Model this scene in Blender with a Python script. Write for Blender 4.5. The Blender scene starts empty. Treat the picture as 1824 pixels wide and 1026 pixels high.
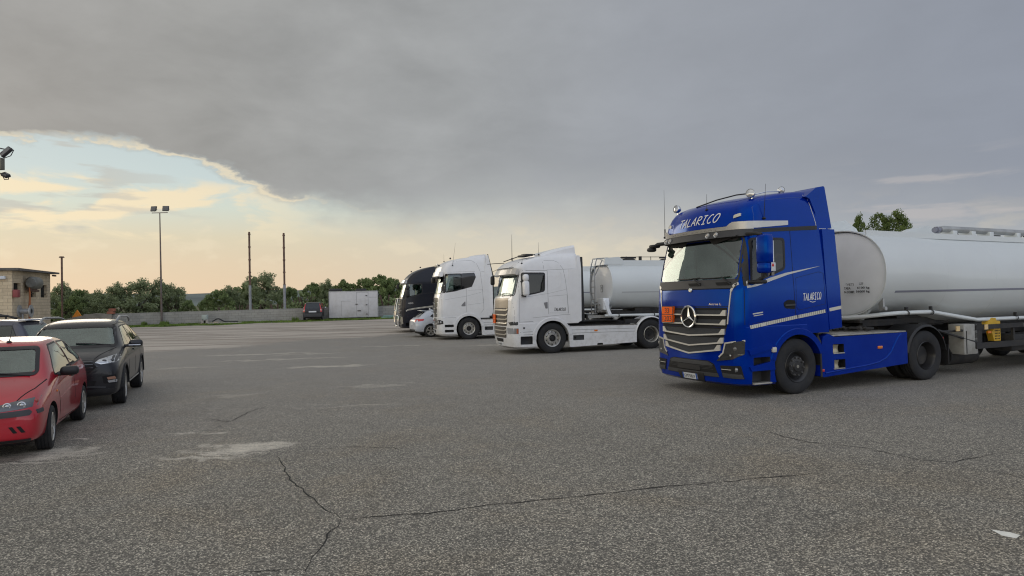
import bpy, bmesh, math, random
from math import sin, cos, pi, radians as R, atan2, sqrt
from mathutils import Vector, Matrix, noise
from mathutils.bvhtree import BVHTree
from mathutils.geometry import tessellate_polygon
random.seed(7)
S = bpy.context.scene
COL = S.collection

# ------------------------------------------------------------------ camera, sky, sun, exposure
CAM_H = 1.895
cd = bpy.data.cameras.new("camera"); cam = bpy.data.objects.new("camera", cd); COL.objects.link(cam)
cd.sensor_width = 36.0; cd.lens = 36.0 * 1171.7 / 1824.0; cd.clip_start = 0.1; cd.clip_end = 6000
cam.location = (0, 0, CAM_H)
cam.rotation_euler = (Matrix.Rotation(R(90 + 0.8807), 3, 'X') @ Matrix.Rotation(R(-1.2142), 3, 'Z')).to_euler()
S.camera = cam
S.view_settings.view_transform = 'Standard'; S.view_settings.look = 'None'
S.view_settings.exposure = 0.0; S.view_settings.gamma = 1.0
S.cycles.pixel_filter_type = 'BLACKMAN_HARRIS'; S.cycles.filter_width = 1.15; S.cycles.max_bounces = 8; S.cycles.transparent_max_bounces = 16
S.cycles.caustics_reflective = False; S.cycles.caustics_refractive = False

SUN_AZ, SUN_EL = -40.0, 13.0
W = bpy.data.worlds.new("World"); S.world = W; W.use_nodes = True
class NT:
    def __init__(s, tree): s.t = tree; s.n = tree.nodes; s.l = tree.links
    def new(s, typ, **kw):
        nd = s.n.new(typ)
        for k, v in kw.items():
            if k.startswith('i_'):
                key = k[2:]
                s.put(nd.inputs[int(key)] if key.isdigit() else nd.inputs[key.replace('_', ' ')], v)
            else: setattr(nd, k, v)
        return nd
    def put(s, sock, v):
        if isinstance(v, bpy.types.NodeSocket): s.l.new(v, sock)
        elif v is not None:
            try: sock.default_value = v
            except Exception: sock.default_value = tuple(v) + (1.0,)
    def m(s, op, a, b=None, c=None, clamp=False):
        nd = s.n.new('ShaderNodeMath'); nd.operation = op; nd.use_clamp = clamp
        s.put(nd.inputs[0], a)
        if b is not None: s.put(nd.inputs[1], b)
        if c is not None: s.put(nd.inputs[2], c)
        return nd.outputs[0]
    def ss(s, v, a, b, lo=0.0, hi=1.0):
        nd = s.n.new('ShaderNodeMapRange'); nd.interpolation_type = 'SMOOTHSTEP'
        s.put(nd.inputs[0], v); s.put(nd.inputs[1], a); s.put(nd.inputs[2], b); s.put(nd.inputs[3], lo); s.put(nd.inputs[4], hi)
        return nd.outputs[0]
    def mix(s, f, a, b, mode='MIX'):
        nd = s.n.new('ShaderNodeMix'); nd.data_type = 'RGBA'; nd.blend_type = mode
        s.put(nd.inputs[0], f); s.put(nd.inputs[6], a); s.put(nd.inputs[7], b)
        return nd.outputs[2]
    def ramp(s, f, stops, interp='LINEAR'):
        nd = s.n.new('ShaderNodeValToRGB'); nd.color_ramp.interpolation = interp
        e = nd.color_ramp.elements
        while len(e) < len(stops): e.new(0.5)
        for k, (p, c) in enumerate(stops):
            e[k].position = p
            e[k].color = (c, c, c, 1) if isinstance(c, (int, float)) else tuple(c) + (1,)
        s.put(nd.inputs[0], f)
        return nd.outputs[0]
    def noise(s, vec, scale, detail=4, rough=0.55, dist=0.0):
        nd = s.new('ShaderNodeTexNoise', i_Vector=vec, i_Scale=scale, i_Detail=detail, i_Roughness=rough, i_Distortion=dist)
        return nd.outputs[0]
def lin(r, g, b):
    f = lambda c: (c / 255 / 12.92) if c / 255 <= 0.04045 else ((c / 255 + 0.055) / 1.055) ** 2.4
    return (f(r), f(g), f(b))
def build_world():
    q = NT(W.node_tree); q.n.clear()
    co = q.new('ShaderNodeTexCoord').outputs['Generated']
    sep = q.new('ShaderNodeSeparateXYZ', i_0=co)
    x, y, z = sep.outputs
    az = q.m('MULTIPLY', q.m('ARCTAN2', x, y), 57.2958)
    el = q.m('MULTIPLY', q.m('ARCSINE', z), 57.2958)
    azn = q.m('ADD', q.m('DIVIDE', az, 120.0), 0.5)                      # -60..60 -> 0..1
    A = lambda a: a / 120.0 + 0.5
    mp = q.new('ShaderNodeMapping', i_Vector=co); mp.inputs['Scale'].default_value = (1, 1, 2.2)
    v = mp.outputs[0]
    n1 = q.noise(v, 5.5, 7, 0.55, 0.3)
    n2 = q.noise(v, 16.0, 5, 0.55)
    mp3 = q.new('ShaderNodeMapping', i_Vector=co); mp3.inputs['Scale'].default_value = (1, 1, 3.4); mp3.inputs['Location'].default_value = (5.1, 2.7, 1.4)
    n3 = q.noise(mp3.outputs[0], 8.0, 7, 0.56, 0.4)
    # clear gap: warm at the horizon, pale blue above
    e01 = q.m('DIVIDE', el, 16.0, clamp=True)
    warmL = q.ramp(e01, [(0.0, lin(231, 205, 176)), (0.2, lin(227, 208, 180)), (0.33, lin(222, 212, 186)), (0.48, lin(212, 220, 208)), (0.62, lin(202, 216, 216)), (1.0, lin(186, 202, 208))])
    warmR = q.ramp(e01, [(0.0, lin(224, 210, 186)), (0.25, lin(218, 210, 192)), (0.5, lin(200, 202, 198)), (1.0, lin(186, 190, 194))])
    coolR = q.ramp(e01, [(0.0, lin(196, 196, 194)), (0.3, lin(178, 182, 186)), (0.6, lin(164, 168, 176)), (1.0, lin(155, 160, 170))])
    clear = q.mix(q.ss(az, -24, 4), warmL, warmR)
    clear = q.mix(q.ss(az, 4, 30), clear, coolR)
    # small lit clouds in the gap
    lit = q.m('MULTIPLY', q.ss(n3, 0.44, 0.56), q.m('MULTIPLY', q.m('MULTIPLY', q.ss(el, 4.0, 6.5), q.ss(el, 10.2, 9.0)), q.ss(az, -13, -27)))
    clear = q.mix(q.m('MULTIPLY', lit, 0.9), clear, lin(247, 229, 194))
    mp4 = q.new('ShaderNodeMapping', i_Vector=co); mp4.inputs['Scale'].default_value = (1, 1, 6.0); mp4.inputs['Location'].default_value = (1.3, 0.2, 0.9)
    gry = q.m('MULTIPLY', q.ss(q.noise(mp4.outputs[0], 9.0, 5, 0.5), 0.54, 0.64), q.m('MULTIPLY', q.ss(el, 4.5, 6.5), q.ss(az, -22, -34)))
    clear = q.mix(q.m('MULTIPLY', gry, 0.7), clear, lin(190, 190, 184))
    wsp = q.m('MULTIPLY', q.ss(n2, 0.5, 0.66), q.m('MULTIPLY', q.ss(el, 1.8, 4.0), q.ss(el, 9.5, 5.0)))
    clear = q.mix(q.m('MULTIPLY', wsp, 0.35), clear, lin(240, 226, 198))
    # cloud deck: colour by azimuth and height, soft mottling
    deck = q.ramp(azn, [(A(-45), lin(157, 156, 154)), (A(-25), lin(160, 160, 158)), (A(-5), lin(163, 165, 166)), (A(12), lin(159, 163, 170)), (A(40), lin(147, 153, 165))])
    mott = q.m('ADD', q.m('MULTIPLY', q.m('SUBTRACT', n1, 0.5), 0.62), q.m('MULTIPLY', q.m('SUBTRACT', n2, 0.5), 0.16))
    mott = q.m('ADD', 1.0, q.m('MULTIPLY', mott, q.ss(az, 25, -20, 0.35, 1.0)))
    dk = q.new('ShaderNodeVectorMath', operation='SCALE'); q.put(dk.inputs[0], deck); q.put(dk.inputs[3], mott)
    deck = dk.outputs[0]
    # lower edge of the deck
    eb = q.ramp(azn, [(A(-60), 12.0 / 20), (A(-38), 11.6 / 20), (A(-29), 11.7 / 20), (A(-24), 10.4 / 20), (A(-20), 9.2 / 20), (A(-15), 7.9 / 20), (A(-9), 7.4 / 20), (A(0), 8.2 / 20), (A(20), 7.2 / 20), (A(55), 3.4 / 20)])
    eb = q.m('MULTIPLY', eb, 20.0)
    soft = q.ramp(azn, [(A(-40), 0.045), (A(-20), 0.08), (A(-11), 0.24), (A(0), 0.42), (A(40), 0.50)])
    soft = q.m('MULTIPLY', soft, 20.0)
    d = q.m('SUBTRACT', el, eb)
    d = q.m('ADD', d, q.m('MULTIPLY', q.m('SUBTRACT', n1, 0.5), 4.2))
    d = q.m('ADD', d, q.m('MULTIPLY', q.m('SUBTRACT', n2, 0.5), 3.4))
    mask = q.ss(d, q.m('MULTIPLY', soft, -0.5), q.m('MULTIPLY', soft, 0.5))
    rim = q.m('MULTIPLY', q.m('MULTIPLY', q.ss(n2, .36, .56), q.m('MULTIPLY', q.ss(d, -0.28, 0.0), q.ss(d, 0.40, 0.05))), q.ss(az, -9, -20))
    col = q.mix(mask, clear, deck)
    col = q.mix(q.m('MULTIPLY', rim, 0.75), col, lin(240, 226, 196))
    # faint pinkish streaks low on the right
    mp5 = q.new('ShaderNodeMapping', i_Vector=co); mp5.inputs['Scale'].default_value = (1, 1, 7.0); mp5.inputs['Rotation'].default_value = (0.0, 0.10, 0)
    st = q.m('MULTIPLY', q.ss(q.noise(mp5.outputs[0], 8.0, 5, 0.5), 0.52, 0.66), q.m('MULTIPLY', q.ss(az, 24, 31), q.m('MULTIPLY', q.ss(el, 2.5, 5), q.ss(el, 11, 7))))
    col = q.mix(q.m('MULTIPLY', st, 0.55), col, lin(196, 190, 188))
    # the sky behind the viewer, off the picture, is thinner and brighter
    aaz = q.m('ABSOLUTE', az)
    gain = q.m('ADD', 1.0, q.m('MULTIPLY', q.m('MULTIPLY', q.ss(aaz, 62, 130), q.ss(el, 78, 50)), 1.45))
    gain = q.m('ADD', gain, q.ss(el, 38, 75, 0.0, 0.75))
    gs = q.new('ShaderNodeVectorMath', operation='SCALE'); q.put(gs.inputs[0], col); q.put(gs.inputs[3], gain)
    bg = q.new('ShaderNodeBackground', i_Color=gs.outputs[0], i_Strength=0.94)
    sky = q.new('ShaderNodeTexSky', sky_type='NISHITA', sun_disc=False)
    sky.sun_elevation = R(SUN_EL); sky.sun_rotation = R(SUN_AZ)
    bg2 = q.new('ShaderNodeBackground', i_Color=sky.outputs[0], i_Strength=0.002)
    ad = q.new('ShaderNodeAddShader'); q.l.new(bg.outputs[0], ad.inputs[0]); q.l.new(bg2.outputs[0], ad.inputs[1])
    out = q.new('ShaderNodeOutputWorld'); q.l.new(ad.outputs[0], out.inputs[0])
build_world()
sl = bpy.data.lights.new("sun", 'SUN'); sl.energy = 0.35; sl.angle = R(22); sl.color = (1.0, 0.88, 0.72)
sun = bpy.data.objects.new("sun", sl); COL.objects.link(sun)
sd = Vector((sin(R(SUN_AZ)) * cos(R(SUN_EL)), cos(R(SUN_AZ)) * cos(R(SUN_EL)), sin(R(SUN_EL))))
sun.rotation_euler = sd.to_track_quat('Z', 'Y').to_euler()

# ------------------------------------------------------------------ placing helpers
def gz(y): return 0.018 * max(0.0, min(y, 75.0) - 36.0)
_f, _pt, _ro = 1171.7, R(0.8807), R(1.2142)
def ray(px, py):
    xr = px - 912; yr = py - 513
    X = (xr * cos(_ro) - yr * sin(_ro)) / _f; u = -(xr * sin(_ro) + yr * cos(_ro)) / _f
    return Vector((X, cos(_pt) - u * sin(_pt), sin(_pt) + u * cos(_pt)))
def at_depth(px, py, Y):
    r = ray(px, py); k = Y / r.y; return Vector((r.x * k, Y, CAM_H + r.z * k))
def on_ground(px, py):
    r = ray(px, py); k = -CAM_H / r.z
    if r.y * k > 36: k = (CAM_H + 0.018 * 36) / (0.018 * r.y - r.z)
    return Vector((r.x * k, r.y * k, CAM_H + r.z * k))

# ------------------------------------------------------------------ materials
MATS = {}
def mat(name, col, rough=0.5, metal=0.0, coat=0.0, var=0.0, vscale=3.0, bump=0.0, bscale=40.0, spec=0.5, dirt=None, emit=None, tint=None):
    if name in MATS: return MATS[name]
    m = bpy.data.materials.new(name); m.use_nodes = True; MATS[name] = m
    q = NT(m.node_tree); p = q.n['Principled BSDF']
    p.inputs['Roughness'].default_value = rough; p.inputs['Metallic'].default_value = metal
    p.inputs['Coat Weight'].default_value = coat; p.inputs['Coat Roughness'].default_value = 0.04
    p.inputs['Specular IOR Level'].default_value = spec
    c = tuple(col) + (1,)
    p.inputs['Base Color'].default_value = c
    if tint: p.inputs['Specular Tint'].default_value = tuple(tint) + (1,)
    tc = None
    if var or bump or dirt: tc = q.new('ShaderNodeTexCoord').outputs['Object']
    cur = c
    if var:
        n = q.noise(tc, vscale, 6, 0.6)
        dk = tuple(x * (1 - var) for x in col) + (1,); lt = tuple(min(1, x * (1 + var)) for x in col) + (1,)
        cur = q.mix(q.ss(n, 0.3, 0.7), dk, lt); q.put(p.inputs['Base Color'], cur)
    if dirt:
        n = q.noise(tc, dirt[1], 8, 0.7)
        sz = q.new('ShaderNodeSeparateXYZ', i_0=tc).outputs[2]
        low = q.ss(sz, dirt[2], dirt[3], 1.0, 0.25) if len(dirt) > 3 else 1.0
        f = q.m('MULTIPLY', q.ss(n, 0.42, 0.75), low); f = q.m('MULTIPLY', f, dirt[4] if len(dirt) > 4 else 0.6)
        cur = q.mix(f, cur, tuple(dirt[0]) + (1,)); q.put(p.inputs['Base Color'], cur)
        q.put(p.inputs['Roughness'], q.m('ADD', rough, q.m('MULTIPLY', f, 0.4)))
    if bump:
        b = q.new('ShaderNodeBump', i_Height=q.noise(tc, bscale, 4, 0.6)); b.inputs['Strength'].default_value = bump; b.inputs['Distance'].default_value = 0.02
        q.l.new(b.outputs[0], p.inputs['Normal'])
    if emit:
        p.inputs['Emission Color'].default_value = c; p.inputs['Emission Strength'].default_value = emit
    return m
def glass(name, tint, refl=0.09):
    if name in MATS: return MATS[name]
    m = bpy.data.materials.new(name); m.use_nodes = True; MATS[name] = m
    q = NT(m.node_tree); q.n.clear()
    tr = q.new('ShaderNodeBsdfTransparent', i_Color=tuple(tint) + (1,))
    gl = q.new('ShaderNodeBsdfGlossy', i_Color=(0.95, 0.97, 0.96, 1), i_Roughness=0.02)
    tc = q.new('ShaderNodeTexCoord').outputs['Object']
    b = q.new('ShaderNodeBump', i_Height=q.noise(tc, 1.3, 2, 0.4)); b.inputs['Strength'].default_value = 0.12; b.inputs['Distance'].default_value = 0.05
    q.l.new(b.outputs[0], gl.inputs['Normal'])
    geo = q.new('ShaderNodeNewGeometry')
    fr = q.new('ShaderNodeFresnel', i_IOR=1.5)
    # fresnel of a back-facing hit is inverted by the node; keep the outside value on both sides
    dt = q.new('ShaderNodeVectorMath', operation='DOT_PRODUCT'); q.l.new(geo.outputs['Incoming'], dt.inputs[0]); q.l.new(geo.outputs['Normal'], dt.inputs[1])
    c = q.m('ABSOLUTE', dt.outputs['Value'])
    f = q.m('POWER', q.m('SUBTRACT', 1.0, c, clamp=True), 4.0)
    f = q.m('ADD', refl, q.m('MULTIPLY', f, 0.9), clamp=True)
    mx = q.new('ShaderNodeMixShader'); q.put(mx.inputs[0], f); q.l.new(tr.outputs[0], mx.inputs[1]); q.l.new(gl.outputs[0], mx.inputs[2])
    o = q.new('ShaderNodeOutputMaterial'); q.l.new(mx.outputs[0], o.inputs[0])
    return m
BLUE = mat('blue paint', (0.0004, 0.017, 0.27), 0.12, 0.0, 0.0, var=0.05, spec=1.0, tint=(.03, .34, 1), dirt=((0.002, 0.026, 0.24), 3.0, 0.2, 1.6, 0.3))
WHITE = mat('white paint', (0.80, 0.81, 0.83), 0.32, 0.0, 0.7, var=0.02, dirt=((0.48, 0.46, 0.42), 4.0, 0.2, 1.3, 0.55))
WHITE2 = mat('white fairing paint', (0.77, 0.78, 0.80), 0.35, 0.0, 0.6, var=0.03, dirt=((0.45, 0.43, 0.40), 5.0, 0.2, 1.6, 0.6))
NAVY = mat('dark navy paint', (0.008, 0.010, 0.018), 0.3, 0.0, 0.25, var=0.1, spec=.3)
RED = mat('red paint', (0.46, 0.006, 0.022), 0.35, 0.0, 1.0, spec=0.5, var=0.05, dirt=((0.25, 0.03, 0.03), 3.0, 0.1, 0.9, 0.4))
BLACKP = mat('black metallic paint', (0.012, 0.013, 0.018), 0.30, 0.0, 0.35, var=0.1, spec=.4)
MAUVE = mat('slate grey paint', (0.075, 0.077, 0.10), 0.35, 0.2, 0.6, var=0.04)
SILVERP = mat('silver blue paint', (0.55, 0.59, 0.66), 0.3, 0.15, 0.8)
BLACK = mat('black plastic', (0.018, 0.018, 0.02), 0.5, var=0.15, bump=0.1, bscale=60)
GREYPL = mat('dark grey plastic', (0.045, 0.047, 0.052), 0.55, var=0.1)
DARK = mat('dark recess', (0.006, 0.006, 0.007), 0.8)
INT = mat('cab interior', (0.22, 0.235, 0.235), 0.8, var=0.1)
SEAT = mat('seat fabric', (0.035, 0.037, 0.04), 0.9)
SILVER = mat('brushed silver', (0.62, 0.61, 0.58), 0.36, 0.45)
CHROME = mat('chrome', (0.80, 0.80, 0.78), 0.12, 1.0)
RIMAL = mat('cast aluminium', (0.60, 0.59, 0.56), 0.32, 0.85, var=0.1, dirt=((0.2, 0.18, 0.15), 12.0))
RIMBK = mat('black rim', (0.022, 0.022, 0.024), 0.32)
RUBBER = mat('tyre rubber', (0.014, 0.015, 0.018), 0.72, var=0.2, bump=0.3, bscale=50, dirt=((0.055, 0.052, 0.047), 6.0))
STEEL = mat('chassis steel', (0.025, 0.025, 0.027), 0.6, 0.2, var=0.2, dirt=((0.10, 0.09, 0.075), 5.0))
CHECK = mat('checker plate aluminium', (0.48, 0.46, 0.42), 0.45, 0.6, var=0.1, bump=0.4, bscale=60, dirt=((0.16, 0.15, 0.13), 4.0))
AMBER = mat('amber lens', (0.75, 0.20, 0.01), 0.25, coat=0.5)
REDL = mat('red lens', (0.55, 0.02, 0.02), 0.2, coat=0.7)
ORANGE = mat('orange plate', (1.0, 0.15, 0.01), 0.6, spec=0.2)
INK = mat('black lettering', (0.01, 0.01, 0.012), 0.5)
WLET = mat('white lettering', (0.75, 0.77, 0.80), 0.5)
REFL = mat('reflective tape', (0.62, 0.60, 0.53), 0.35)
PLATE = mat('licence plate white', (0.65, 0.68, 0.72), 0.4)
PBLUE = mat('licence plate blue', (0.02, 0.09, 0.42), 0.4)
LENS = mat('headlamp lens', (0.55, 0.57, 0.60), 0.08, 0.6, 1.0)
LAMPD = mat('headlamp housing', (0.05, 0.052, 0.055), 0.15, 0.3, 1.0)
TANKM = mat('tank white enamel', (0.68, 0.72, 0.73), 0.36, 0.05, 0.3, var=0.02, vscale=0.8)
TANKH = mat('tank enamel lifted for shadow', (0.84, 0.88, 0.93), 0.42, 0.0, 0.3, var=0.03)  # tank enamel made brighter to offset the cab's shadow on the head
SEAM = mat('tank seam stripe', (0.24, 0.25, 0.31), 0.4)
GALV = mat('galvanised steel', (0.42, 0.43, 0.43), 0.5, 0.5, var=0.15)
CABG = mat('grey cabinet', (0.36, 0.36, 0.34), 0.5, var=0.06, dirt=((0.2, 0.18, 0.15), 4.0))
YELL = mat('yellow chock plastic', (0.65, 0.40, 0.03), 0.5, var=0.1)
CLEAR = glass('clear windscreen glass', (0.60, 0.76, 0.72), 0.15)
SIDEG = glass('side window glass', (0.30, 0.38, 0.36), 0.08)
DARKG = glass('tinted window glass', (0.07, 0.08, 0.085), 0.07)

# ------------------------------------------------------------------ mesh helpers
class MB:
    def __init__(s): s.bm = bmesh.new()
    def box(s, c, d, r=0.0, seg=2, rot=None, taper=None):
        M = Matrix.Translation(c) @ (rot.to_4x4() if rot else Matrix()) @ Matrix.Diagonal((d[0], d[1], d[2], 1))
        res = bmesh.ops.create_cube(s.bm, size=1.0, matrix=M)
        vs = res['verts']
        if r > 0:
            es = list({e for v in vs for e in v.link_edges})
            bmesh.ops.bevel(s.bm, geom=es, offset=min(r, 0.49 * min(d)), segments=seg, profile=0.5, affect='EDGES')
        return s
    def ring(s, pts): return [s.bm.verts.new(p) for p in pts]
    def loft(s, rings, closed=True, caps=True):
        rv = [s.ring(r) for r in rings]
        n = len(rv[0])
        for a, b in zip(rv, rv[1:]):
            for i in range(n if closed else n - 1):
                j = (i + 1) % n
                try: s.bm.faces.new((a[i], a[j], b[j], b[i]))
                except ValueError: pass
        if caps:
            for r_ in (rv[0], rv[-1]):
                try: s.bm.faces.new(r_)
                except ValueError: pass
        return s
    def cyl(s, p0, p1, r0, r1=None, n=12, caps=True):
        p0 = Vector(p0); p1 = Vector(p1); r1 = r0 if r1 is None else r1
        d = (p1 - p0).normalized(); a = d.orthogonal().normalized(); b = d.cross(a)
        f = lambda p, r: [p + (a * cos(2 * pi * k / n) + b * sin(2 * pi * k / n)) * r for k in range(n)]
        return s.loft([f(p0, r0), f(p1, r1)], True, caps)
    def tube(s, pts, r, n=8, closed=False):
        pts = [Vector(p) for p in pts]; rings = []; a = None
        for i, p in enumerate(pts):
            d = (pts[min(i + 1, len(pts) - 1)] - pts[max(i - 1, 0)]).normalized()
            if a is None: a = d.orthogonal().normalized()
            a = (a - d * a.dot(d)).normalized(); b = d.cross(a)
            rr = r[i] if isinstance(r, (list, tuple)) else r
            rings.append([p + (a * cos(2 * pi * k / n) + b * sin(2 * pi * k / n)) * rr for k in range(n)])
        return s.loft(rings)
    def lathe(s, prof, o, ax, n=32, caps=False):
        o = Vector(o); d = Vector(ax).normalized(); a = d.orthogonal().normalized(); b = d.cross(a)
        rings = [[o + d * t + (a * cos(2 * pi * k / n) + b * sin(2 * pi * k / n)) * max(r, 1e-4) for k in range(n)] for r, t in prof]
        return s.loft(rings, True, caps)
    def prism(s, poly, axis, a, b):
        f = {'x': lambda p, t: (t, p[0], p[1]), 'y': lambda p, t: (p[0], t, p[1]), 'z': lambda p, t: (p[0], p[1], t)}[axis]
        return s.loft([[f(p, a) for p in poly], [f(p, b) for p in poly]])
    def ball(s, c, d, n=12):
        bmesh.ops.create_uvsphere(s.bm, u_segments=n, v_segments=max(6, n // 2), radius=0.5, matrix=Matrix.Translation(c) @ Matrix.Diagonal((d[0], d[1], d[2], 1)))
        return s
    def quad(s, pts):
        s.bm.faces.new([s.bm.verts.new(p) for p in pts]); return s
    def mirror(s):
        g = s.bm.verts[:] + s.bm.edges[:] + s.bm.faces[:]
        d = bmesh.ops.duplicate(s.bm, geom=g)['geom']
        for v in d:
            if isinstance(v, bmesh.types.BMVert): v.co.y = -v.co.y
        return s
    def build(s, name, m, parent=None, smooth=35, loc=None):
        bmesh.ops.recalc_face_normals(s.bm, faces=s.bm.faces[:])
        me = bpy.data.meshes.new(name); s.bm.to_mesh(me); s.bm.free()
        return link(name, me, m, parent, smooth, loc)
def link(name, me, m, parent=None, smooth=35, loc=None):
    if m and not me.materials: me.materials.append(m)
    if smooth:
        me.polygons.foreach_set('use_smooth', [True] * len(me.polygons))
        me.set_sharp_from_angle(angle=R(smooth))
    o = bpy.data.objects.new(name, me); COL.objects.link(o)
    if parent is not None: o.parent = parent
    if loc is not None: o.location = loc
    return o
def empty(name, loc=(0, 0, 0), rz=0.0, label=None, cat=None, group=None, scale=1.0):
    o = bpy.data.objects.new(name, None); COL.objects.link(o); o.location = loc; o.rotation_euler = (0, 0, rz); o.scale = (scale,) * 3
    o.empty_display_size = 0.1
    return tag(o, label, cat, group)
def tag(o, label=None, cat=None, group=None, kind=None):
    if label: o['label'] = label
    if cat: o['category'] = cat
    if group: o['group'] = group
    if kind: o['kind'] = kind
    return o
def copy_tree(o, parent=None):
    c = o.copy(); COL.objects.link(c)
    if parent is not None: c.parent = parent
    for ch in list(o.children): copy_tree(ch, c)
    return c
def rpoly(pts, r, n=4):
    out = []; N = len(pts)
    for i in range(N):
        p = Vector(pts[i][:2]); a = Vector(pts[i - 1][:2]) - p; b = Vector(pts[(i + 1) % N][:2]) - p
        rr = pts[i][2] if len(pts[i]) > 2 else r
        k = min(rr, a.length * 0.45, b.length * 0.45)
        if k < 1e-4: out.append(tuple(p)); continue
        p0 = p + a.normalized() * k; p1 = p + b.normalized() * k
        for j in range(n + 1):
            t = j / n; out.append(tuple(p0 * (1 - t) ** 2 + p * 2 * t * (1 - t) + p1 * t * t))
    return out
def offset_poly(pts, d):
    N = len(pts); out = []
    area = sum(pts[i][0] * pts[(i + 1) % N][1] - pts[(i + 1) % N][0] * pts[i][1] for i in range(N))
    sg = 1 if area > 0 else -1
    for i in range(N):
        p = Vector(pts[i]); e0 = (p - Vector(pts[i - 1])); e1 = (Vector(pts[(i + 1) % N]) - p)
        if e0.length < 1e-6: e0 = e1
        if e1.length < 1e-6: e1 = e0
        n0 = Vector((e0.y, -e0.x)).normalized(); n1 = Vector((e1.y, -e1.x)).normalized()
        n = (n0 + n1); n = n.normalized() if n.length > 1e-6 else n0
        k = 1 / max(0.5, n.dot(n0)); out.append(tuple(p + n * d * sg * k))
    return out
class Skin:
    """A body surface one can lay panels on, seen along an axis."""
    def __init__(s, bms):
        vs = []; fs = []
        for bm in bms:
            o = len(vs); bm.verts.ensure_lookup_table(); bm.verts.index_update()
            vs += [v.co.copy() for v in bm.verts]; fs += [[o + v.index for v in f.verts] for f in bm.faces]
        s.b = BVHTree.FromPolygons(vs, fs)
    def put(s, ax, u, v, off):
        # ax: 'x+' front (u=y), 'x-' rear (u=y), 'y+' left (u=x), 'y-' right (u=x), 'z+' top (u=x, v=y)
        sg = 1 if ax[1] == '+' else -1
        if ax[0] == 'x': o = Vector((9 * sg, u, v)); d = Vector((-sg, 0, 0))
        elif ax[0] == 'y': o = Vector((u, 9 * sg, v)); d = Vector((0, -sg, 0))
        else: o = Vector((u, v, 9)); d = Vector((0, 0, -1))
        h = s.b.ray_cast(o, d)
        if h[0] is None:
            k = 'xyz'.index(ax[0]); oo = o.copy(); oo[k] = sg * 1.2
            p = s.b.find_nearest(oo)[0]; q = o.copy(); q[k] = p[k] if p else oo[k]
            return q - d * off
        return h[0] - d * off
def flat_mesh(poly, grid, holes=None):
    bm = bmesh.new()
    if holes:
        # ring between outline and one hole with the same number of points
        a = [bm.verts.new((p[0], p[1], 0)) for p in poly]; b = [bm.verts.new((p[0], p[1], 0)) for p in holes]
        for i in range(len(a)):
            j = (i + 1) % len(a)
            bm.faces.new((a[i], a[j], b[j], b[i]))
    else:
        Q = []
        for p in poly:
            if not Q or (abs(p[0] - Q[-1][0]) + abs(p[1] - Q[-1][1])) > 1e-6: Q.append(p)
        vs = [bm.verts.new((p[0], p[1], 0)) for p in Q]
        for tri in tessellate_polygon([[Vector((p[0], p[1], 0)) for p in Q]]):
            try: bm.faces.new([vs[i] for i in tri])
            except ValueError: pass
        bmesh.ops.recalc_face_normals(bm, faces=bm.faces[:])
    if grid:
        for k in (0, 1):
            lo = min(v.co[k] for v in bm.verts); hi = max(v.co[k] for v in bm.verts)
            n = int((hi - lo) / grid)
            for i in range(1, n + 1):
                t = lo + (hi - lo) * i / (n + 1)
                co = Vector((0, 0, 0)); co[k] = t; no = Vector((0, 0, 0)); no[k] = 1
                bmesh.ops.bisect_plane(bm, geom=bm.verts[:] + bm.edges[:] + bm.faces[:], plane_co=co, plane_no=no, dist=1e-6)
    return bm
def lay(skin, ax, bm, off, thick):
    """project a flat mesh (u,v) on the skin and give it thickness"""
    base = {}
    for v in bm.verts: base[v] = (v.co.x, v.co.y)
    k = 'xyz'.index(ax[0]); sg = 1 if ax[1] == '+' else -1
    for v, (a, b) in base.items(): v.co = skin.put(ax, a, b, off)
    if thick:
        res = bmesh.ops.extrude_face_region(bm, geom=bm.faces[:])
        for g in res['geom']:
            if isinstance(g, bmesh.types.BMVert): g.co[k] -= sg * thick
    return bm
class PB(MB):
    """collects laid panels into one mesh"""
    def __init__(s, skin): super().__init__(); s.skin = skin
    def _add(s, bm):
        me = bpy.data.meshes.new('t'); bm.to_mesh(me); bm.free(); s.bm.from_mesh(me); bpy.data.meshes.remove(me)
    def panel(s, ax, poly, off=0.004, thick=0.02, r=0.0, grid=0.1, hole=None):
        if r: poly = rpoly(poly, r)
        if hole: hole = hole if not isinstance(hole, (int, float)) else offset_poly(poly, -hole)
        s._add(lay(s.skin, ax, flat_mesh(poly, grid, hole), off, thick)); return s
    def line(s, ax, pts, w=0.008, off=0.0015, thick=0.003, grid=0.12):
        s._add(lay(s.skin, ax, flat_mesh(ribbon(pts, w), None) if False else ribbon_mesh(pts, w, grid), off, thick)); return s
def ribbon_mesh(pts, w, grid=None, bm=None, z=0.0):
    bm = bm or bmesh.new(); P = [Vector(p) for p in pts]
    if grid:
        Q = [P[0]]
        for a, b in zip(P, P[1:]):
            n = max(1, int((b - a).length / grid))
            Q += [a + (b - a) * k / n for k in range(1, n + 1)]
        P = Q
    prev = None
    for i, p in enumerate(P):
        d0 = (p - P[i - 1]).normalized() if i else (P[1] - p).normalized()
        d1 = (P[i + 1] - p).normalized() if i < len(P) - 1 else d0
        d = (d0 + d1); d = d.normalized() if d.length > 1e-5 else d0
        n = Vector((-d.y, d.x)); k = w / 2 / max(0.6, d.dot(d0))
        cur = (bm.verts.new((p.x + n.x * k, p.y + n.y * k, z)), bm.verts.new((p.x - n.x * k, p.y - n.y * k, z)))
        if prev: bm.faces.new((prev[0], prev[1], cur[1], cur[0]))
        prev = cur
    return bm
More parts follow.
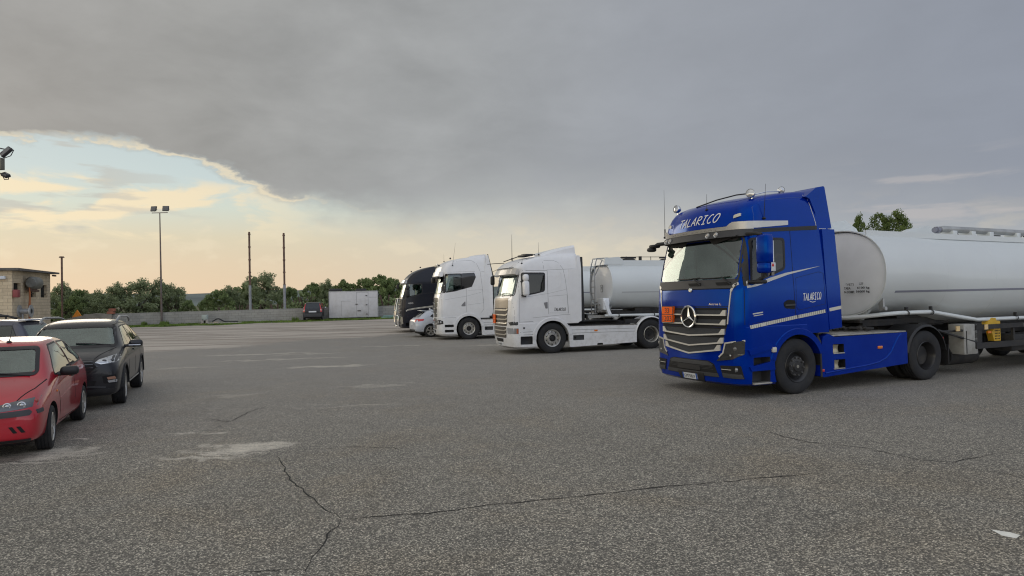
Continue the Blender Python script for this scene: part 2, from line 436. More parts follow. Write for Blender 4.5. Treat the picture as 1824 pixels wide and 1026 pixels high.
def carve(o, cutters, mats=None):
    tmp = []
    for k, mb in enumerate(cutters):
        bmesh.ops.recalc_face_normals(mb.bm, faces=mb.bm.faces[:])
        me = bpy.data.meshes.new('cut'); mb.bm.to_mesh(me); mb.bm.free()
        me.materials.append(mats[k] if mats and mats[k] else INT)
        c = bpy.data.objects.new('cut', me); COL.objects.link(c); c.parent = o.parent; tmp.append(c)
        md = o.modifiers.new('b%d' % k, 'BOOLEAN'); md.operation = 'DIFFERENCE'; md.object = c; md.solver = 'EXACT'
        md.material_mode = 'TRANSFER'
    bpy.context.view_layer.update()
    dg = bpy.context.evaluated_depsgraph_get()
    me = bpy.data.meshes.new_from_object(o.evaluated_get(dg))
    o.modifiers.clear(); o.data = me
    for c in tmp:
        m_ = c.data; bpy.data.objects.remove(c); bpy.data.meshes.remove(m_)
    me.polygons.foreach_set('use_smooth', [True] * len(me.polygons)); me.set_sharp_from_angle(angle=R(32))
    return o
def subsurf(bm, lv):
    me = bpy.data.meshes.new('t'); bm.to_mesh(me); bm.free()
    o = bpy.data.objects.new('t', me); COL.objects.link(o); md = o.modifiers.new('s', 'SUBSURF'); md.levels = lv; md.render_levels = lv
    bpy.context.view_layer.update(); dg = bpy.context.evaluated_depsgraph_get()
    m2 = bpy.data.meshes.new_from_object(o.evaluated_get(dg)); out = bmesh.new(); out.from_mesh(m2)
    bpy.data.objects.remove(o); bpy.data.meshes.remove(me); bpy.data.meshes.remove(m2)
    return out
# ------------------------------------------------------------------ lettering
STROKES = {
    'T': (0.62, [[(0.0, 1.0), (0.75, 1.02)], [(0.38, 1.0), (0.26, 0.0)]]),
    'A': (0.66, [[(0.0, 0.0), (0.42, 1.0), (0.60, 0.0)], [(0.16, 0.36), (0.55, 0.38)]]),
    'L': (0.50, [[(0.12, 1.0), (0.02, 0.02), (0.48, 0.06)]]),
    'R': (0.62, [[(0.12, 1.0), (0.02, 0.0)], [(0.12, 0.98), (0.42, 1.0), (0.56, 0.82), (0.46, 0.60), (0.08, 0.48), (0.56, 0.0)]]),
    'I': (0.56, [[(0.08, 1.0), (0.56, 1.0)], [(0.32, 1.0), (0.22, 0.0)], [(0.0, 0.0), (0.46, 0.0)]]),
    'C': (0.58, [[(0.58, 0.92), (0.42, 1.0), (0.22, 0.84), (0.06, 0.45), (0.12, 0.08), (0.34, 0.0), (0.52, 0.12)]]),
    'O': (0.72, [[(0.40, 1.0), (0.20, 0.84), (0.05, 0.42), (0.14, 0.06), (0.34, 0.0), (0.56, 0.22), (0.66, 0.62), (0.58, 0.92), (0.40, 1.0)]])}
def stroke_word(word, height, width=None, shear=0.18, w=0.1, arc=0.0):
    """flat (u,v) bmesh of a hand-lettered word, starting at 0,0"""
    bm = bmesh.new(); x = 0.0; polys = []
    for ch in word:
        adv, ss = STROKES[ch]
        for s_ in ss: polys.append([(x + p[0], p[1]) for p in s_])
        x += adv + 0.16
    tot = x - 0.16; sx = (width / tot) if width else height
    k = 0
    for pl in polys:
        pts = [(p[0] * sx + p[1] * height * shear, p[1] * height + arc * (p[0] / tot)) for p in pl]
        if len(pts) > 4:
            q = []
            for i in range(len(pts) - 1):
                p0 = Vector(pts[max(i - 1, 0)]); p1 = Vector(pts[i]); p2 = Vector(pts[i + 1]); p3 = Vector(pts[min(i + 2, len(pts) - 1)])
                for t in (0, 0.25, 0.5, 0.75):
                    q.append(tuple(0.5 * ((2 * p1) + (p2 - p0) * t + (2 * p0 - 5 * p1 + 4 * p2 - p3) * t * t + (3 * p1 - p0 - 3 * p2 + p3) * t ** 3)))
            q.append(pts[-1]); pts = q
        ribbon_mesh(pts, w * height, 0.02, bm, 0.0004 * (k % 5)); k += 1
    return bm, (width or tot * sx)
def font_word(text, size, width=None, shear=0.0, bold=0.0):
    cu = bpy.data.curves.new('t', 'FONT'); cu.body = text; cu.size = 1.0; cu.shear = shear; cu.offset = bold; cu.resolution_u = 3
    o = bpy.data.objects.new('t', cu); COL.objects.link(o); bpy.context.view_layer.update()
    me = bpy.data.meshes.new_from_object(o.evaluated_get(bpy.context.evaluated_depsgraph_get()))
    bm = bmesh.new(); bm.from_mesh(me); bpy.data.objects.remove(o); bpy.data.curves.remove(cu); bpy.data.meshes.remove(me)
    xs = [v.co.x for v in bm.verts]; ys = [v.co.y for v in bm.verts]
    x0, x1, y0, y1 = min(xs), max(xs), min(ys), max(ys)
    sy = size / (y1 - y0); sx = (width / (x1 - x0)) if width else sy
    for v in bm.verts: v.co = Vector(((v.co.x - x0) * sx, (v.co.y - y0) * sy, 0))
    return bm, (x1 - x0) * sx
def letter(skin, ax, bm, u0, v0, name, m, parent, off=0.004, flip=None):
    """place flat text with its lower-left corner at (u0,v0) on the skin"""
    s_ = {'x+': 1, 'x-': -1, 'y+': -1, 'y-': 1, 'z+': 1}[ax]
    zs = {v: v.co.z for v in bm.verts}
    for v in bm.verts: v.co = Vector((u0 + s_ * v.co.x, v0 + v.co.y, 0))
    k = 'xyz'.index(ax[0]); sg = 1 if ax[1] == '+' else -1
    for v in bm.verts:
        p = skin.put(ax, v.co.x, v.co.y, off); p[k] += sg * zs[v]; v.co = p
    me = bpy.data.meshes.new(name); bm.to_mesh(me); bm.free()
    return link(name, me, m, parent, 0)
class Flat:
    """a plain plane as a skin: axis value constant"""
    def __init__(s, ax, c): s.ax = ax; s.c = c
    def put(s, ax, u, v, off):
        sg = 1 if ax[1] == '+' else -1; t = s.c + sg * off
        return Vector((t, u, v)) if ax[0] == 'x' else Vector((u, t, v)) if ax[0] == 'y' else Vector((u, v, t))
# ------------------------------------------------------------------ ground and setting
def ground_mat():
    m = bpy.data.materials.new('asphalt yard'); m.use_nodes = True; q = NT(m.node_tree); p = q.n['Principled BSDF']
    pos = q.new('ShaderNodeNewGeometry').outputs['Position']
    sep = q.new('ShaderNodeSeparateXYZ', i_0=pos); X, Y, Z = sep.outputs
    big = q.noise(pos, .25, 5, .6); mid = q.noise(pos, 1.6, 6, .65); med = q.noise(pos, 7.0, 5, .6)
    # aggregate: pale chips in dark binder
    vo = q.new('ShaderNodeTexVoronoi', i_Vector=pos, i_Scale=84.0); vo.feature = 'F1'
    cs = q.new('ShaderNodeSeparateColor', i_0=vo.outputs['Color']).outputs[0]
    chip = q.ramp(cs, [(0.0, (.018, .018, .018)), (.34, (.040, .039, .036)), (.52, (.115, .108, .094)), (.74, (.24, .228, .198)), (.90, (.38, .36, .31)), (1.0, (.56, .53, .46))])
    vo2 = q.new('ShaderNodeTexVoronoi', i_Vector=pos, i_Scale=36.0); cs2 = q.new('ShaderNodeSeparateColor', i_0=vo2.outputs['Color']).outputs[1]
    edge = q.ss(vo.outputs['Distance'], .0, .6)
    chip = q.mix(q.m('MULTIPLY', edge, .70), chip, (.030, .029, .027, 1)); chip = q.mix(.22, chip, (.085, .082, .076, 1))
    tone = q.m('ADD', .60, q.m('ADD', q.m('MULTIPLY', big, .50), q.m('ADD', q.m('MULTIPLY', mid, .42), q.m('MULTIPLY', cs2, .22))))
    sc = q.new('ShaderNodeVectorMath', operation='SCALE'); q.put(sc.inputs[0], chip); q.put(sc.inputs[3], q.m('MULTIPLY', tone, GROUND_GAIN)); asp = q.mix(1.0, sc.outputs[0], (1.02, .985, .915, 1), 'MULTIPLY')
    brn = q.noise(pos, .45, 6, .65, .6)
    asp = q.mix(q.m('MULTIPLY', q.ss(brn, .45, .72), .5), asp, q.mix(1.0, asp, (1.12, 1.0, .84, 1), 'MULTIPLY'))
    # paler asphalt colour further out
    far_mix = q.m('MULTIPLY', q.ss(Y, 4, 20), .55)
    asp = q.mix(far_mix, asp, q.mix(mid, (.26, .245, .228, 1), (.35, .335, .31, 1)))
    # warm gravelly dust beyond the asphalt edge
    a, b = DUST_A, DUST_B
    d = (b - a).normalized(); nx, ny = -d.y, d.x
    dist = q.m('ADD', q.m('MULTIPLY', q.m('SUBTRACT', X, a.x), nx), q.m('MULTIPLY', q.m('SUBTRACT', Y, a.y), ny))
    dist = q.m('ADD', dist, q.m('MULTIPLY', q.m('SUBTRACT', big, .5), 6.0))
    dist = q.m('ADD', dist, q.m('MULTIPLY', q.m('SUBTRACT', mid, .5), 3.0))
    gmask = q.ss(dist, -.6, .9)
    st = q.new('ShaderNodeMapping', i_Vector=pos); st.inputs['Scale'].default_value = (.12, .8, 1); st.inputs['Rotation'].default_value = (0, 0, -.35)
    stripes = q.noise(st.outputs[0], 1.2, 6, .65, .4)
    dust = q.mix(q.ss(stripes, .35, .65), (.25, .215, .18, 1), (.52, .465, .40, 1))
    dust = q.mix(q.ss(med, .35, .7), dust, q.mix(.35, dust, (.50, .46, .40, 1)))
    col = q.mix(gmask, asp, dust)
    # sand washed on to the asphalt
    msk = None
    wob = q.new('ShaderNodeVectorMath', operation='ADD')
    nz = q.new('ShaderNodeTexNoise', i_Vector=pos, i_Scale=1.8, i_Detail=5); 
    s1 = q.new('ShaderNodeVectorMath', operation='SUBTRACT'); q.l.new(nz.outputs['Color'], s1.inputs[0]); s1.inputs[1].default_value = (.5, .5, .5)
    s2 = q.new('ShaderNodeVectorMath', operation='SCALE'); q.l.new(s1.outputs[0], s2.inputs[0]); s2.inputs[3].default_value = 1.5
    q.l.new(pos, wob.inputs[0]); q.l.new(s2.outputs[0], wob.inputs[1])
    for (cx, cy, rx, ry, ang, k) in SAND:
        mp = q.new('ShaderNodeMapping', i_Vector=wob.outputs[0]); mp.vector_type = 'TEXTURE'; mp.inputs['Location'].default_value = (cx, cy, 0); mp.inputs['Rotation'].default_value = (0, 0, R(ang)); mp.inputs['Scale'].default_value = (rx, ry, 1)
        sx = q.new('ShaderNodeSeparateXYZ', i_0=mp.outputs[0])
        r2 = q.m('ADD', q.m('MULTIPLY', sx.outputs[0], sx.outputs[0]), q.m('MULTIPLY', sx.outputs[1], sx.outputs[1]))
        e = q.m('MULTIPLY', q.ss(r2, 1.3, .0), k)
        msk = e if msk is None else q.m('MAXIMUM', msk, e)
    fine = q.noise(st.outputs[0], 14, 6, .7)
    msk = q.m('MULTIPLY', msk, q.ss(q.m('ADD', fine, q.m('MULTIPLY', cs, .15)), .36, .60))
    col = q.mix(msk, col, q.mix(cs, (.46, .42, .35, 1), (.72, .66, .55, 1)))
    # far field beyond the wall
    fm = q.ss(Y, 66, 72); grass = q.mix(mid, (.05, .065, .025, 1), (.12, .12, .06, 1))
    col = q.mix(fm, col, grass)
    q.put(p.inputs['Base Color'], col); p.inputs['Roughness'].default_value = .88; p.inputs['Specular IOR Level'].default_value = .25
    bh = q.m('ADD', q.m('MULTIPLY', cs, .6), q.m('MULTIPLY', med, .8))
    bu = q.new('ShaderNodeBump', i_Height=bh); bu.inputs['Strength'].default_value = .35; bu.inputs['Distance'].default_value = .012
    q.l.new(bu.outputs[0], p.inputs['Normal'])
    return m
GROUND_GAIN = 2.42
a_ = on_ground(215, 631); b_ = on_ground(735, 594)
DUST_A = Vector((a_.x, a_.y)); DUST_B = Vector((b_.x, b_.y))
def _sand(px, py, rx, ry, ang, k=1.0): g_ = on_ground(px, py); return (g_.x, g_.y, rx, ry, ang, k)
SAND = [_sand(430, 797, .75, .30, 12), _sand(365, 815, .8, .14, 15, .8), _sand(350, 768, .3, .12, 10, .6), _sand(50, 812, 1.0, .26, 12, .9), _sand(125, 786, .28, .08, 20, .9), _sand(20, 828, .8, .10, 8, .7), _sand(595, 652, 1.3, .35, 8, .7), _sand(500, 640, 2.2, .22, 10, .5), _sand(450, 631, 2.6, .2, 8, .6), _sand(670, 687, .9, .2, 8, .35), _sand(405, 705, .7, .3, 10, .3), _sand(330, 655, .8, .2, 5, .4), _sand(880, 615, 1.6, .2, 5, .5), _sand(700, 616, 2.0, .2, 5, .5), _sand(620, 722, .9, .12, 5, .35), _sand(560, 630, 1.6, .12, 5, .5)]
def build_ground():
    b = MB(); ys = [-60, -20, 0, 10, 20, 30, 36, 45, 55, 65, 75, 100, 200, 500, 1500, 4000]; xs = [-4000, -800, -200, -80, -40, -20, 0, 20, 40, 80, 200, 800, 4000]
    g = [[b.bm.verts.new((x, y, gz(y))) for x in xs] for y in ys]
    for i in range(len(ys) - 1):
        for j in range(len(xs) - 1): b.bm.faces.new((g[i][j], g[i][j + 1], g[i + 1][j + 1], g[i + 1][j]))
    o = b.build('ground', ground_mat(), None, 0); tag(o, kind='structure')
    if o.data.polygons[0].normal.z < 0:
        o.data.flip_normals()
    return o
def crack(gr, pts, w=.014, seed=1):
    rnd = random.Random(seed); P = [on_ground(*p).to_2d() for p in pts]; Q = [P[0]]
    for a, b in zip(P, P[1:]):
        n = max(2, int((b - a).length / .09)); d = (b - a).normalized(); nn = Vector((-d.y, d.x)); off = 0
        for k in range(1, n + 1):
            off = off * .75 + rnd.uniform(-.020, .020)
            Q.append(a + (b - a) * k / n + nn * off * (1 if k < n else 0))
    bm = bmesh.new(); prev = None
    for i, p in enumerate(Q):
        d = (Q[min(i + 1, len(Q) - 1)] - Q[max(i - 1, 0)]).normalized(); n = Vector((-d.y, d.x))
        ww = w * (.35 + .9 * rnd.random()) * min(1, .2 + i * .2, .2 + (len(Q) - 1 - i) * .2) / 2
        cur = (bm.verts.new((*(p + n * ww), gz(p.y) + .004)), bm.verts.new((*(p - n * ww), gz(p.y) + .004)))
        if prev: bm.faces.new((prev[0], prev[1], cur[1], cur[0]))
        prev = cur
    me = bpy.data.meshes.new('asphalt_crack'); bm.to_mesh(me); bm.free(); me.polygons.foreach_set('use_smooth', [False] * len(me.polygons))
    o = link('asphalt_crack', me, mat('dark crack line', (.028, .026, .023), .95), gr, 0)  # dark colour of the crack line itself
    for pl in me.polygons:
        if pl.normal.z < 0: me.flip_normals(); break
    return o
GR = build_ground()
for k, (pts, w) in enumerate([([(490, 808), (505, 830), (520, 858), (545, 880), (572, 902), (598, 915), (607, 925)], .015), ([(607, 925), (590, 945), (578, 968), (556, 992), (545, 1015), (540, 1026)], .015), ([(607, 925), (660, 921), (780, 912), (900, 897), (1000, 888), (1130, 873), (1240, 864), (1340, 853), (1460, 843)], .017),
        ([(540, 1014), (480, 1017), (400, 1024)], .016), ([(490, 808), (560, 800), (640, 796), (700, 797), (730, 805)], .014), ([(1350, 766), (1440, 788), (1540, 798), (1640, 820), (1700, 824), (1770, 808)], .015), ([(1700, 824), (1725, 834), (1790, 843), (1824, 853)], .020), ([(365, 745), (410, 752), (440, 735), (480, 722)], .016), ([(0, 858), (60, 852), (150, 850)], .008), ([(405, 752), (380, 765), (330, 770)], .008)]):
    crack(GR, pts, w, k + 1)
def build_chip_mark():
    p = [on_ground(1765, 944), on_ground(1800, 949), on_ground(1818, 954), on_ground(1810, 960), on_ground(1785, 955)]
    b = MB(); b.bm.faces.new([b.bm.verts.new((v.x, v.y, .004)) for v in p]); o = b.build('paint_mark', mat('worn white paint', (.85, .83, .74), .7, var=.1, vscale=20), GR, 0)
    if o.data.polygons[0].normal.z < 0: o.data.flip_normals()
build_chip_mark()
# block wall along the far side
def block_mat(name, c1, c2, mortar, bw=.5, bh=.2):
    m = bpy.data.materials.new(name); m.use_nodes = True; q = NT(m.node_tree); p = q.n['Principled BSDF']
    tc = q.new('ShaderNodeTexCoord').outputs['Object']
    sx = q.new('ShaderNodeSeparateXYZ', i_0=tc); cb = q.new('ShaderNodeCombineXYZ', i_0=q.m('ADD', sx.outputs[0], sx.outputs[1]), i_1=sx.outputs[2])
    br = q.new('ShaderNodeTexBrick', i_Vector=cb.outputs[0], i_Color1=c1 + (1,), i_Color2=c2 + (1,), i_Mortar=mortar + (1,), i_Scale=1.0)
    br.inputs['Mortar Size'].default_value = .012; br.inputs['Brick Width'].default_value = bw; br.inputs['Row Height'].default_value = bh; br.inputs['Mortar Smooth'].default_value = .3
    n = q.noise(tc, 1.3, 7, .7); n2 = q.noise(tc, 9, 5, .65)
    col = q.mix(q.m('MULTIPLY', q.ss(n, .42, .68), .45), br.outputs[0], tuple(x * .55 for x in c1) + (1,))
    col = q.mix(q.m('MULTIPLY', q.ss(n2, .45, .75), .35), col, tuple(min(1, x * 1.35) for x in c2) + (1,))
    q.put(p.inputs['Base Color'], col); p.inputs['Roughness'].default_value = .9
    bu = q.new('ShaderNodeBump', i_Height=q.m('ADD', br.outputs[1], n2)); bu.inputs['Strength'].default_value = .4; bu.inputs['Distance'].default_value = .02; bu.invert = True
    q.l.new(bu.outputs[0], p.inputs['Normal'])
    return m
def wall_run(name, label, a, b, h, m, th=.2):
    a = Vector(a[:2]); b = Vector(b[:2]); d = b - a; L = d.length
    o = MB().box((L / 2, 0, h / 2 - .2), (L, th, h + .4)).build(name, m, None, 0)
    o.location = (a.x, a.y, gz(a.y)); 
    o.rotation_euler = (0, -atan2(gz(b.y) - gz(a.y), L), atan2(d.y, d.x)); tag(o, label, 'wall'); return o
WA = on_ground(150, 584.5); WB_ = on_ground(760, 563.5)
WALLM = block_mat('grey block wall', (.40, .39, .35), (.33, .325, .30), (.23, .225, .20))
yard_wall = wall_run('block_wall', 'low grey concrete block wall along the far edge of the yard', WA, WB_, 1.06, WALLM)
wd = Vector((WB_.x - WA.x, WB_.y - WA.y)).normalized(); wn = Vector((-wd.y, wd.x))
if wn.y < 0: wn = -wn
def wall_pt(px, back=0.0):
    """point on the ground at wall line under pixel column px, shifted back"""
    r = ray(px, 560); A = Vector((WA.x, WA.y)) + wn * back
    # solve k*r.xy = A + s*wd
    det = r.x * (-wd.y) - r.y * (-wd.x)
    k = (A.x * (-wd.y) - A.y * (-wd.x)) / det
    return Vector((r.x * k, r.y * k, gz(r.y * k)))
# verge of grass at its foot
def build_grass():
    rnd = random.Random(4); bm = bmesh.new()
    L = (Vector((WB_.x, WB_.y)) - Vector((WA.x, WA.y))).length
    A = Vector((WA.x, WA.y))
    for k in range(30000):
        s_ = rnd.random() * L; u = rnd.random() ** 1.2 * 3.2 * (.75 + .5 * noise.noise((s_ * .35, 0, 0)))
        if 12.3 < s_ < 18 and rnd.random() < .75: continue
        p = A + wd * s_ - wn * (.12 + u); z = gz(p.y)
        h = rnd.uniform(.05, .17) * (2.6 if noise.noise((s_ * .8, 3, 0)) > .28 and u < 1.0 else 1); w = rnd.uniform(.02, .06); a = rnd.random() * pi
        dx, dy = cos(a) * w, sin(a) * w; lx, ly = rnd.uniform(-.04, .04), rnd.uniform(-.04, .04)
        v = [bm.verts.new((p.x - dx, p.y - dy, z - .01)), bm.verts.new((p.x + dx, p.y + dy, z - .01)), bm.verts.new((p.x + lx, p.y + ly, z + h))]
        bm.faces.new(v)
    me = bpy.data.meshes.new('grass'); bm.to_mesh(me); bm.free()
    o = link('grass', me, mat('verge grass', (.13, .20, .035), .8, var=.5, vscale=1.5), None, 0); tag(o, 'thin verge of green grass at the foot of the block wall', 'grass', kind='stuff')
build_grass()
# distant ridge
def build_hill():
    b = MB(); rings = []
    for i in range(41):
        x = -700 + 1400 * i / 40; y0 = 850
        h = 18 + 4 * noise.noise((x * .006, 0, 0)) + 2.0 * noise.noise((x * .03, 5, 0)); 
        rings.append([(x, y0 - 160, -2), (x, y0 - 60, h * .6), (x, y0, h), (x, y0 + 150, h * .7), (x, y0 + 400, -2)])
    b.loft(rings, False, False)
    o = b.build('hill', mat('distant hillside', (.12, .15, .14), .95, var=.25, vscale=.02), None, 60); tag(o, kind='structure')
build_hill()
# ------------------------------------------------------------------ trees
def leaf_mat(name, c1, c2, rough=.6):
    m = bpy.data.materials.new(name); m.use_nodes = True; q = NT(m.node_tree); p = q.n['Principled BSDF']
    at = q.new('ShaderNodeAttribute', attribute_name='tint'); tc = q.new('ShaderNodeTexCoord').outputs['Object']
    f = q.m('ADD', q.m('MULTIPLY', at.outputs['Fac'], .75), q.m('MULTIPLY', q.noise(tc, 1.2, 3, .6), .4), clamp=True)
    col = q.mix(f, tuple(c1) + (1,), tuple(c2) + (1,)); q.put(p.inputs['Base Color'], col); p.inputs['Roughness'].default_value = rough
    p.inputs['Specular IOR Level'].default_value = .08
    tr = q.new('ShaderNodeBsdfTranslucent', i_Color=col); mx = q.new('ShaderNodeMixShader'); mx.inputs[0].default_value = .35
    q.l.new(p.outputs[0], mx.inputs[1]); q.l.new(tr.outputs[0], mx.inputs[2]); q.l.new(mx.outputs[0], q.n['Material Output'].inputs[0])
    return m
OLIVE = leaf_mat('olive foliage', (.115, .145, .075), (.38, .44, .25)); BUSHG = leaf_mat('dark bush foliage', (.10, .14, .055), (.31, .39, .17)); OLEA = leaf_mat('bright foliage', (.07, .11, .03), (.20, .26, .09))
CACT = leaf_mat('cactus pads', (.14, .19, .08), (.36, .43, .22), .8); BARK = mat('bark', (.10, .08, .06), .9, var=.3, bump=.5, bscale=12); BARKR = mat('reddish bark', (.12, .085, .065), .9, var=.3)
def crown_mesh(name, seed, r, h, n_cl, per, leaf, m, long=2.0):
    """leaf quads gathered in clumps spread through an irregular crown volume (origin at the crown's foot)"""
    rnd = random.Random(seed); V = []; F = []; T = []
    cl = []
    for k in range(n_cl):
        a = rnd.random() * 2 * pi; u = rnd.random() ** .5; zz = rnd.random()
        rr = r * u * (sin(pi * min(1, (zz * .85 + .15))) ** .55) * (1 + .25 * noise.noise((a * 1.3, seed, zz * 2)))
        cl.append((rr * cos(a), rr * sin(a), h * zz * (1 + .18 * noise.noise((cos(a) * u * 2, sin(a) * u * 2, seed))), rnd.uniform(.28, .52) * r * .48, rnd.random()))
    for cx, cy, cz, cr, tint in cl:
        for j in range(per):
            d = Vector((rnd.gauss(0, 1), rnd.gauss(0, 1), rnd.gauss(0, 1))).normalized() * cr * rnd.random() ** .4
            d.z *= .8; c = Vector((cx, cy, cz)) + d
            ax = Vector((rnd.gauss(0, 1), rnd.gauss(0, 1), rnd.gauss(0, 1) + .5)).normalized(); bx = ax.orthogonal().normalized(); bx = (bx * cos(rnd.random() * 6) + ax.cross(bx) * sin(rnd.random() * 6)).normalized()
            l = leaf * rnd.uniform(.6, 1.3); w = l / long; i = len(V)
            V += [c - ax * l / 2, c + bx * w / 2, c + ax * l / 2, c - bx * w / 2]; F.append((i, i + 1, i + 2, i + 3)); T.append(min(1, max(0, tint * .6 + rnd.random() * .4)))
    me = bpy.data.meshes.new(name); me.from_pydata(V, [], F); me.materials.append(m)
    at = me.attributes.new('tint', 'FLOAT', 'FACE'); at.data.foreach_set('value', T)
    return me
def trunk_mesh(seed, r, h, H, m=None):
    rnd = random.Random(seed); b = MB(); lean = Vector((rnd.uniform(-.3, .3), rnd.uniform(-.3, .3), 0))
    top = Vector((0, 0, h)) + lean; b.tube([(0, 0, -.3), (lean.x * .3, lean.y * .3, h * .5), top], [r * 1.3, r, r * .8], 8)
    for k in range(6):
        a = k * 1.05 + rnd.random(); l = H * rnd.uniform(.45, .8)
        p1 = top + Vector((cos(a) * l * .3, sin(a) * l * .3, l * .45)); p2 = top + Vector((cos(a) * l * .55, sin(a) * l * .55, l * .9))
        b.tube([top, p1, p2], [r * .55, r * .35, r * .12], 6)
    bmesh.ops.recalc_face_normals(b.bm, faces=b.bm.faces[:]); me = bpy.data.meshes.new('trunk'); b.bm.to_mesh(me); b.bm.free(); me.materials.append(m or BARK); return me
CRN = {'olive': [(crown_mesh('crown', s_, 2.2, 3.7, 78, 105, .23, OLIVE, 2.6), trunk_mesh(s_, .16, .9, 3.2)) for s_ in (11, 12, 13)],
       'bush': [(crown_mesh('crown', s_, 2.1, 3.2, 62, 105, .22, BUSHG, 1.8), trunk_mesh(s_, .10, .5, 2.6)) for s_ in (21, 22)],
       'bright': [(crown_mesh('crown', s_, 1.35, 3.4, 110, 70, .15, OLEA, 2.6), trunk_mesh(s_, .09, 2.4, 2.6)) for s_ in (31, 32, 33)]}
def tree(name, kind, v, loc, s_, sz=None, rz=0.0, label=None, group=None):
    cm, tm = CRN[kind][v]; t = empty(name, loc, rz, label, 'tree', group); t.scale = (s_, s_, sz or s_)
    c = bpy.data.objects.new('crown', cm); COL.objects.link(c); c.parent = t; c.location = (0, 0, {'olive': .45, 'bush': .15, 'bright': 2.0}[kind])
    k = bpy.data.objects.new('trunk', tm); COL.objects.link(k); k.parent = t
    return t
def cactus_mesh(seed, H, Rr, n):
    rnd = random.Random(seed); b = MB(); T = []
    base = bmesh.new(); bmesh.ops.create_uvsphere(base, u_segments=7, v_segments=5, radius=.5)
    bv = [v.co.copy() for v in base.verts]; bf = [[v.index for v in f.verts] for f in base.faces]; base.free()
    V = []; F = []; tips = [(Vector((rnd.uniform(-Rr, Rr) * .7, rnd.uniform(-Rr, Rr) * .7, .1)), Vector((0, 0, 1)), 0) for _ in range(max(6, n // 30))]
    cnt = 0
    while cnt < n and tips:
        p, d, g = tips.pop(rnd.randrange(len(tips)) if rnd.random() < .75 else 0)
        if p.z > H * (1 - .35 * (p.to_2d().length / Rr) ** 2): continue
        for _ in range(rnd.choice((1, 2, 2, 3))):
            nd = (d + Vector((rnd.gauss(0, .55), rnd.gauss(0, .55), rnd.gauss(.1, .35)))).normalized()
            if nd.z < -.1: nd.z = .1; nd.normalize()
            L_ = rnd.uniform(.26, .42); w = L_ * .62; th = .07
            side = nd.orthogonal().normalized(); a = rnd.random() * pi; side = (side * cos(a) + nd.cross(side) * sin(a)).normalized(); nn = nd.cross(side)
            c = p + nd * L_ * .48; i0 = len(V)
            for v in bv: V.append(c + nd * v.z * L_ + side * v.x * w + nn * v.y * th)
            tt = rnd.random()
            for f in bf: F.append([i0 + k for k in f]); T.append(tt)
            cnt += 1; tips.append((p + nd * L_ * .92, nd, g + 1))
            if cnt >= n: break
    me = bpy.data.meshes.new('cactus_pads'); me.from_pydata(V, [], F); me.materials.append(CACT)
    at = me.attributes.new('tint', 'FLOAT', 'FACE'); at.data.foreach_set('value', T); me.polygons.foreach_set('use_smooth', [True] * len(me.polygons))
    return me
CAC = [cactus_mesh(s_, 3.6, 1.9, 330) for s_ in (41, 42, 43)]
def stem_mesh():
    b = MB(); rnd = random.Random(9)
    for k in range(5): a = k * 1.3; b.tube([(cos(a) * .25, sin(a) * .25, -.3), (cos(a) * .4, sin(a) * .4, .8), (cos(a) * .8, sin(a) * .7, 2.0)], [.12, .09, .05], 6)
    bmesh.ops.recalc_face_normals(b.bm, faces=b.bm.faces[:]); me = bpy.data.meshes.new('stem'); b.bm.to_mesh(me); b.bm.free(); me.materials.append(BARKR); return me
STEM = stem_mesh()
def cactus(v, loc, s_, sz, rz, label=None, group=None):
    t = empty('prickly_pear', loc, rz, label, 'cactus', group); t.scale = (s_, s_, sz)
    c = bpy.data.objects.new('cactus_pads', CAC[v]); COL.objects.link(c); c.parent = t
    k = bpy.data.objects.new('stem', STEM); COL.objects.link(k); k.parent = t
    return t
rt = random.Random(77)
def top_to_scale(p, px, py_top, H):
    z = at_depth(px, py_top, p.y).z; return max(.3, (z - p.z) / H)
OG = 'olive trees behind the block wall'; BG = 'bushy trees behind the block wall'; CG = 'prickly pears behind the block wall'
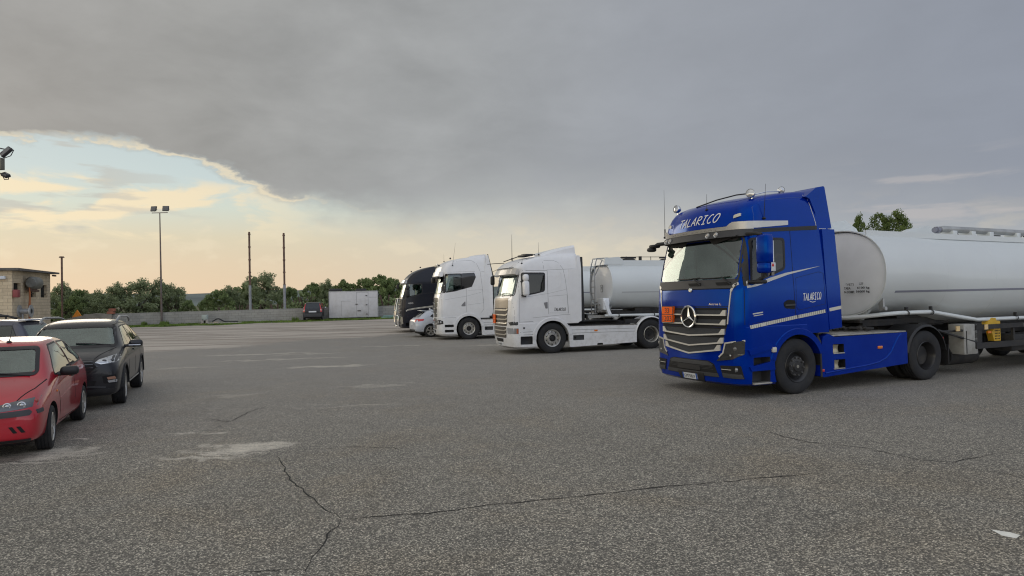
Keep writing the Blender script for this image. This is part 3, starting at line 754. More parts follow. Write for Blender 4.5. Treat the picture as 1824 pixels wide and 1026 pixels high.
# (px, top y, back offset, kind, width scale, label or None)
TREES = [(112, 512, 7, 'olive', .9, 'thin olive tree right of the block hut, beside the short pole'), (150, 520, 10, 'bush', 1.0, 'dark bush in the back row above the orange triangle'), (175, 522, 6, 'olive', .95, 'low olive tree above the ramp kerb, between orange triangle and bricks'), (208, 512, 5, 'olive', .9, 'olive tree just right of the red bricks, left of the broad olive'), (245, 502, 5, 'olive', 1.15, 'broad olive tree behind the wall, just left of the floodlight mast'),
         (283, 504, 6, 'olive', 1.0, 'olive tree crossed by the pole of the slim floodlight mast'), (308, 513, 5, 'olive', .85, 'olive tree just right of the slim floodlight mast, before the gap'), (336, 537, 4, 'bush', .45, 'smallest bush, low in the gap where the hill shows'), (372, 532, 9, 'bush', .6, 'low dark bush right of the gap, above the utility box'), (388, 520, 5, 'bush', .9, 'bushy tree above the left half of the black hose'), (415, 513, 6, 'olive', .9, 'olive tree above the right end of the black hose'), (440, 506, 9, 'bush', 1.0, 'dark bushy tree just behind the left rusty post'),
         (470, 494, 7, 'olive', 1.15, 'rounded olive between the two rusty posts, tallest crown behind the wall'), (512, 515, 10, 'bush', .9, 'bushy tree just behind the right rusty post'), (560, 510, 10, 'bush', .9, 'dark bushy tree behind the right side of the small black car'), (583, 505, 9, 'olive', .8, 'olive tree rising over the left end of the box body'), (612, 505, 11, 'bush', 1.0, 'bushy tree over the left half of the box body'), (645, 500, 10, 'bush', 1.0, 'bushy tree over the middle of the box body'), (680, 497, 8, 'bush', .9, 'bushy tree over the right end of the box body'), (705, 500, 9, 'bush', 1.0, 'bushy tree partly hidden by the chrome bull bar'), (735, 505, 9, 'olive', 1.0, 'olive tree hidden behind the near-black truck cab'), (770, 505, 9, 'bush', 1.0, 'bushy tree hidden behind the tall white cab'), (132, 530, 5, 'bush', .8, 'low bush immediately behind the orange triangle'), (95, 525, 9, 'bush', 1.0, 'dark bush touching the right corner of the block hut')]
for i, (px, ty, back, kd, ws_, lb) in enumerate(TREES):
    p = wall_pt(px, back); H = {'olive': 4.15, 'bush': 3.35}[kd]
    s_ = top_to_scale(p, px, ty, H)
    tree('olive_tree' if kd == 'olive' else 'bushy_tree', kd, i % len(CRN[kd]), p, s_ * ws_ if s_ > .8 else .8 * ws_, s_, rt.random() * 6, lb, OG if kd == 'olive' else BG)
for i, (px, ty, back, ws_, lb) in enumerate([(366, 536, 2.2, .7, 'low prickly pear directly above the utility box'), (400, 524, 2.2, 1.0, 'prickly pear above the middle of the black hose'), (432, 518, 2.4, 1.0, 'prickly pear just left of the left rusty post'), (455, 516, 2.2, 1.0, 'prickly pear at the right foot of the left rusty post'), (492, 516, 2.3, 1.0, 'prickly pear just left of the right rusty post'), (522, 504, 2.5, 1.0, 'prickly pear between the right rusty post and the small black car'), (546, 494, 3.0, .95, 'tall prickly pear behind the wall, above the small black car'), (575, 516, 2.5, 1.0, 'prickly pear between the small black car and the box body'), (600, 500, 3.2, 1.0, 'prickly pear over the left roof roll of the box body'), (630, 498, 3.5, 1.0, 'prickly pear over the centre of the box body roof'), (655, 494, 3.4, 1.0, 'prickly pear over the right roof roll of the box body'), (690, 492, 2.6, 1.1, 'large prickly pear between the white box body and the dark truck'), (225, 545, 2.2, .9, 'low prickly pear right of the bricks, just over the wall'), (140, 545, 2.4, .9, 'low prickly pear right of the orange triangle'), (180, 545, 2.2, .9, 'low prickly pear just left of the red bricks'), (265, 545, 2.4, .8, 'low prickly pear just left of the floodlight mast foot'), (302, 545, 2.2, .8, 'low prickly pear just right of the floodlight mast foot')]):
    p = wall_pt(px, back); sz = top_to_scale(p, px, ty, 3.75)
    cactus(i % 3, p, max(.75, sz) * ws_, sz, rt.random() * 6, lb, CG)
# trees showing over the tank on the right
for px, ty, v, wd_, lb in ((1530, 393, 0, .55, 'small leafy tree top left of the pair above the white tank'), (1568, 389, 1, .8, 'middle leafy tree top above the white tank'), (1600, 386, 2, .9, 'rightmost and tallest leafy tree top above the white tank')):
    Yd = 38.0; z = at_depth(px, ty, Yd); t_ = z.z / 5.4
    tree('leafy_tree', 'bright', v, (z.x, Yd, gz(Yd)), wd_ * .9, t_, v * 2.0, lb, 'leafy trees above the white tank')
# ------------------------------------------------------------------ poles, hut, box body, debris
POLE = mat('weathered pole steel', (.16, .14, .13), .7, .2, var=.25, dirt=((.22, .11, .06), 2.0)); RUSTP = mat('rusty pole', (.14, .085, .065), .8, var=.35); FLOODM = mat('floodlight housing', (.035, .036, .04), .5)
def flood(t, c, yaw, pitch, w=.42, h=.32, roll=0.0):
    rot = Matrix.Rotation(yaw, 3, 'Z') @ Matrix.Rotation(roll, 3, 'Y') @ Matrix.Rotation(pitch, 3, 'X')
    o = MB().box((0, 0, 0), (w, .10, h), .02).build('floodlight', FLOODM, t); o.location = c; o.rotation_euler = rot.to_euler()
    MB().box((0, -.055, 0), (w * .88, .012, h * .86), .004).build('lamp_glass', mat('floodlight glass', (.06, .062, .065), .1, coat=1.0), o)
    MB().tube([(-w * .52, 0, 0), (-w * .5, .1, -h * .1), (0, .14, -h * .4), (w * .5, .1, -h * .1), (w * .52, 0, 0)], .015, 5).build('yoke', FLOODM, o)
    return o
p = wall_pt(288, -.35); zt = at_depth(286, 379, p.y).z - p.z
t = empty('floodlight_mast', p, 0, 'tall slim floodlight mast with two black lamps in front of the block wall', 'light pole'); t.rotation_euler = (0, R(-.3), 0)
MB().tube([(0, 0, -.1), (0, 0, zt * .5), (0, 0, zt)], [.085, .065, .04], 10).build('pole', POLE, t); MB().box((0, 0, zt), (1.25, .06, .05)).build('cross_arm', POLE, t)
for sx in (-.48, .48): flood(t, (sx, 0, zt + .33), sx * .3, R(-15), .48, .42)
for px, py, lb in ((446, 413, 'left of two tall rusty steel posts rising behind the block wall'), (507.5, 415, 'right of two tall rusty steel posts rising behind the block wall')):
    p = wall_pt(px, .9); zt = at_depth(px, py, p.y).z - p.z
    t = empty('steel_post', p, 0, lb, 'post', 'tall steel posts behind the wall')
    MB().tube([(0, 0, 0), (0, 0, 3.1)], .115, 8).build('concrete_sleeve', mat('concrete sleeve', (.30, .31, .33), .8, var=.15), t); MB().tube([(0, 0, 3.1), (0, 0, zt)], .085, 8).build('post_shaft', RUSTP, t)
    for k in range(5): MB().lathe([(.085, -.06), (.11, -.05), (.11, .05), (.085, .06)], (0, 0, 3.1 + (zt - 3.3) * k / 4), (0, 0, 1), 10).build('collar', RUSTP, t)
p = wall_pt(111, 1.5); zt = at_depth(112, 459, p.y).z - p.z
t = empty('short_pole', p, 0, 'short rusty pole with a small cap beside the block hut', 'pole'); MB().tube([(0, 0, -.2), (0, 0, zt)], .07, 8).build('pole_shaft', RUSTP, t); MB().cyl((0, 0, zt), (0, 0, zt + .10), .20, .15, 10).build('pole_cap', RUSTP, t)
# near floodlight mast at the left edge
Yd = 22.5; p = at_depth(-9, 560, Yd)
t = empty('near_floodlight_mast', (p.x, Yd, 0), 0, 'floodlight mast cut off by the left edge, lamps and control box showing', 'light pole')
zt = at_depth(-9, 262, Yd).z; MB().tube([(0, 0, 0), (0, 0, zt)], [.09, .06], 10).build('pole', POLE, t)
a = at_depth(11, 271, Yd); flood(t, (a.x - p.x, 0, a.z), R(15), R(-35), .40, .22, R(-45)); MB().tube([(0, 0, zt), (a.x - p.x, .1, a.z + .1)], .02, 6).build('lamp_arm', FLOODM, t)
a = at_depth(10, 312, Yd); flood(t, (a.x - p.x, 0, a.z), R(-15), R(-60), .27, .18, R(25)); MB().tube([(0, 0, a.z + .1), (a.x - p.x, .1, a.z + .05)], .02, 6).build('lamp_arm', FLOODM, t)
a = at_depth(0, 292, Yd); MB().box((a.x - p.x, 0, a.z), (.20, .18, .40), .01).build('control_box', mat('olive grey box', (.17, .165, .13), .7), t)
# block hut
def build_hut():
    C = at_depth(22, 560, 42.0); zg = gz(42)
    e = at_depth(90, 560, 49.0); d = Vector((e.x - C.x, e.y - C.y)); L_ = d.length; rz = atan2(d.y, d.x)
    t = empty('block_hut', (C.x, C.y, zg), rz, 'small tan concrete block hut with flat roof and three dark window openings', 'building')
    H0 = at_depth(22, 482, 42).z - zg; H1 = at_depth(90, 488, 49).z - zg
    HM = block_mat('tan block hut wall', (.68, .57, .40), (.58, .48, .33), (.38, .31, .22), .5, .22)
    w = MB(); D = 6.0
    # walls as a solid box with sloped top; local x along the long face, y away (left of it)
    w.loft([[(0, 0, -.3), (L_, 0, -.3), (L_, D, -.3), (0, D, -.3)], [(0, 0, H0), (L_, 0, H1), (L_, D, H1), (0, D, H0)]])
    o = w.build('wall', HM, t, 0)
    cuts = []
    wins = [(.06, .235), (.41, .56), (.74, .90)]
    # positions from the picture columns
    cols = [(155, 242), (330, 410), (465, 540)]
    us = []
    for c0, c1 in cols:
        uu = []
        for c in (c0, c1):
            px = c / 6.41; r = ray(px, 520); A = Vector((C.x, C.y)); dd = d.normalized()
            det = r.x * (-dd.y) - r.y * (-dd.x); k = (A.x * (-dd.y) - A.y * (-dd.x)) / det; q_ = Vector((r.x * k, r.y * k)) - A; uu.append(q_.dot(dd))
        us.append(uu)
    for u0, u1 in us: cuts.append(MB().box(((u0 + u1) / 2, 0, 3.0), (u1 - u0, .5, .9)))
    carve(o, cuts, [HM] * 3)
    o.data.polygons.foreach_set('use_smooth', [False] * len(o.data.polygons))
    for u0, u1 in us:
        f = MB().box(((u0 + u1) / 2, .22, 3.0), (u1 - u0, .02, .9)).build('window', DARK, t)
        MB().box(((u0 + u1) / 2, .12, 2.8), (u1 - u0, .03, .04)).box(((u0 + u1) / 2, .12, 3.2), (.04, .03, .5)).build('window_bar', STEEL, f)
    rf = MB(); rf.loft([[(-.35, -.45, H0), (L_ + .55, -.45, H1), (L_ + .55, D + .3, H1), (-.35, D + .3, H0)], [(-.35, -.45, H0 + .16), (L_ + .55, -.45, H1 + .12), (L_ + .55, D + .3, H1 + .12), (-.35, D + .3, H0 + .16)]])
    rf.build('roof', mat('dark roof edge', (.13, .12, .11), .8, var=.2), t, 0)
    MB().box((L_ + .2, -.2, H1 - .12), (.6, .12, .12)).build('roof_beam', RUSTP, t)
    tk = MB(); um = (us[0][1] + us[1][0]) / 2 + .3
    tk.loft([[(um - .9 + (.25 if k in (0, 8) else 0), -.40 + (.30 if k in (0, 8) else .35) * sin(a) , 2.95 + (.35 if k in (0, 8) else .42) * cos(a)) for a in [2 * pi * j / 16 for j in range(16)]] if False else [(um - .75 + 1.5 * k / 8, -.45 + (.28 if k in (0, 8) else .36) * sin(a), 3.5 + (.30 if k in (0, 8) else .42) * cos(a)) for a in [2 * pi * j / 16 for j in range(16)]] for k in range(9)])
    tk.build('wall_tank', mat('grey wall tank', (.17, .17, .15), .6, var=.2), t); MB().box((um, -.3, 3.02), (1.1, .3, .2), .03).box((um + .75, -.35, 2.98), (.4, .2, .14)).build('tank_bracket', RUSTP, t)
    hz = MB()
    for k, (u, z1, z0, bend) in enumerate(((um - .65, 3.2, .3, .25), (um - .45, 3.1, .2, -.2), (um - .52, 3.3, .2, .1))): hz.tube([(u, -.35, z1), (u + bend, -.3, (z1 + z0) / 2), (u - bend * .6, -.3, z0)], .045, 6)
    hz.build('orange_hose', mat('orange hose', (.42, .14, .05), .7), t)
    MB().box((.02 + us[0][0] * .3, -.2, 2.75), (.45, .3, .5), .05).build('red_box', mat('faded red box', (.26, .06, .06), .6), t)
    MB().lathe([(.16, -.35), (.42, -.35), (.42, -.28), (.18, -.26), (.18, .26), (.42, .28), (.42, .35), (.16, .35)], (us[0][0] + .9, -.35, 1.6), (0, 1, .0), 20).cyl((us[0][0] + .9, -.2, .2), (us[0][0] + .9, -.2, 1.6), .06).build('hose_reel', GALV, t)
    MB().box((-.12, .6, H0 - .45), (.25, .6, .22), .06).build('wall_lamp', PLATE, t)
    MB().tube([(-.2, 1.6, .1), (-.2, 1.5, 1.35), (-.2, .9, 1.5), (-.2, .3, 1.35), (-.2, .1, .2)], .06, 6).build('pipe_hoop', STEEL, t)
    return t
build_hut()
# ramp behind the dark car: sloping concrete parapet
a = wall_pt(86, -.5); b = wall_pt(200, -.2)
def build_ramp():
    A = Vector((a.x, a.y)); B = Vector((b.x, b.y)); d = B - A; L_ = d.length
    t = MB().prism([(0, -.4), (L_, -.4), (L_, 1.05), (L_ * .72, 1.15), (0, .55)], 'y', -.25, .6)
    o = t.build('concrete_ramp', mat('ramp concrete', (.27, .245, .20), .9, var=.3, vscale=.8), None, 0); o.location = (A.x, A.y, gz(A.y)); o.rotation_euler = (0, 0, atan2(d.y, d.x)); tag(o, 'sloping tan concrete ramp kerb between the block hut and the wall', 'ramp')
    p = A + d * .42; o = MB().prism([(-.42, 0), (.42, 0), (0, .62)], 'y', -.03, .03).prism([(-.30, .07), (.30, .07), (0, .5)], 'y', -.045, -.032).build('warning_triangle', mat('orange sign', (.75, .27, .03), .5), None, 0)
    o.location = (p.x, p.y + .2, gz(p.y) + .82); tag(o, 'orange warning triangle standing on the ramp kerb', 'sign')
    p = A + d * .98; o = MB().box((0, 0, .1), (.5, .3, .2), .01).box((.1, 0, .32), (.42, .28, .2), .01).build('brick_pile', mat('red brick', (.36, .14, .09), .8, var=.2), None, 0)
    o.location = (p.x, p.y, gz(p.y) + 1.05); tag(o, 'two red bricks stacked on the wall end above the dark car', 'bricks')
build_ramp()
# white box body standing on the verge
def build_box():
    p0 = at_depth(586.5, 568, 55.6); p1 = at_depth(673.5, 565, 56.6); d = Vector((p1.x - p0.x, p1.y - p0.y)); L_ = d.length
    t = empty('white_box_body', (p0.x, p0.y, gz(p0.y)), atan2(d.y, d.x), 'weathered white lorry box body with a side door standing on the grass by the wall', 'container')
    z0 = .18; H = at_depth(590, 519, p0.y).z - gz(p0.y) - z0; D = 2.2
    BM = mat('weathered white panel', (.60, .60, .61), .6, var=.04, dirt=((.33, .31, .27), 1.1, .2, 3.0, .5))
    MB().box((L_ / 2, D / 2, z0 + H / 2), (L_, D, H), .03).build('box_shell', BM, t)
    gl = mat('panel joint grey', (.25, .25, .25), .7)  # grey of the door and panel joints
    F = Flat('y-', 0.0)
    PB(F).line('y-', [(L_ * .56, z0 + .1), (L_ * .56, z0 + H - .12), (L_ * .80, z0 + H - .12), (L_ * .80, z0 + .1), (L_ * .56, z0 + .1)], .02, .006, .02).line('y-', [(L_ * .25, z0 + .15), (L_ * .25, z0 + H * .62), (L_ * .45, z0 + H * .62)], .015, .006, .02).line('y-', [(L_ * .82, z0 + H * .75), (L_ * .97, z0 + H * .75)], .015, .006, .02).build('door_outline', gl, t)
    h = MB()
    for z in (.12, .47, .82): h.box((L_ * .765, -.03, z0 + H * z), (.14, .05, .06))
    h.box((L_ * .56, -.03, z0 + H * .5), (.2, .05, .05)); h.box((L_ * .61, -.03, z0 + H * .25), (.28, .05, .07)); h.build('door_hinges', STEEL, t)
    st = MB()
    for z in (.1, .5, .93): st.box((-.03, .4, z0 + H * z), (.05, .06, .10))
    for y in (.3, 1.1, 1.9): st.cyl((-.03, y, z0), (-.03, y, z0 + H), .02)
    st.build('rear_locks', STEEL, t)
    e = MB(); 
    for x in (0, L_ - .02): e.box((x + .01, -.004, z0 + H / 2), (.06, .02, H - .02))
    e.box((L_ / 2, -.006, z0 + H - .03), (L_ - .1, .02, .05)); e.box((L_ / 2, -.006, z0 + .03), (L_ - .1, .02, .05)); e.build('edge_trim', GALV, t)
    MB().box((.55, .9, z0 + H + .12), (1.1, .8, .22), .08).build('roof_roll', BLACK, t); MB().box((L_ * .66, .9, z0 + H + .10), (.9, .8, .2), .08).build('roof_roll', BLACK, t)
    s_ = MB(); s_.box((L_ / 2, .5, .0), (L_ - .3, .15, .36)); s_.box((L_ / 2, 1.7, .0), (L_ - .3, .15, .36)); s_.build('skid_beams', STEEL, t)
build_box()
def thing1(name, label, cat, mb, m, loc, rz=0, smooth=35):
    o = mb.build(name, m, None, smooth); o.location = loc; o.rotation_euler = (0, 0, rz); tag(o, label, cat); return o
p = wall_pt(365, -.9)
t = empty('water_meter_box', p, 0, 'small pale utility box with a black door gap at the foot of the wall', 'box'); MB().box((0, 0, .55), (.42, .3, .45), .02).build('lid_box', mat('pale teal box', (.40, .46, .43), .6), t); MB().box((-.16, 0, .2), (.2, .3, .42)).box((.2, 0, .2), (.16, .3, .42)).build('plinth', mat('pale concrete', (.40, .38, .35), .85, var=.15), t); MB().box((.02, .05, .22), (.16, .2, .4)).build('gap', DARK, t)
thing1('broken_bricks', 'heap of pale broken bricks beside the utility box', 'rubble', MB().box((-.35, 0, .05), (.7, .35, .12), .02).box((.35, .05, .08), (.5, .35, .14), .02).box((.75, -.05, .12), (.35, .25, .2), .02).box((.1, -.2, .04), (.4, .2, .1), .02), mat('broken brick', (.36, .29, .23), .9, var=.3), wall_pt(369, -1.2))
a = wall_pt(378, -1.1); b = wall_pt(424, -1.0)
pts = []
for k in range(13):
    u = k / 12; q_ = a.lerp(b, u); z = .16 + .28 * math.exp(-((u - .22) / .18) ** 2); pts.append((q_.x, q_.y, gz(q_.y) + z))
tag(MB().tube(pts, .05, 8).build('black_hose', BLACK, None), 'thick black hose lying on the pale slab by the wall', 'hose')
a = wall_pt(370, -1.5); b = wall_pt(431, -1.3); d = b - a
thing1('concrete_slab', 'pale flat concrete slab on the grass under the black hose', 'slab', MB().box((0, 0, .06), (d.length, .9, .14), .03), mat('pale concrete', (.40, .38, .35), .85), (a + b) / 2, atan2(d.y, d.x), 0)
p = on_ground(694, 567.5); thing1('teal_boards', 'short stack of pale teal boards at the foot of the wall near the dark truck', 'boards', MB().box((0, 0, .12), (1.4, .5, .09), .01).box((.05, .02, .23), (1.2, .4, .08), .01).box((-.4, 0, .03), (.1, .5, .1)).box((.4, 0, .03), (.1, .5, .1)), mat('teal board', (.22, .36, .35), .7), p, R(10))
p = on_ground(670, 566); thing1('scrap_beam', 'dark bent scrap beams leaning between the box body and the wall', 'scrap', MB().tube([(-.6, 0, .05), (.2, 0, .45), (1.1, 0, .65)], .07, 6).tube([(-.2, .1, .05), (.6, .1, .30), (1.3, .1, .45)], .06, 6), STEEL, (p.x, p.y, p.z))
p = on_ground(570, 569.5); thing1('white_plank', 'thin white plank lying in the grass left of the box body', 'plank', MB().box((0, 0, .03), (1.0, .12, .05)), PLATE, p, R(5))
# ------------------------------------------------------------------ wheels
def tyre_bm(Ro, Rr, w, tread=True):
    b = MB(); h = w / 2; s = 0.035 * Ro / 0.5
    prof = [(Rr - .012, -h * .80), (Rr + .015, -h * .92), ((Ro + Rr) / 2 - .02, -h), (Ro - s * 1.6, -h * .97), (Ro - s * .5, -h * .86), (Ro, -h * .72)]
    gro = [-.45, -.15, .15, .45]
    top = [(Ro, -h * .72)]
    if tread:
        for g in gro:
            c = g * h * 1.35; top += [(Ro, c - .010), (Ro - .012, c - .007), (Ro - .012, c + .007), (Ro, c + .010)]
    top += [(Ro, h * .72)]
    prof = prof[:-1] + top + [(r, -t) for r, t in reversed(prof[:-1])]
    b.lathe(prof, (0, 0, 0), (0, 1, 0), 56)
    return b
def truck_wheel(parent, x, y, side, style, Ro=0.515, w=0.31, name='wheel', dual=False, steer=0.0):
    """wheel > tyre, rim, hub; side=+1 outer face towards +y"""
    Rr = 0.292
    root = MB()
    # hub is the carrying mesh of the part
    root.cyl((0, -0.08 * side, 0), (0, 0.02 * side, 0), 0.20, 0.2, 20)
    o = root.build(name, STEEL, parent, 35, (x, y, Ro))
    if steer: o.rotation_euler = (0, 0, steer)
    t = tyre_bm(Ro, Rr, w).build('tyre', RUBBER, o)
    rb = MB(); e = w / 2 * side
    if style in ('alu', 'alu_front'):
        rb.lathe([(Rr + .004, e * .9), (Rr - .004, e * .97), (Rr - .03, e * .93), (Rr - .045, e * .70), (Rr - .055, e * .55), (.20, e * .62), (.175, e * .92), (.165, e * .98), (.115, e * .98), (.11, e * .7)], (0, 0, 0), (0, 1, 0), 40)
        m = RIMAL
    elif style == 'alu_rear':
        rb.lathe([(Rr + .004, e * .9), (Rr - .006, e * .97), (Rr - .03, e * .8), (Rr - .045, e * .1), (.235, -e * .25), (.13, -e * .30), (.10, -e * .1)], (0, 0, 0), (0, 1, 0), 40)
        m = RIMAL
    elif style == 'black_front':
        rb.lathe([(Rr + .004, e * .9), (Rr - .004, e * .97), (Rr - .03, e * .86), (Rr - .05, e * .55), (.225, e * .45), (.20, e * .60), (.185, e * .84), (.10, e * .9), (.085, e * 1.02), (.0, e * 1.04)], (0, 0, 0), (0, 1, 0), 40)
        m = RIMBK
    else:
        rb.lathe([(Rr + .004, e * .9), (Rr - .006, e * .97), (Rr - .03, e * .7), (Rr - .045, -e * .35), (.225, -e * .55), (.14, -e * .60), (.13, -e * .1), (.09, e * .05), (.0, e * .08)], (0, 0, 0), (0, 1, 0), 40)
        m = RIMBK
    rim = rb.build('rim', m, o)
    bb = MB(); nb = 10
    for k in range(nb):
        a = 2 * pi * k / nb + .15
        if style in ('alu', 'alu_front'):
            bb.cyl((.143 * cos(a), e * .97, .143 * sin(a)), (.143 * cos(a), e * 1.10, .143 * sin(a)), .016, .013, 6)
        elif style == 'black_front':
            bb.cyl((.163 * cos(a), e * .86, .163 * sin(a)), (.163 * cos(a), e * 1.04, .163 * sin(a)), .019, .015, 6)
        else:
            rr_ = .155; bb.cyl((rr_ * cos(a), -e * .58, rr_ * sin(a)), (rr_ * cos(a), -e * .42, rr_ * sin(a)), .016, .013, 6)
    bb.build('wheel_nuts', CHROME if 'alu' in style else mat('dull nut steel', (.13, .13, .135), .35, .5), o)
    hb = MB(); nh = 10
    for k in range(nh):
        a = 2 * pi * (k + .5) / nh
        if style in ('alu', 'alu_front'): hb.cyl((.213 * cos(a), e * .60, .213 * sin(a)), (.213 * cos(a), e * .655, .213 * sin(a)), .021, .021, 10)
        elif style == 'alu_rear': hb.cyl((.195 * cos(a), -e * .27, .195 * sin(a)), (.195 * cos(a), -e * .20, .195 * sin(a)), .024, .024, 10)
    if style in ('alu', 'alu_front', 'alu_rear'):
        hb.cyl((0, e * (.9 if style != 'alu_rear' else -.3), 0), (0, e * (1.02 if style != 'alu_rear' else .25), 0), .088, .07, 16)
        hb.build('hub_cap', RIMBK, o)
    elif style == 'black_front':
        hb.cyl((0, e * 1.03, 0), (0, e * 1.06, 0), .03, .03, 12); hb.build('hub_badge', CHROME, o)
    if dual:
        tyre_bm(Ro, Rr, w * .93, False).build('inner_tyre', RUBBER, o, 35, (0, -side * (w + .04), 0))
    return o
def levels_bm(L, n_f=10, n_c=8, xs=(-.2, -.45, -.7)):
    """stack of plan outlines -> closed body. level=(z,xf,bulge,w,rc,xr)"""
    b = MB(); rings = []
    for z, xf, bg, w, rc, xr in L:
        half = []
        yc = w - rc; xe = xf - bg * (yc / w) ** 2
        for k in range(n_f): y = yc * k / n_f; half.append((xf - bg * (y / w) ** 2, y))
        for k in range(n_c + 1):
            a = pi / 2 * k / n_c; half.append((xe - rc + rc * cos(a) ** .9 if cos(a) > 1e-6 else xe - rc, yc + rc * sin(a) ** .9))
        x0 = xe - rc; x1 = xr + .05
        for t in (.12, .25, .4, .55, .7, .85, 1): half.append((x0 + (x1 - x0) * t, w))
        half.append((xr, w - .04)); half.append((xr, w * .5))
        ring = [(x, y, z) for x, y in half] + [(x, -y, z) for x, y in reversed(half) if y > 1e-6]
        rings.append(ring)
    b.loft(rings)
    bmesh.ops.recalc_face_normals(b.bm, faces=b.bm.faces[:])
    return b
def interp_levels(L, step=.06):
    out = []
    for a, b in zip(L, L[1:]):
        n = max(1, int(abs(b[0] - a[0]) / step))
        for k in range(n): out.append(tuple(a[i] + (b[i] - a[i]) * k / n for i in range(6)))
    out.append(L[-1]); return out
def arc_pts(cx, cz, r, a0, a1, n=18): return [(cx + r * cos(R(a0 + (a1 - a0) * k / n)), cz + r * sin(R(a0 + (a1 - a0) * k / n))) for k in range(n + 1)]
def fender(cx, cz, r0, r1, a0, a1, ya, yb, lip=.03):
    """arched mudguard between y=ya (outer) and yb"""
    b = MB(); s = 1 if ya > 0 else -1
    rings = []
    for k in range(25):
        a = R(a0 + (a1 - a0) * k / 24); c, z = cos(a), sin(a)
        rings.append([(cx + r0 * c, ya, cz + r0 * z), (cx + r1 * c, ya, cz + r1 * z), (cx + (r1 + lip) * c, ya - s * lip, cz + (r1 + lip) * z), (cx + (r1 + lip) * c, yb, cz + (r1 + lip) * z), (cx + (r0 + lip) * c, yb, cz + (r0 + lip) * z), (cx + (r0 + lip) * c, ya - s * lip, cz + (r0 + lip) * z)])
    b.loft(rings); return b
def tractor(name, label, pos, heading, st, scale=1.0):
    """generic tractor unit; st = style dict. Local x forward from the front axle, y left, z up."""
    t = empty(name, (pos[0], pos[1], gz(pos[1])), heading, label, 'truck', None, scale)
    P = st['paint']; WB = st['wb']
    L = interp_levels(st['levels'])
    cab = levels_bm(L)
    low = levels_bm(interp_levels(st['bumper']))
    sk = Skin([cab.bm, low.bm]); skc = Skin([cab.bm])
    me = bpy.data.meshes.new('cab_body'); cab.bm.to_mesh(me); cab.bm.free()
    body = link('cab_body', me, P, t, 32)
    ci = st['cavity']
    cav = MB().box((ci[0], 0, ci[1]), (ci[2], 2.3, ci[3]), .08)
    cuts = [cav]; cm = [INT]
    wsb, wst, wsy = st['ws']
    ws = [(-wsy, wsb), (wsy, wsb), (wsy - .02, wst), (-wsy + .02, wst)]
    cuts.append(MB().prism(rpoly(offset_poly(ws, -.035), .08), 'x', .95, 2.2)); cm.append(DARK)
    for w_ in st['swin']:
        pl = rpoly(offset_poly(w_, -.02), .07)
        cuts.append(MB().prism(pl, 'y', 1.0, 1.5)); cm.append(DARK)
        cuts.append(MB().prism(pl, 'y', -1.5, -1.0)); cm.append(DARK)
    ar = st['arch_r']
    cuts.append(MB().cyl((0, -1.5, .515), (0, 1.5, .515), ar, ar, 48)); cm.append(DARK)
    carve(body, cuts, cm)
    me = bpy.data.meshes.new('bumper'); low.bm.to_mesh(me); low.bm.free()
    bump = link('bumper', me, st.get('bumper_paint', P), t, 32)
    cuts = [MB().cyl((0, -1.5, .515), (0, 1.5, .515), ar, ar, 48)]
    for s_ in (1, -1):
        for (xa, xb, za, zb) in st['steps']:
            cuts.append(MB().box(((xa + xb) / 2, s_ * 1.2, (za + zb) / 2), (xb - xa, .36, zb - za), .02))
    carve(bump, cuts, [DARK] + [st.get('step_mat', GREYPL)] * 8)
    # glazing
    PB(sk).panel('x+', ws, .002, .006, .09).build('windscreen', CLEAR, t)
    PB(sk).panel('x+', offset_poly(rpoly(ws, .09), .012), .006, .012, 0, .1, hole=.030).build('windscreen_frame', BLACK, t)
    for s_ in ('y+', 'y-'):
        for w_ in st['swin']:
            g = PB(sk).panel(s_, w_, .002, .006, .07).build('side_window', st.get('sglass', SIDEG), t)
            PB(sk).panel(s_, offset_poly(rpoly(w_, .07), .014), .006, .012, 0, .1, hole=.045).build('window_seal', BLACK, g)
    # interior
    zf = st['floor']
    it = MB(); it.box((st['dash'], 0, wsb - .10), (.42, 2.1, .30), .06)
    it.box((st['dash'] - .05, .62, wsb + .02), (.25, .55, .16), .06)
    it.build('dashboard', INT, t)
    sw = MB(); c = Vector((st['dash'] - .28, .62, wsb + .05))
    sw.lathe([(.20, -.015), (.225, 0), (.20, .015), (.185, 0), (.20, -.015)], c, (.5, 0, .85), 24); sw.cyl(c, c + Vector((.18, 0, -.2)), .03); sw.box(c, (.06, .36, .04), .015)
    sw.build('steering_wheel', BLACK, t)
    for s_ in (1, -1):
        se = MB(); x = st['dash'] - .85
        se.box((x, .62 * s_, zf + .55), (.5, .5, .16), .06).box((x - .26, .62 * s_, zf + .92), (.14, .48, .72), .06).box((x - .28, .62 * s_, zf + 1.38), (.1, .28, .2), .04)
        se.build('seat', SEAT, t)
    MB().box((-.55, 0, zf + .55), (.55, 2.0, .35), .06).build('bunk', SEAT, t)
    # chassis, with low boxes added to block light underneath
    ch = MB()
    for s_ in (1, -1): ch.box(((-WB - 1.0 + .9) / 2, .40 * s_, .86), (WB + 1.9, .07, .27))
    for x in (-.9, -1.9, -2.7, -WB + .6, -WB - .6, -WB - .95): ch.box((x, 0, .86), (.10, .8, .2))
    ch.cyl((-WB, -.9, .515), (-WB, .9, .515), .09); ch.ball((-WB, 0, .515), (.5, .45, .5)); ch.cyl((-.6, 0, .6), (-WB, 0, .55), .06)
    ch.cyl((0, -.95, .46), (0, .95, .46), .07); ch.box((.3, 0, .75), (1.6, .9, .35), .05); ch.box((.85, 0, .42), (.9, 1.8, .28), .04)  # last box: unseen block added to keep light from under the bumper
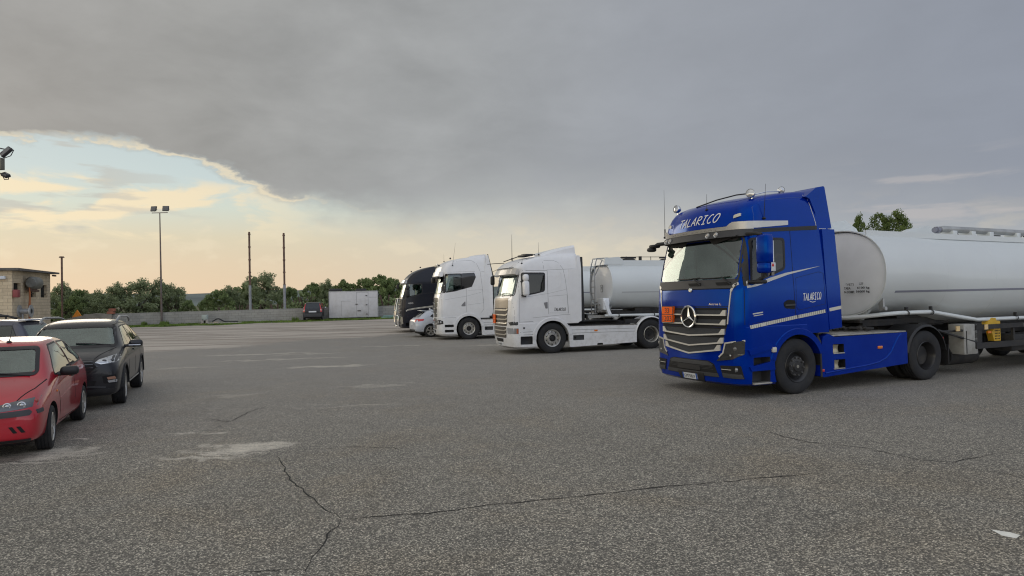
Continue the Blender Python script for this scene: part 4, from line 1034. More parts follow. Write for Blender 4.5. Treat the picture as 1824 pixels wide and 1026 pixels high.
    for s_ in (1, -1):
        ch.box((-WB, .52 * s_, .78), (1.3, .08, .08)); ch.cyl((-WB - .35, .55 * s_, .62), (-WB - .35, .55 * s_, .9), .12); ch.cyl((-WB + .35, .55 * s_, .62), (-WB + .35, .55 * s_, .9), .12)
        ch.box((-1.9, .78 * s_, .54), (2.2, .5, .46), .08)  # side box widened to keep light from under the deck
    ch.build('chassis', STEEL, t)
    fw = MB(); fw.prism([(-WB - .35, -.42), (-WB + .45, -.46), (-WB + .45, .46), (-WB - .35, .42), (-WB - .6, .32), (-WB - .1, .04), (-WB - .1, -.04), (-WB - .6, -.32)], 'z', 1.12, 1.17)
    fw.box((-WB + .05, 0, 1.05), (.5, .7, .14)); fw.build('fifth_wheel', STEEL, t)
    dk = MB(); dk.box((-1.85, 0, 1.02), (2.0, 1.25, .03)); dk.build('catwalk', CHECK if st.get('catwalk') else STEEL, t)
    hs = MB()
    for k in range(5):
        y0 = -.3 + .15 * k
        hs.tube([(-1.0, y0, 1.9), (-1.25, y0 + .05, 1.35), (-1.7, y0 + .1 * sin(k), 1.12 + .03 * k), (-2.3, y0 * .6, 1.12), (-2.9, y0 * .5, 1.2)], .022, 6)
    hs.build('air_hoses', BLACK, t)
    bk = MB(); bk.box((-1.02, 0, 1.9), (.10, 2.2, 1.5), .02); bk.cyl((-1.15, .9, 1.15), (-1.15, .9, 2.6), .08); bk.build('cab_back_gear', STEEL, t)
    # wheels
    for s_ in (1, -1):
        truck_wheel(t, 0, s_ * 1.065, s_, st['rim_f'])
        truck_wheel(t, -WB, s_ * 1.065, s_, st['rim_r'], dual=True)
        fender(-WB, .515, .60, .615, 8, 172, s_ * 1.245, s_ * .62).build('rear_mudguard', st.get('guard', BLACK), t)
        MB().box((-WB - .70, s_ * .94, .50), (.02, .58, .42)).build('mudflap', BLACK, t)
        MB().box((-WB - 1.03, s_ * .85, .78), (.05, .14, .13), .02).build('tail_light', REDL, t)
        af = fender(0, .515, ar - .005, ar + st.get('arch_w', .085), st.get('arch_a', (12, 168))[0], st.get('arch_a', (12, 168))[1], s_ * 1.262, s_ * 1.0, .012)
        af.build('front_mudguard', st.get('arch_paint', P), t)
    return t, sk, body, bump
def antenna(t, base, tip, r=.006, name='antenna', foot=True):
    b = MB(); b.tube([base, tip], [r, r * .4], 5)
    if foot: b.ball(base, (.07, .07, .05), 8)
    return b.build(name, BLACK, t)
def work_lamp(t, c, d=(1, 0, .15), r=.085, parent=None):
    c = Vector(c); d = Vector(d).normalized()
    o = MB().lathe([(.0, -.09), (r * .5, -.085), (r * .9, -.04), (r, 0), (r, .02), (r * .92, .03)], c, d, 20).build('roof_lamp', CHROME, parent or t)
    MB().lathe([(r * .92, .022), (r * .5, .038), (0, .042)], c, d, 20).build('lens', LENS, o)
    MB().cyl(c + Vector((-.03, 0, -.16)), c + Vector((-.03, 0, -.03)), .014).build('bracket', CHROME, o)
    return o

# ------------------------------------------------------------------ the blue tractor
def build_blue():
    lv = [(1.12, 1.455, .10, 1.235, .26, -.88), (1.35, 1.45, .10, 1.24, .25, -.9), (1.75, 1.44, .11, 1.24, .24, -.9), (1.99, 1.425, .12, 1.24, .23, -.9), (2.14, 1.40, .14, 1.235, .22, -.9),
          (2.5, 1.33, .15, 1.23, .22, -.9), (2.90, 1.235, .17, 1.22, .22, -.9), (3.06, 1.215, .18, 1.215, .24, -.9), (3.10, 1.25, .22, 1.215, .28, -.94), (3.14, 1.30, .24, 1.21, .30, -1.02), (3.30, 1.27, .25, 1.195, .32, -1.0), (3.45, 1.21, .26, 1.17, .36, -.975),
          (3.55, 1.13, .27, 1.155, .40, -.95), (3.62, 1.02, .28, 1.14, .44, -.935), (3.68, .86, .29, 1.12, .46, -.92), (3.73, .62, .29, 1.09, .46, -.91), (3.77, .36, .27, 1.06, .42, -.90), (3.81, .06, .24, 1.02, .36, -.89), (3.835, -.22, .18, .97, .30, -.88), (3.85, -.45, .12, .92, .22, -.87)]
    bp = [(.23, 1.40, .16, 1.18, .34, -.30), (.27, 1.47, .17, 1.235, .34, -.30), (.40, 1.50, .17, 1.245, .32, -.3), (.62, 1.505, .17, 1.25, .32, -.3), (.80, 1.49, .16, 1.25, .30, -.3), (1.05, 1.475, .13, 1.25, .29, -.3), (1.28, 1.46, .11, 1.248, .27, -.3), (1.30, 1.43, .11, 1.235, .26, -.3)]
    st = dict(paint=BLUE, wb=3.7, levels=lv, bumper=bp, cavity=(.12, 2.42, 1.72, 1.12), ws=(2.13, 2.93, 1.13), swin=[[(1.06, 2.88), (.26, 2.89), (.27, 2.33), (.60, 2.22), (1.10, 2.06)]],
              arch_r=.60, steps=[(.70, 1.13, .27, .50), (.70, 1.10, .55, .74)], step_mat=GREYPL, floor=1.45, dash=1.0, sglass=glass('dim side glass', (.14, .18, .18), .06), rim_f='black_front', rim_r='black_rear', guard=BLACK, catwalk=True, arch_w=.10, arch_a=(14, 160))
    t, sk, body, bump = tractor('tractor_unit', 'blue tractor unit with a white name across its roof, rightmost truck', (4.7638, 13.3445), R(204.447), st)
    # --- front face
    c = lambda y, z: (y, z)
    hp = PB(sk)
    hp.panel('x+', [(-.93, 1.64), (.93, 1.64), (.93, 1.30), (.80, .92), (.0, .77), (-.80, .92), (-.93, 1.30)], .003, .01, .03)
    gr = hp.build('grille', DARK, t)
    mesh = PB(sk)
    zb = [1.49, 1.32, 1.15, .99, .855]; drop = [0, .0, .055, .085, .10]; hw = [.915, .905, .89, .86, .79]
    for k in range(5):
        z = zb[k]; d = drop[k]; w = hw[k] - .06; hgt = .10
        mesh.panel('x+', [(-w, z + hgt), (w, z + hgt), (w, z + .01), (0, z - d + .01), (-w, z + .01)] if k > 1 else [(-w, z + hgt), (w, z + hgt), (w, z), (-w, z)], .012, .012, 0, .2)
    mg = mat('grille mesh', (.045, .05, .058), .55, .3, bump=1.0, bscale=120); mesh.build('grille_mesh', mg, gr)
    for k in range(5):
        z = zb[k]; d = drop[k]; w = hw[k]; a = .026; e = .105
        pl = [(-w, z), (0, z - d), (w, z), (w + .005, z + e), (w - .06, z + e * .97), (w - .13, z + a - d * .12), (0, z - d + a), (-w + .13, z + a - d * .12), (-w + .06, z + e * .97), (-w - .005, z + e)]
        PB(sk).panel('x+', pl, .030, .028, 0, .12).build('grille_bar', SILVER, gr)
    # star
    x0 = sk.put('x+', 0, 1.46, .0).x
    sb = MB(); cc = (x0 + .045, 0, 1.465)
    MB().cyl((x0 - .02, 0, 1.465), (x0 + .035, 0, 1.465), .20, .195, 40).build('badge_disc', DARK, gr)
    sb.lathe([(.180, .0), (.185, .022), (.205, .030), (.218, .015), (.218, -.02), (.18, -.02), (.180, .0)], cc, (1, 0, 0), 48)
    for k in range(3):
        a = R(90 + 120 * k); tip = (cos(a) * .190, sin(a) * .190)
        l = (cos(a + R(60)) * .030, sin(a + R(60)) * .030); r_ = (cos(a - R(60)) * .030, sin(a - R(60)) * .030)
        X = cc[0]; ridge = X + .034; mk = lambda p, xx: (xx, p[0], cc[2] + p[1])
        sb.quad([mk(l, X), mk((0, 0), ridge), mk(tip, X + .012)]); sb.quad([mk((0, 0), ridge), mk(r_, X), mk(tip, X + .012)]); sb.quad([mk(l, X), mk(tip, X + .012), mk(tip, X - .01), mk(l, X - .01)])
    sb.build('star_badge', CHROME, gr, 25)
    # hood seam, small round badge, silver edge
    PB(sk).line('x+', [(-1.0, 1.985), (1.0, 1.985)], .014).line('x+', [(-.98, 1.66), (.98, 1.66)], .010).line('x+', [(1.0, 1.98), (.985, 1.75), (.93, 1.34)], .012).line('x+', [(-1.0, 1.98), (-.985, 1.75), (-.93, 1.34)], .012).build('panel_gaps', DARK, body)
    PB(sk).panel('x+', [(-1.14, 2.16), (1.14, 2.16), (1.10, 1.995), (-1.10, 1.995)], .010, .02, .02).build('cowl_panel', GREYPL, t)
    for s_ in (1, -1):
        ln = [(1.14 * s_, 2.075), (1.06 * s_, 2.04), (1.01 * s_, 1.94), (.99 * s_, 1.72), (.945 * s_, 1.34)]
        PB(sk).line('x+', ln[:2] + ln[2:3], .05, .012, .02).line('x+', ln[2:], .022, .012, .02).build('silver_trim', SILVER, t)
        # headlamp
        hl = [(.70 * s_, .66), (.76 * s_, .72), (.86 * s_, .82), (.90 * s_, .99), (1.22 * s_, 1.05), (1.21 * s_, .80), (1.05 * s_, .71)]
        h = PB(sk).panel('x+', hl, .014, .04, .015, .05).build('headlight', LAMPD, t)
        PB(sk).line('x+', [(1.22 * s_, 1.05), (.90 * s_, .995), (.85 * s_, .82), (.76 * s_, .74)], .026, .022, .03).build('headlight_trim', SILVER, h)
        p = sk.put('x+', .985 * s_, .775, 0)
        MB().ball((p.x - .01, p.y, p.z), (.05, .12, .10), 14).build('headlight_lens', LENS, h)
        p = sk.put('x+', 1.08 * s_, .90, 0); MB().ball((p.x - .005, p.y, p.z), (.05, .10, .09), 12).build('indicator_lens', mat('smoked lens', (.12, .12, .125), .1, coat=1.0), h)
        # fog lamp box
        fb = [(.78 * s_, .585), (1.17 * s_, .60), (1.20 * s_, .36), (.83 * s_, .37)]
        f = PB(sk).panel('x+', fb, .012, .03, .02, .05).build('fog_lamp_box', DARK, t)
        PB(sk).panel('x+', [(.83 * s_, .455), (1.18 * s_, .445), (1.195 * s_, .365), (.84 * s_, .375)], .020, .03, .01, .06).build('lower_insert', GREYPL, f)
        p = sk.put('x+', 1.09 * s_, .525, 0); MB().lathe([(.0, .012), (.03, .011), (.038, .006), (.044, .012), (.048, -.01)], p, (1, 0, 0), 20).build('fog_lamp', mat('fog lens', (.30, .31, .33), .1, .5, 1.0), f)
        PB(sk).line('x+', [(.81 * s_, .52), (1.02 * s_, .52)], .012, .020, .02).build('chrome_strip', SILVER, f)
        # wedges beside the steps and corner flap
    bg = PB(sk).panel('x+', [(-.64, .62), (-.5, .655), (.5, .655), (.64, .60), (.74, .36), (-.74, .36)], .004, .02, .03).build('lower_grille', DARK, t)
    PB(sk).panel('x+', [(-.62, .60), (-.5, .64), (.5, .64), (.62, .59), (.60, .565), (-.60, .565)], .014, .02, 0).panel('x+', [(-.72, .435), (.72, .435), (.74, .37), (-.74, .37)], .014, .02, 0).build('grille_lip', GREYPL, bg)
    PB(sk).panel('x+', [(-.36, .55), (.30, .55), (.30, .46), (-.36, .46)], .016, .02, .01).build('radar_cover', BLACK, bg)
    for k in range(3): PB(sk).line('x+', [(-.62, .50 + .025 * k), (.62, .50 + .025 * k)], .006, .010, .006).build('grille_rib', GREYPL, bg)
    PB(sk).panel('x+', [(-.36, .42), (.40, .42), (.36, .24), (-.30, .24)], .022, .04, .02).build('plate_holder', BLACK, t)
    pz = .27; pl = PB(sk).panel('x+', [(-.20, .385), (.22, .385), (.22, .275), (-.20, .275)], .030, .01, .008).build('licence_plate', PLATE, t)
    PB(sk).panel('x+', [(-.20, .385), (-.165, .385), (-.165, .275), (-.20, .275)], .0325, .006, 0).panel('x+', [(.185, .385), (.22, .385), (.22, .275), (.185, .275)], .0325, .006, 0).build('plate_band', PBLUE, pl)
    bm_, w_ = font_word('GM758LV', .062, .30); letter(sk, 'x+', bm_, -.14, .298, 'plate_number', INK, pl, .034)
    # bumper creases
    PB(sk).line('x+', [(-.77, .84), (0, .70), (.77, .84)], .035, .006, .02).line('x+', [(.80, .40), (.72, .63)], .010).line('x+', [(-.80, .40), (-.72, .63)], .010).build('bumper_crease', BLUE, bump)
    PB(sk).line('x+', [(.77, .24), (.77, .36)], .008).line('x+', [(-.77, .24), (-.77, .36)], .008).build('bumper_joint', DARK, bump)
    # orange hazard plate
    op = PB(sk).panel('x+', [(-.90, 1.66), (-.50, 1.66), (-.50, 1.34), (-.90, 1.34)], .055, .05, 0, 0).build('hazard_plate', ORANGE, t)
    PB(sk).line('x+', [(-.90, 1.66), (-.50, 1.66), (-.50, 1.34), (-.90, 1.34), (-.90, 1.66)], .014, .057, .004, 0).line('x+', [(-.90, 1.50), (-.50, 1.50)], .014, .058, .004, 0).build('plate_border', INK, op)
    bm_, w_ = font_word('33', .105, .16); letter(sk, 'x+', bm_, -.78, 1.525, 'hazard_number', INK, op, .060)
    bm_, w_ = font_word('1203', .105, .32); letter(sk, 'x+', bm_, -.86, 1.365, 'substance_number', INK, op, .060)
    bm_, w_ = font_word('Actros L', .04, .30); letter(sk, 'x+', bm_, .50, 1.685, 'model_lettering', CHROME, t, .008)
    p = sk.put('x+', 0, 1.975, .01); MB().lathe([(0, .02), (.035, .018), (.045, .0)], p, (1, 0, .1), 20).build('round_badge', CHROME, t)
    # wipers
    for y0, y1 in ((.30, -.42), (1.02, .26)):
        a = sk.put('x+', y0, 2.06, .04); m1 = sk.put('x+', y0 - .22, 2.20, .05); b0 = sk.put('x+', y0 - .05, 2.205, .035); b1 = sk.put('x+', y1, 2.19, .035)
        MB().tube([a, m1], .012, 6).tube([b0, (b0 + b1) / 2 + Vector((.01, 0, -.01)), b1], .010, 6).build('wiper', BLACK, t)
        PB(sk).panel('x+', [(y0 - .38, 2.105), (y0 - .02, 2.105), (y0 - .05, 2.05), (y0 - .33, 2.05)], .02, .02, .02).build('grab_recess', DARK, t)
    # visor
    def visor(z0, z1, o0, o1, nm, m, y1=1.2, thick=.03, yy=None):
        rings = []
        for k in range(41):
            y = -y1 + 2 * y1 * k / 40
            if yy: z0_, z1_ = yy(y)
            else: z0_, z1_ = z0, z1
            a = sk.put('x+', y, z0_, 0).x; b = sk.put('x+', y, z1_, 0).x
            a = max(a, .98); b = max(b, .98); f = 1 - max(0, (abs(y) - .88) / (y1 - .88)) ** 2 * .9
            rings.append([(a + o0 * f, y, z0_), (b + o1 * f, y, z1_), (b + o1 * f - thick, y, z1_ + .004), (a + o0 * f - thick, y, z0_)])
        return MB().loft(rings).build(nm, m, t)
    vz = visor(2.93, 3.055, .15, .12, 'sun_visor', GREYPL)
    vs = visor(3.06, 3.125, .125, .10, 'visor_strip', SILVER, 1.2, .03, lambda y: (3.058, 3.125 + (.07 if y > .93 else max(0, (y - .85)) * .07 / .08 if y > .85 else 0) + (.07 if y < -.93 else max(0, (-y - .85)) * .07 / .08 if y < -.85 else 0)))
    bm_, w_ = font_word('D R I V E R   E X T E N T', .030, 1.35)
    s2 = mat('etched lettering', (.25, .24, .22), .5, .3)
    sx = lambda y: max(sk.put('x+', y, 3.09, 0).x, .98) + .115
    for v in bm_.verts: y = -.72 + v.co.x; v.co = Vector((sx(y) + .006, y, 3.075 + v.co.y))
    me = bpy.data.meshes.new('visor_lettering'); bm_.to_mesh(me); bm_.free(); link('visor_lettering', me, s2, vs, 0)
    for y in (-.92, -.76, .42, .62):
        x = max(sk.put('x+', y, 2.99, 0).x, .98) + .135
        MB().lathe([(0, .03), (.03, .028), (.038, .02), (.046, .03), (.05, 0)], (x, y, 2.99), (1, 0, -.1), 18).build('visor_lamp', LENS, vz)
    # roof lettering, marker, antennas, lamps
    bm_, w_ = stroke_word('TALARICO', .16, 1.12, .22, .13, .03); letter(sk, 'x+', bm_, -.54, 3.215, 'roof_name', WLET, t, .008)
    PB(sk).panel('x+', [(.90, 3.33), (1.02, 3.36), (1.04, 3.30), (.90, 3.27)], .02, .03, .015, .05).build('marker_light', mat('marker lens', (.6, .58, .5), .2), t)
    PB(sk).panel('x+', [(-.90, 3.33), (-1.02, 3.36), (-1.04, 3.30), (-.90, 3.27)], .02, .03, .015, .05).build('marker_light', MATS['marker lens'], t)
    work_lamp(t, (.90, -1.02, 3.70)); work_lamp(t, (.80, .98, 3.735), (.9, .5, .1), .085); work_lamp(t, (.0, .95, 3.84), (.6, .9, .1), .065)
    MB().tube([(.80, .98, 3.70), (.4, .97, 3.79), (-.02, .95, 3.82)], .012, 6).build('lamp_rail', CHROME, t)
    MB().tube([(.98, -.3, 3.64), (.9, .2, 3.72), (.8, .62, 3.76), (.62, .85, 3.77)], .014, 6).build('roof_rail', BLACK, t)
    p = sk.put('x+', .19, 3.52, 0); antenna(t, p, p + Vector((.02, .03, .30)))
    p = sk.put('y+', .72, 3.25, .01); antenna(t, p, p + Vector((.0, .06, .62)), .007)
    antenna(t, (1.02, -1.28, 3.12), (1.02, -1.28, 4.15), .006); MB().cyl((1.02, -1.28, 3.10), (1.02, -1.28, 3.30), .014).tube([(1.02, -1.28, 3.16), (1.02, -1.1, 3.16)], .01).build('antenna_mount', BLACK, t)
    # --- left side (and right, mirrored where it shows)
    for s_, ax in ((1, 'y+'), (-1, 'y-')):
        PB(sk).panel(ax, [(1.20, 2.93), (1.10, 2.93), (1.145, 2.10), (1.16, 2.03), (1.24, 2.02)], .006, .012, 0).panel(ax, [(1.16, 3.045), (.9, 3.06), (-.60, 3.15), (-.60, 3.075), (1.0, 2.985), (1.10, 2.93), (1.20, 2.93)], .008, .016, 0).build('black_pillar_trim', BLACK, t)
        PB(sk).panel(ax, [(1.10, 3.20), (.9, 3.20), (.13, 3.225), (.14, 3.145), (.9, 3.075), (1.13, 3.07)], .012, .02, .0).build('silver_strip', SILVER, t)
        PB(sk).panel(ax, [(1.20, 2.10), (1.185, 1.985), (.95, 2.02), (.20, 2.22), (-.66, 2.385), (-.30, 2.29), (.25, 2.15), (.5, 2.10), (.60, 2.13), (.9, 2.05), (1.12, 2.02), (1.17, 2.05)][:5] + [(.25, 2.255), (.65, 2.165), (1.08, 2.03), (1.15, 2.04), (1.175, 2.12)], .006, .012, 0).build('silver_swoosh', SILVER, t)
        g = PB(sk)
        g.line(ax, [(1.225, 2.95), (1.235, 2.3), (1.25, 1.33)], .010).line(ax, [(.10, 3.03), (.07, 2.2), (.03, 1.42)], .010).line(ax, [(1.18, 1.34), (.6, 1.40), (.03, 1.45), (-.7, 1.54), (-.9, 1.56)], .006)
        g.line(ax, [(-.0, 2.16), (-.60, 2.27), (-.72, 2.24), (-.75, 1.66), (-.05, 1.56), (.01, 1.62), (0, 2.16)], .006).build('door_gaps', DARK, body)
        PB(sk).line(ax, [(1.15, 1.285), (-.0, 1.435)], .062, .006, .012).build('reflective_strip', REFL, t)
        PB(sk).line(ax, [(-.03, 1.437), (-.74, 1.525)], .062, .006, .012).build('reflective_strip', REFL, t)
        tk = PB(sk)
        for k in range(37):
            x = 1.12 - .0515 * k; z = 1.285 + (1.15 - x) * .1295
            tk.line(ax, [(x, z - .03), (x, z + .03)], .008, .0065, .004, 0)
        tag(tk.build('tape_gaps', GREYPL, t))
        PB(sk).panel(ax, rpoly([(.34, 1.70), (.30, 1.60), (.04, 1.58), (.03, 1.74), (.22, 1.76)], .05), .004, .012, 0).build('door_handle', DARK, t)
        PB(sk).line(ax, [(.30, 1.655), (.05, 1.665)], .03, .022, .02).build('handle_bar', GREYPL, t)
        PB(sk).line(ax, [(1.08, 1.52), (.84, 1.545)], .022, .006, .01).line(ax, [(1.06, 1.485), (.84, 1.505)], .014, .006, .01).build('model_badge', SILVER, t)
        # side fairing
        fa = MB(); fa.prism([(-.70, 3.085), (-.75, 2.4), (-.80, 1.6), (-.84, 1.17), (-1.17, 1.20), (-1.145, 1.95), (-1.03, 3.085)], 'y', s_ * 1.215, s_ * 1.25)
        fa.build('side_fairing', BLUE, t)
        MB().prism([(-1.17, 1.20), (-1.145, 1.95), (-1.03, 3.085), (-1.06, 3.085), (-1.18, 1.95), (-1.20, 1.20)], 'y', s_ * 1.18, s_ * 1.225).build('fairing_rubber', BLACK, t)
        Fl = Flat(ax, s_ * 1.25)
        PB(Fl).line(ax, [(-.84, 1.545), (-1.16, 1.585)], .062, .002, .004).build('reflective_strip', REFL, t)
        wl = mat('white gap sealant', (.55, .58, .62), .5)
        PB(sk).line(ax, [(-.40, 3.745), (-.47, 3.68), (-.58, 3.22), (-.60, 3.09)], .014, .004, .006).line(ax, [(-.66, 3.093), (-1.0, 3.10)], .012, .004, .006).build('white_seam', wl, t)
        PB(sk).line(ax, [(.95, 3.20), (.92, 3.45), (.75, 3.58), (.3, 3.64), (-.40, 3.70)], .010, .003, .004).build('roof_crease', mat('blue shut line', (.01, .05, .30), .4), t)
        # mirrors
        if s_ > 0:
            m_ = MB(); m_.box((1.05, s_ * 1.53, 2.66), (.20, .27, .52), .06, 3); m_.box((1.05, s_ * 1.52, 2.34), (.18, .25, .20), .05, 3)
            mo = m_.build('mirror', BLUE, t)
            MB().tube([(1.16, s_ * 1.22, 2.96), (1.12, s_ * 1.40, 2.95), (1.08, s_ * 1.50, 2.92)], .035, 8).build('mirror_arm', BLACK, mo); MB().tube([(1.14, s_ * 1.22, 2.10), (1.10, s_ * 1.35, 2.09), (1.06, s_ * 1.47, 2.16), (1.05, s_ * 1.50, 2.28)], .035, 8).box((1.05, s_ * 1.36, 2.09), (.16, .30, .07), .03).build('mirror_arm', BLACK, mo)
            MB().box((.945, s_ * 1.53, 2.50), (.02, .20, .62), .01).build('mirror_glass', CHROME, mo)
            MB().box((.985, s_ * 1.655, 2.345), (.10, .006, .15), .002).build('mirror_sticker', PLATE, mo)
            MB().box((1.00, s_ * 1.660, 2.375), (.05, .004, .05), .001).build('sticker_print', REDL, mo)
        # wedge steps in front of the wheel
        sd = MB(); sd.prism([(1.22, .88), (.60, .98), (.58, .90), (1.18, .78)], 'y', s_ * 1.22, s_ * 1.275); sd.prism([(1.20, .58), (.62, .66), (.60, .50), (1.16, .50)], 'y', s_ * 1.21, s_ * 1.27); sd.build('step_fairing', BLUE, t)
        MB().box((.90, s_ * 1.20, .27), (.42, .16, .03), .01).build('step', CHECK, t)
        MB().box((.62, s_ * 1.265, .86), (.10, .06, .10), .02).build('side_marker', mat('marker lens', (.6, .58, .5), .2), t)
        # skirt
        sk_ = MB()
        pl = [(-.56, .30), (-.58, .70), (-.66, 1.04), (-.80, 1.09), (-.98, 1.02), (-3.07, 1.03), (-3.07, .39), (-.66, .27)]
        sk_.prism(pl, 'y', s_ * 1.10, s_ * 1.235)
        so = sk_.build('side_skirt', BLUE, t)
        carve(so, [MB().box((-1.07, s_ * 1.2, .795), (.30, .2, .17), .01), MB().box((-1.10, s_ * 1.2, .50), (.30, .2, .17), .01)], [DARK, DARK])
        for z_ in (.795, .50):
            MB().lathe([(.10, -.075), (.085, -.02), (.085, .02), (.10, .075)], (-1.02, s_ * 1.15, z_), (0, 0, 1), 14).build('tank_step', mat('worn brass steel', (.42, .38, .28), .4, .7, dirt=((.15, .12, .09), 8.0)), so)
            MB().box((-1.08, s_ * 1.225, z_ - .09), (.30, .05, .02), .004).build('step_tread', CHECK, so)
        MB().box((-2.24, s_ * 1.24, .76), (.13, .03, .055), .01).build('amber_side_light', AMBER, so)
        MB().box((-.64, s_ * 1.237, .40), (.07, .015, .05), .005).build('red_reflector', REDL, so)
        PB(Flat(ax, s_ * 1.235)).line(ax, [(-1.26, .66), (-1.7, .655)], .012, .004, .008).build('skirt_crease', BLUE, so)
        MB().tube([(x, s_ * 1.234, z) for x, z in ((-.70, .345), (-1.3, .39), (-1.9, .43), (-2.2, .47), (-2.42, .54), (-2.58, .66), (-2.68, .80), (-2.78, .93), (-2.88, 1.0))], .016, 8).build('skirt_ridge', BLUE, so)
        MB().prism([(-.62, .28), (-.60, .95), (-.52, 1.10), (-.50, 1.02), (-.57, .92), (-.57, .28)], 'y', s_ * 1.0, s_ * 1.245).build('wheel_lip', BLACK, t)
        MB().box((-1.95, s_ * .92, 1.045), (2.2, .62, .025), .004).build('step_deck', CHECK, t)
    bm_, w_ = stroke_word('TALARICO', .13, .47, .02, .12, .025); letter(sk, 'y+', bm_, -.165, 1.73, 'door_name', WLET, t, .005)
    bm_ = ribbon_mesh([(0, .02), (.07, 0), (.15, .01)], .012); letter(sk, 'y+', bm_, -.33, 1.70, 'name_underline', WLET, t, .005)
    # clutter on the deck
    cl = MB(); random.seed(3)
    for k in range(26): cl.box((-1.0 - 1.6 * random.random(), .35 + .5 * random.random(), 1.09 + .05 * random.random()), (.18 * random.random() + .05, .12, .05), .01, 1, Matrix.Rotation(random.random() * 3, 3, 'Z'))
    cl.build('deck_grating', STEEL, t)
    # W cable inside the windscreen
    a = sk.put('x+', .72, 2.74, -.05); MB().tube([a, a + Vector((0, -.02, -.5))], .006, 4).tube([a + Vector((0, -.05, .05)), a + Vector((0, -.02, -.03)), a + Vector((0, .01, .04)), a + Vector((0, .04, -.02)), a + Vector((0, .07, .07))], .010, 4).build('dash_cable', DARK, t)
    MB().box((1.18, -.28, 2.28), (.03, .34, .22), .02).build('dash_screen', GREYPL, t)
    p = sk.put('x+', -.85, 2.80, -.06); MB().box(p, (.10, .20, .2), .05).build('interior_mirror', BLACK, t)
    MB().tube([(1.12, -1.18, 2.98), (1.22, -1.27, 2.97), (1.30, -1.34, 2.90)], .04, 8).box((1.27, -1.32, 2.93), (.20, .17, .07), .03).box((1.32, -1.36, 2.86), (.18, .15, .09), .04).build('front_mirror', BLACK, t)
    MB().prism([(-.36, 3.70), (-.52, 3.80), (-.64, 3.885), (-.84, 3.92), (-.87, 3.90), (-1.03, 3.11), (-.64, 3.11), (-.60, 3.4), (-.47, 3.66)], 'y', -1.19, 1.19).build('roof_deflector', BLUE, t)
    for s_ in (1, -1): MB().prism([(-.85, 1.2), (.9, 1.22), (.9, 1.1), (.65, 1.02), (-.5, 1.02), (-.85, 1.1)], 'y', s_ * .9, s_ * 1.0).build('arch_liner', DARK, t)
    return t
# ------------------------------------------------------------------ the two white tractors and the dark one
def bar_grille(t, sk, zs, hw, z0, z1, m_bar, m_back, h=.05, up=.05):
    g = PB(sk).panel('x+', [(-hw[0], z1), (hw[0], z1), (hw[-1], z0), (-hw[-1], z0)], .003, .02, .04).build('grille', m_back, t)
    for k, z in enumerate(zs):
        w = hw[0] + (hw[-1] - hw[0]) * (z1 - z) / (z1 - z0)
        PB(sk).panel('x+', [(-w, z + up), (-w, z), (-w + .1, z - .025), (w - .1, z - .025), (w, z), (w, z + up), (w - .03, z + up), (w - .12, z + h - .035), (-w + .12, z + h - .035), (-w + .03, z + up)], .022, .03, 0, .15).build('grille_bar', m_bar, g)
    return g
def white_common(t, sk, st, top_z):
    for s_, ax in ((1, 'y+'), (-1, 'y-')):
        WB = st['wb']
        sx = st['skirt_top']
        o = MB().prism([(-.62, .20), (-.60, .72), (-.64, sx), (-3.18, sx - .03), (-3.16, .26), (-.70, .19)], 'y', s_ * 1.10, s_ * 1.225).build('side_skirt', WHITE2, t)
        carve(o, [MB().box((-.95, s_ * 1.25, .50), (.40, .14, .17), .01), MB().box((-1.75, s_ * 1.25, .22), (.22, .2, .13), .03)], [GREYPL, DARK])
        Fl = Flat(ax, s_ * 1.225)
        PB(Fl).line(ax, [(-.70, .77), (-3.1, .75)], .010, .002, .004).line(ax, [(-.70, .66), (-3.1, .645)], .012, .002, .004).build('skirt_crease', mat('shut line grey', (.22, .22, .23), .6), o)
        MB().box((-1.60, s_ * 1.23, .72), (.12, .02, .05), .005).build('amber_side_light', AMBER, o)
        MB().prism([(-.64, sx), (-3.18, sx - .03), (-3.18, sx - .055), (-.64, sx - .03)], 'y', s_ * 1.0, s_ * 1.235).build('chrome_strip', CHROME, o)
        MB().cyl((-.84, s_ * 1.17, .50), (-.84, s_ * 1.20, .50), .035).build('filler_cap', DARK, o)
def mirrors(t, x, z1, z0, m, y=1.5):
    for s_ in (1, -1):
        o = MB().box((x, s_ * y, (z0 + z1) / 2 - .08), (.22, .20, (z1 - z0) * .66), .07, 3).box((x, s_ * y, z1 - .10), (.20, .20, .24), .08, 3).build('mirror', m, t)
        MB().tube([(x + .10, s_ * 1.2, z1 - .22), (x, s_ * (y - .03), z1 - .24)], .03, 6).build('mirror_arm', BLACK, o); MB().tube([(x + .10, s_ * 1.2, z0 + .06), (x, s_ * (y - .03), z0 + .02)], .03, 6).build('mirror_arm', BLACK, o)
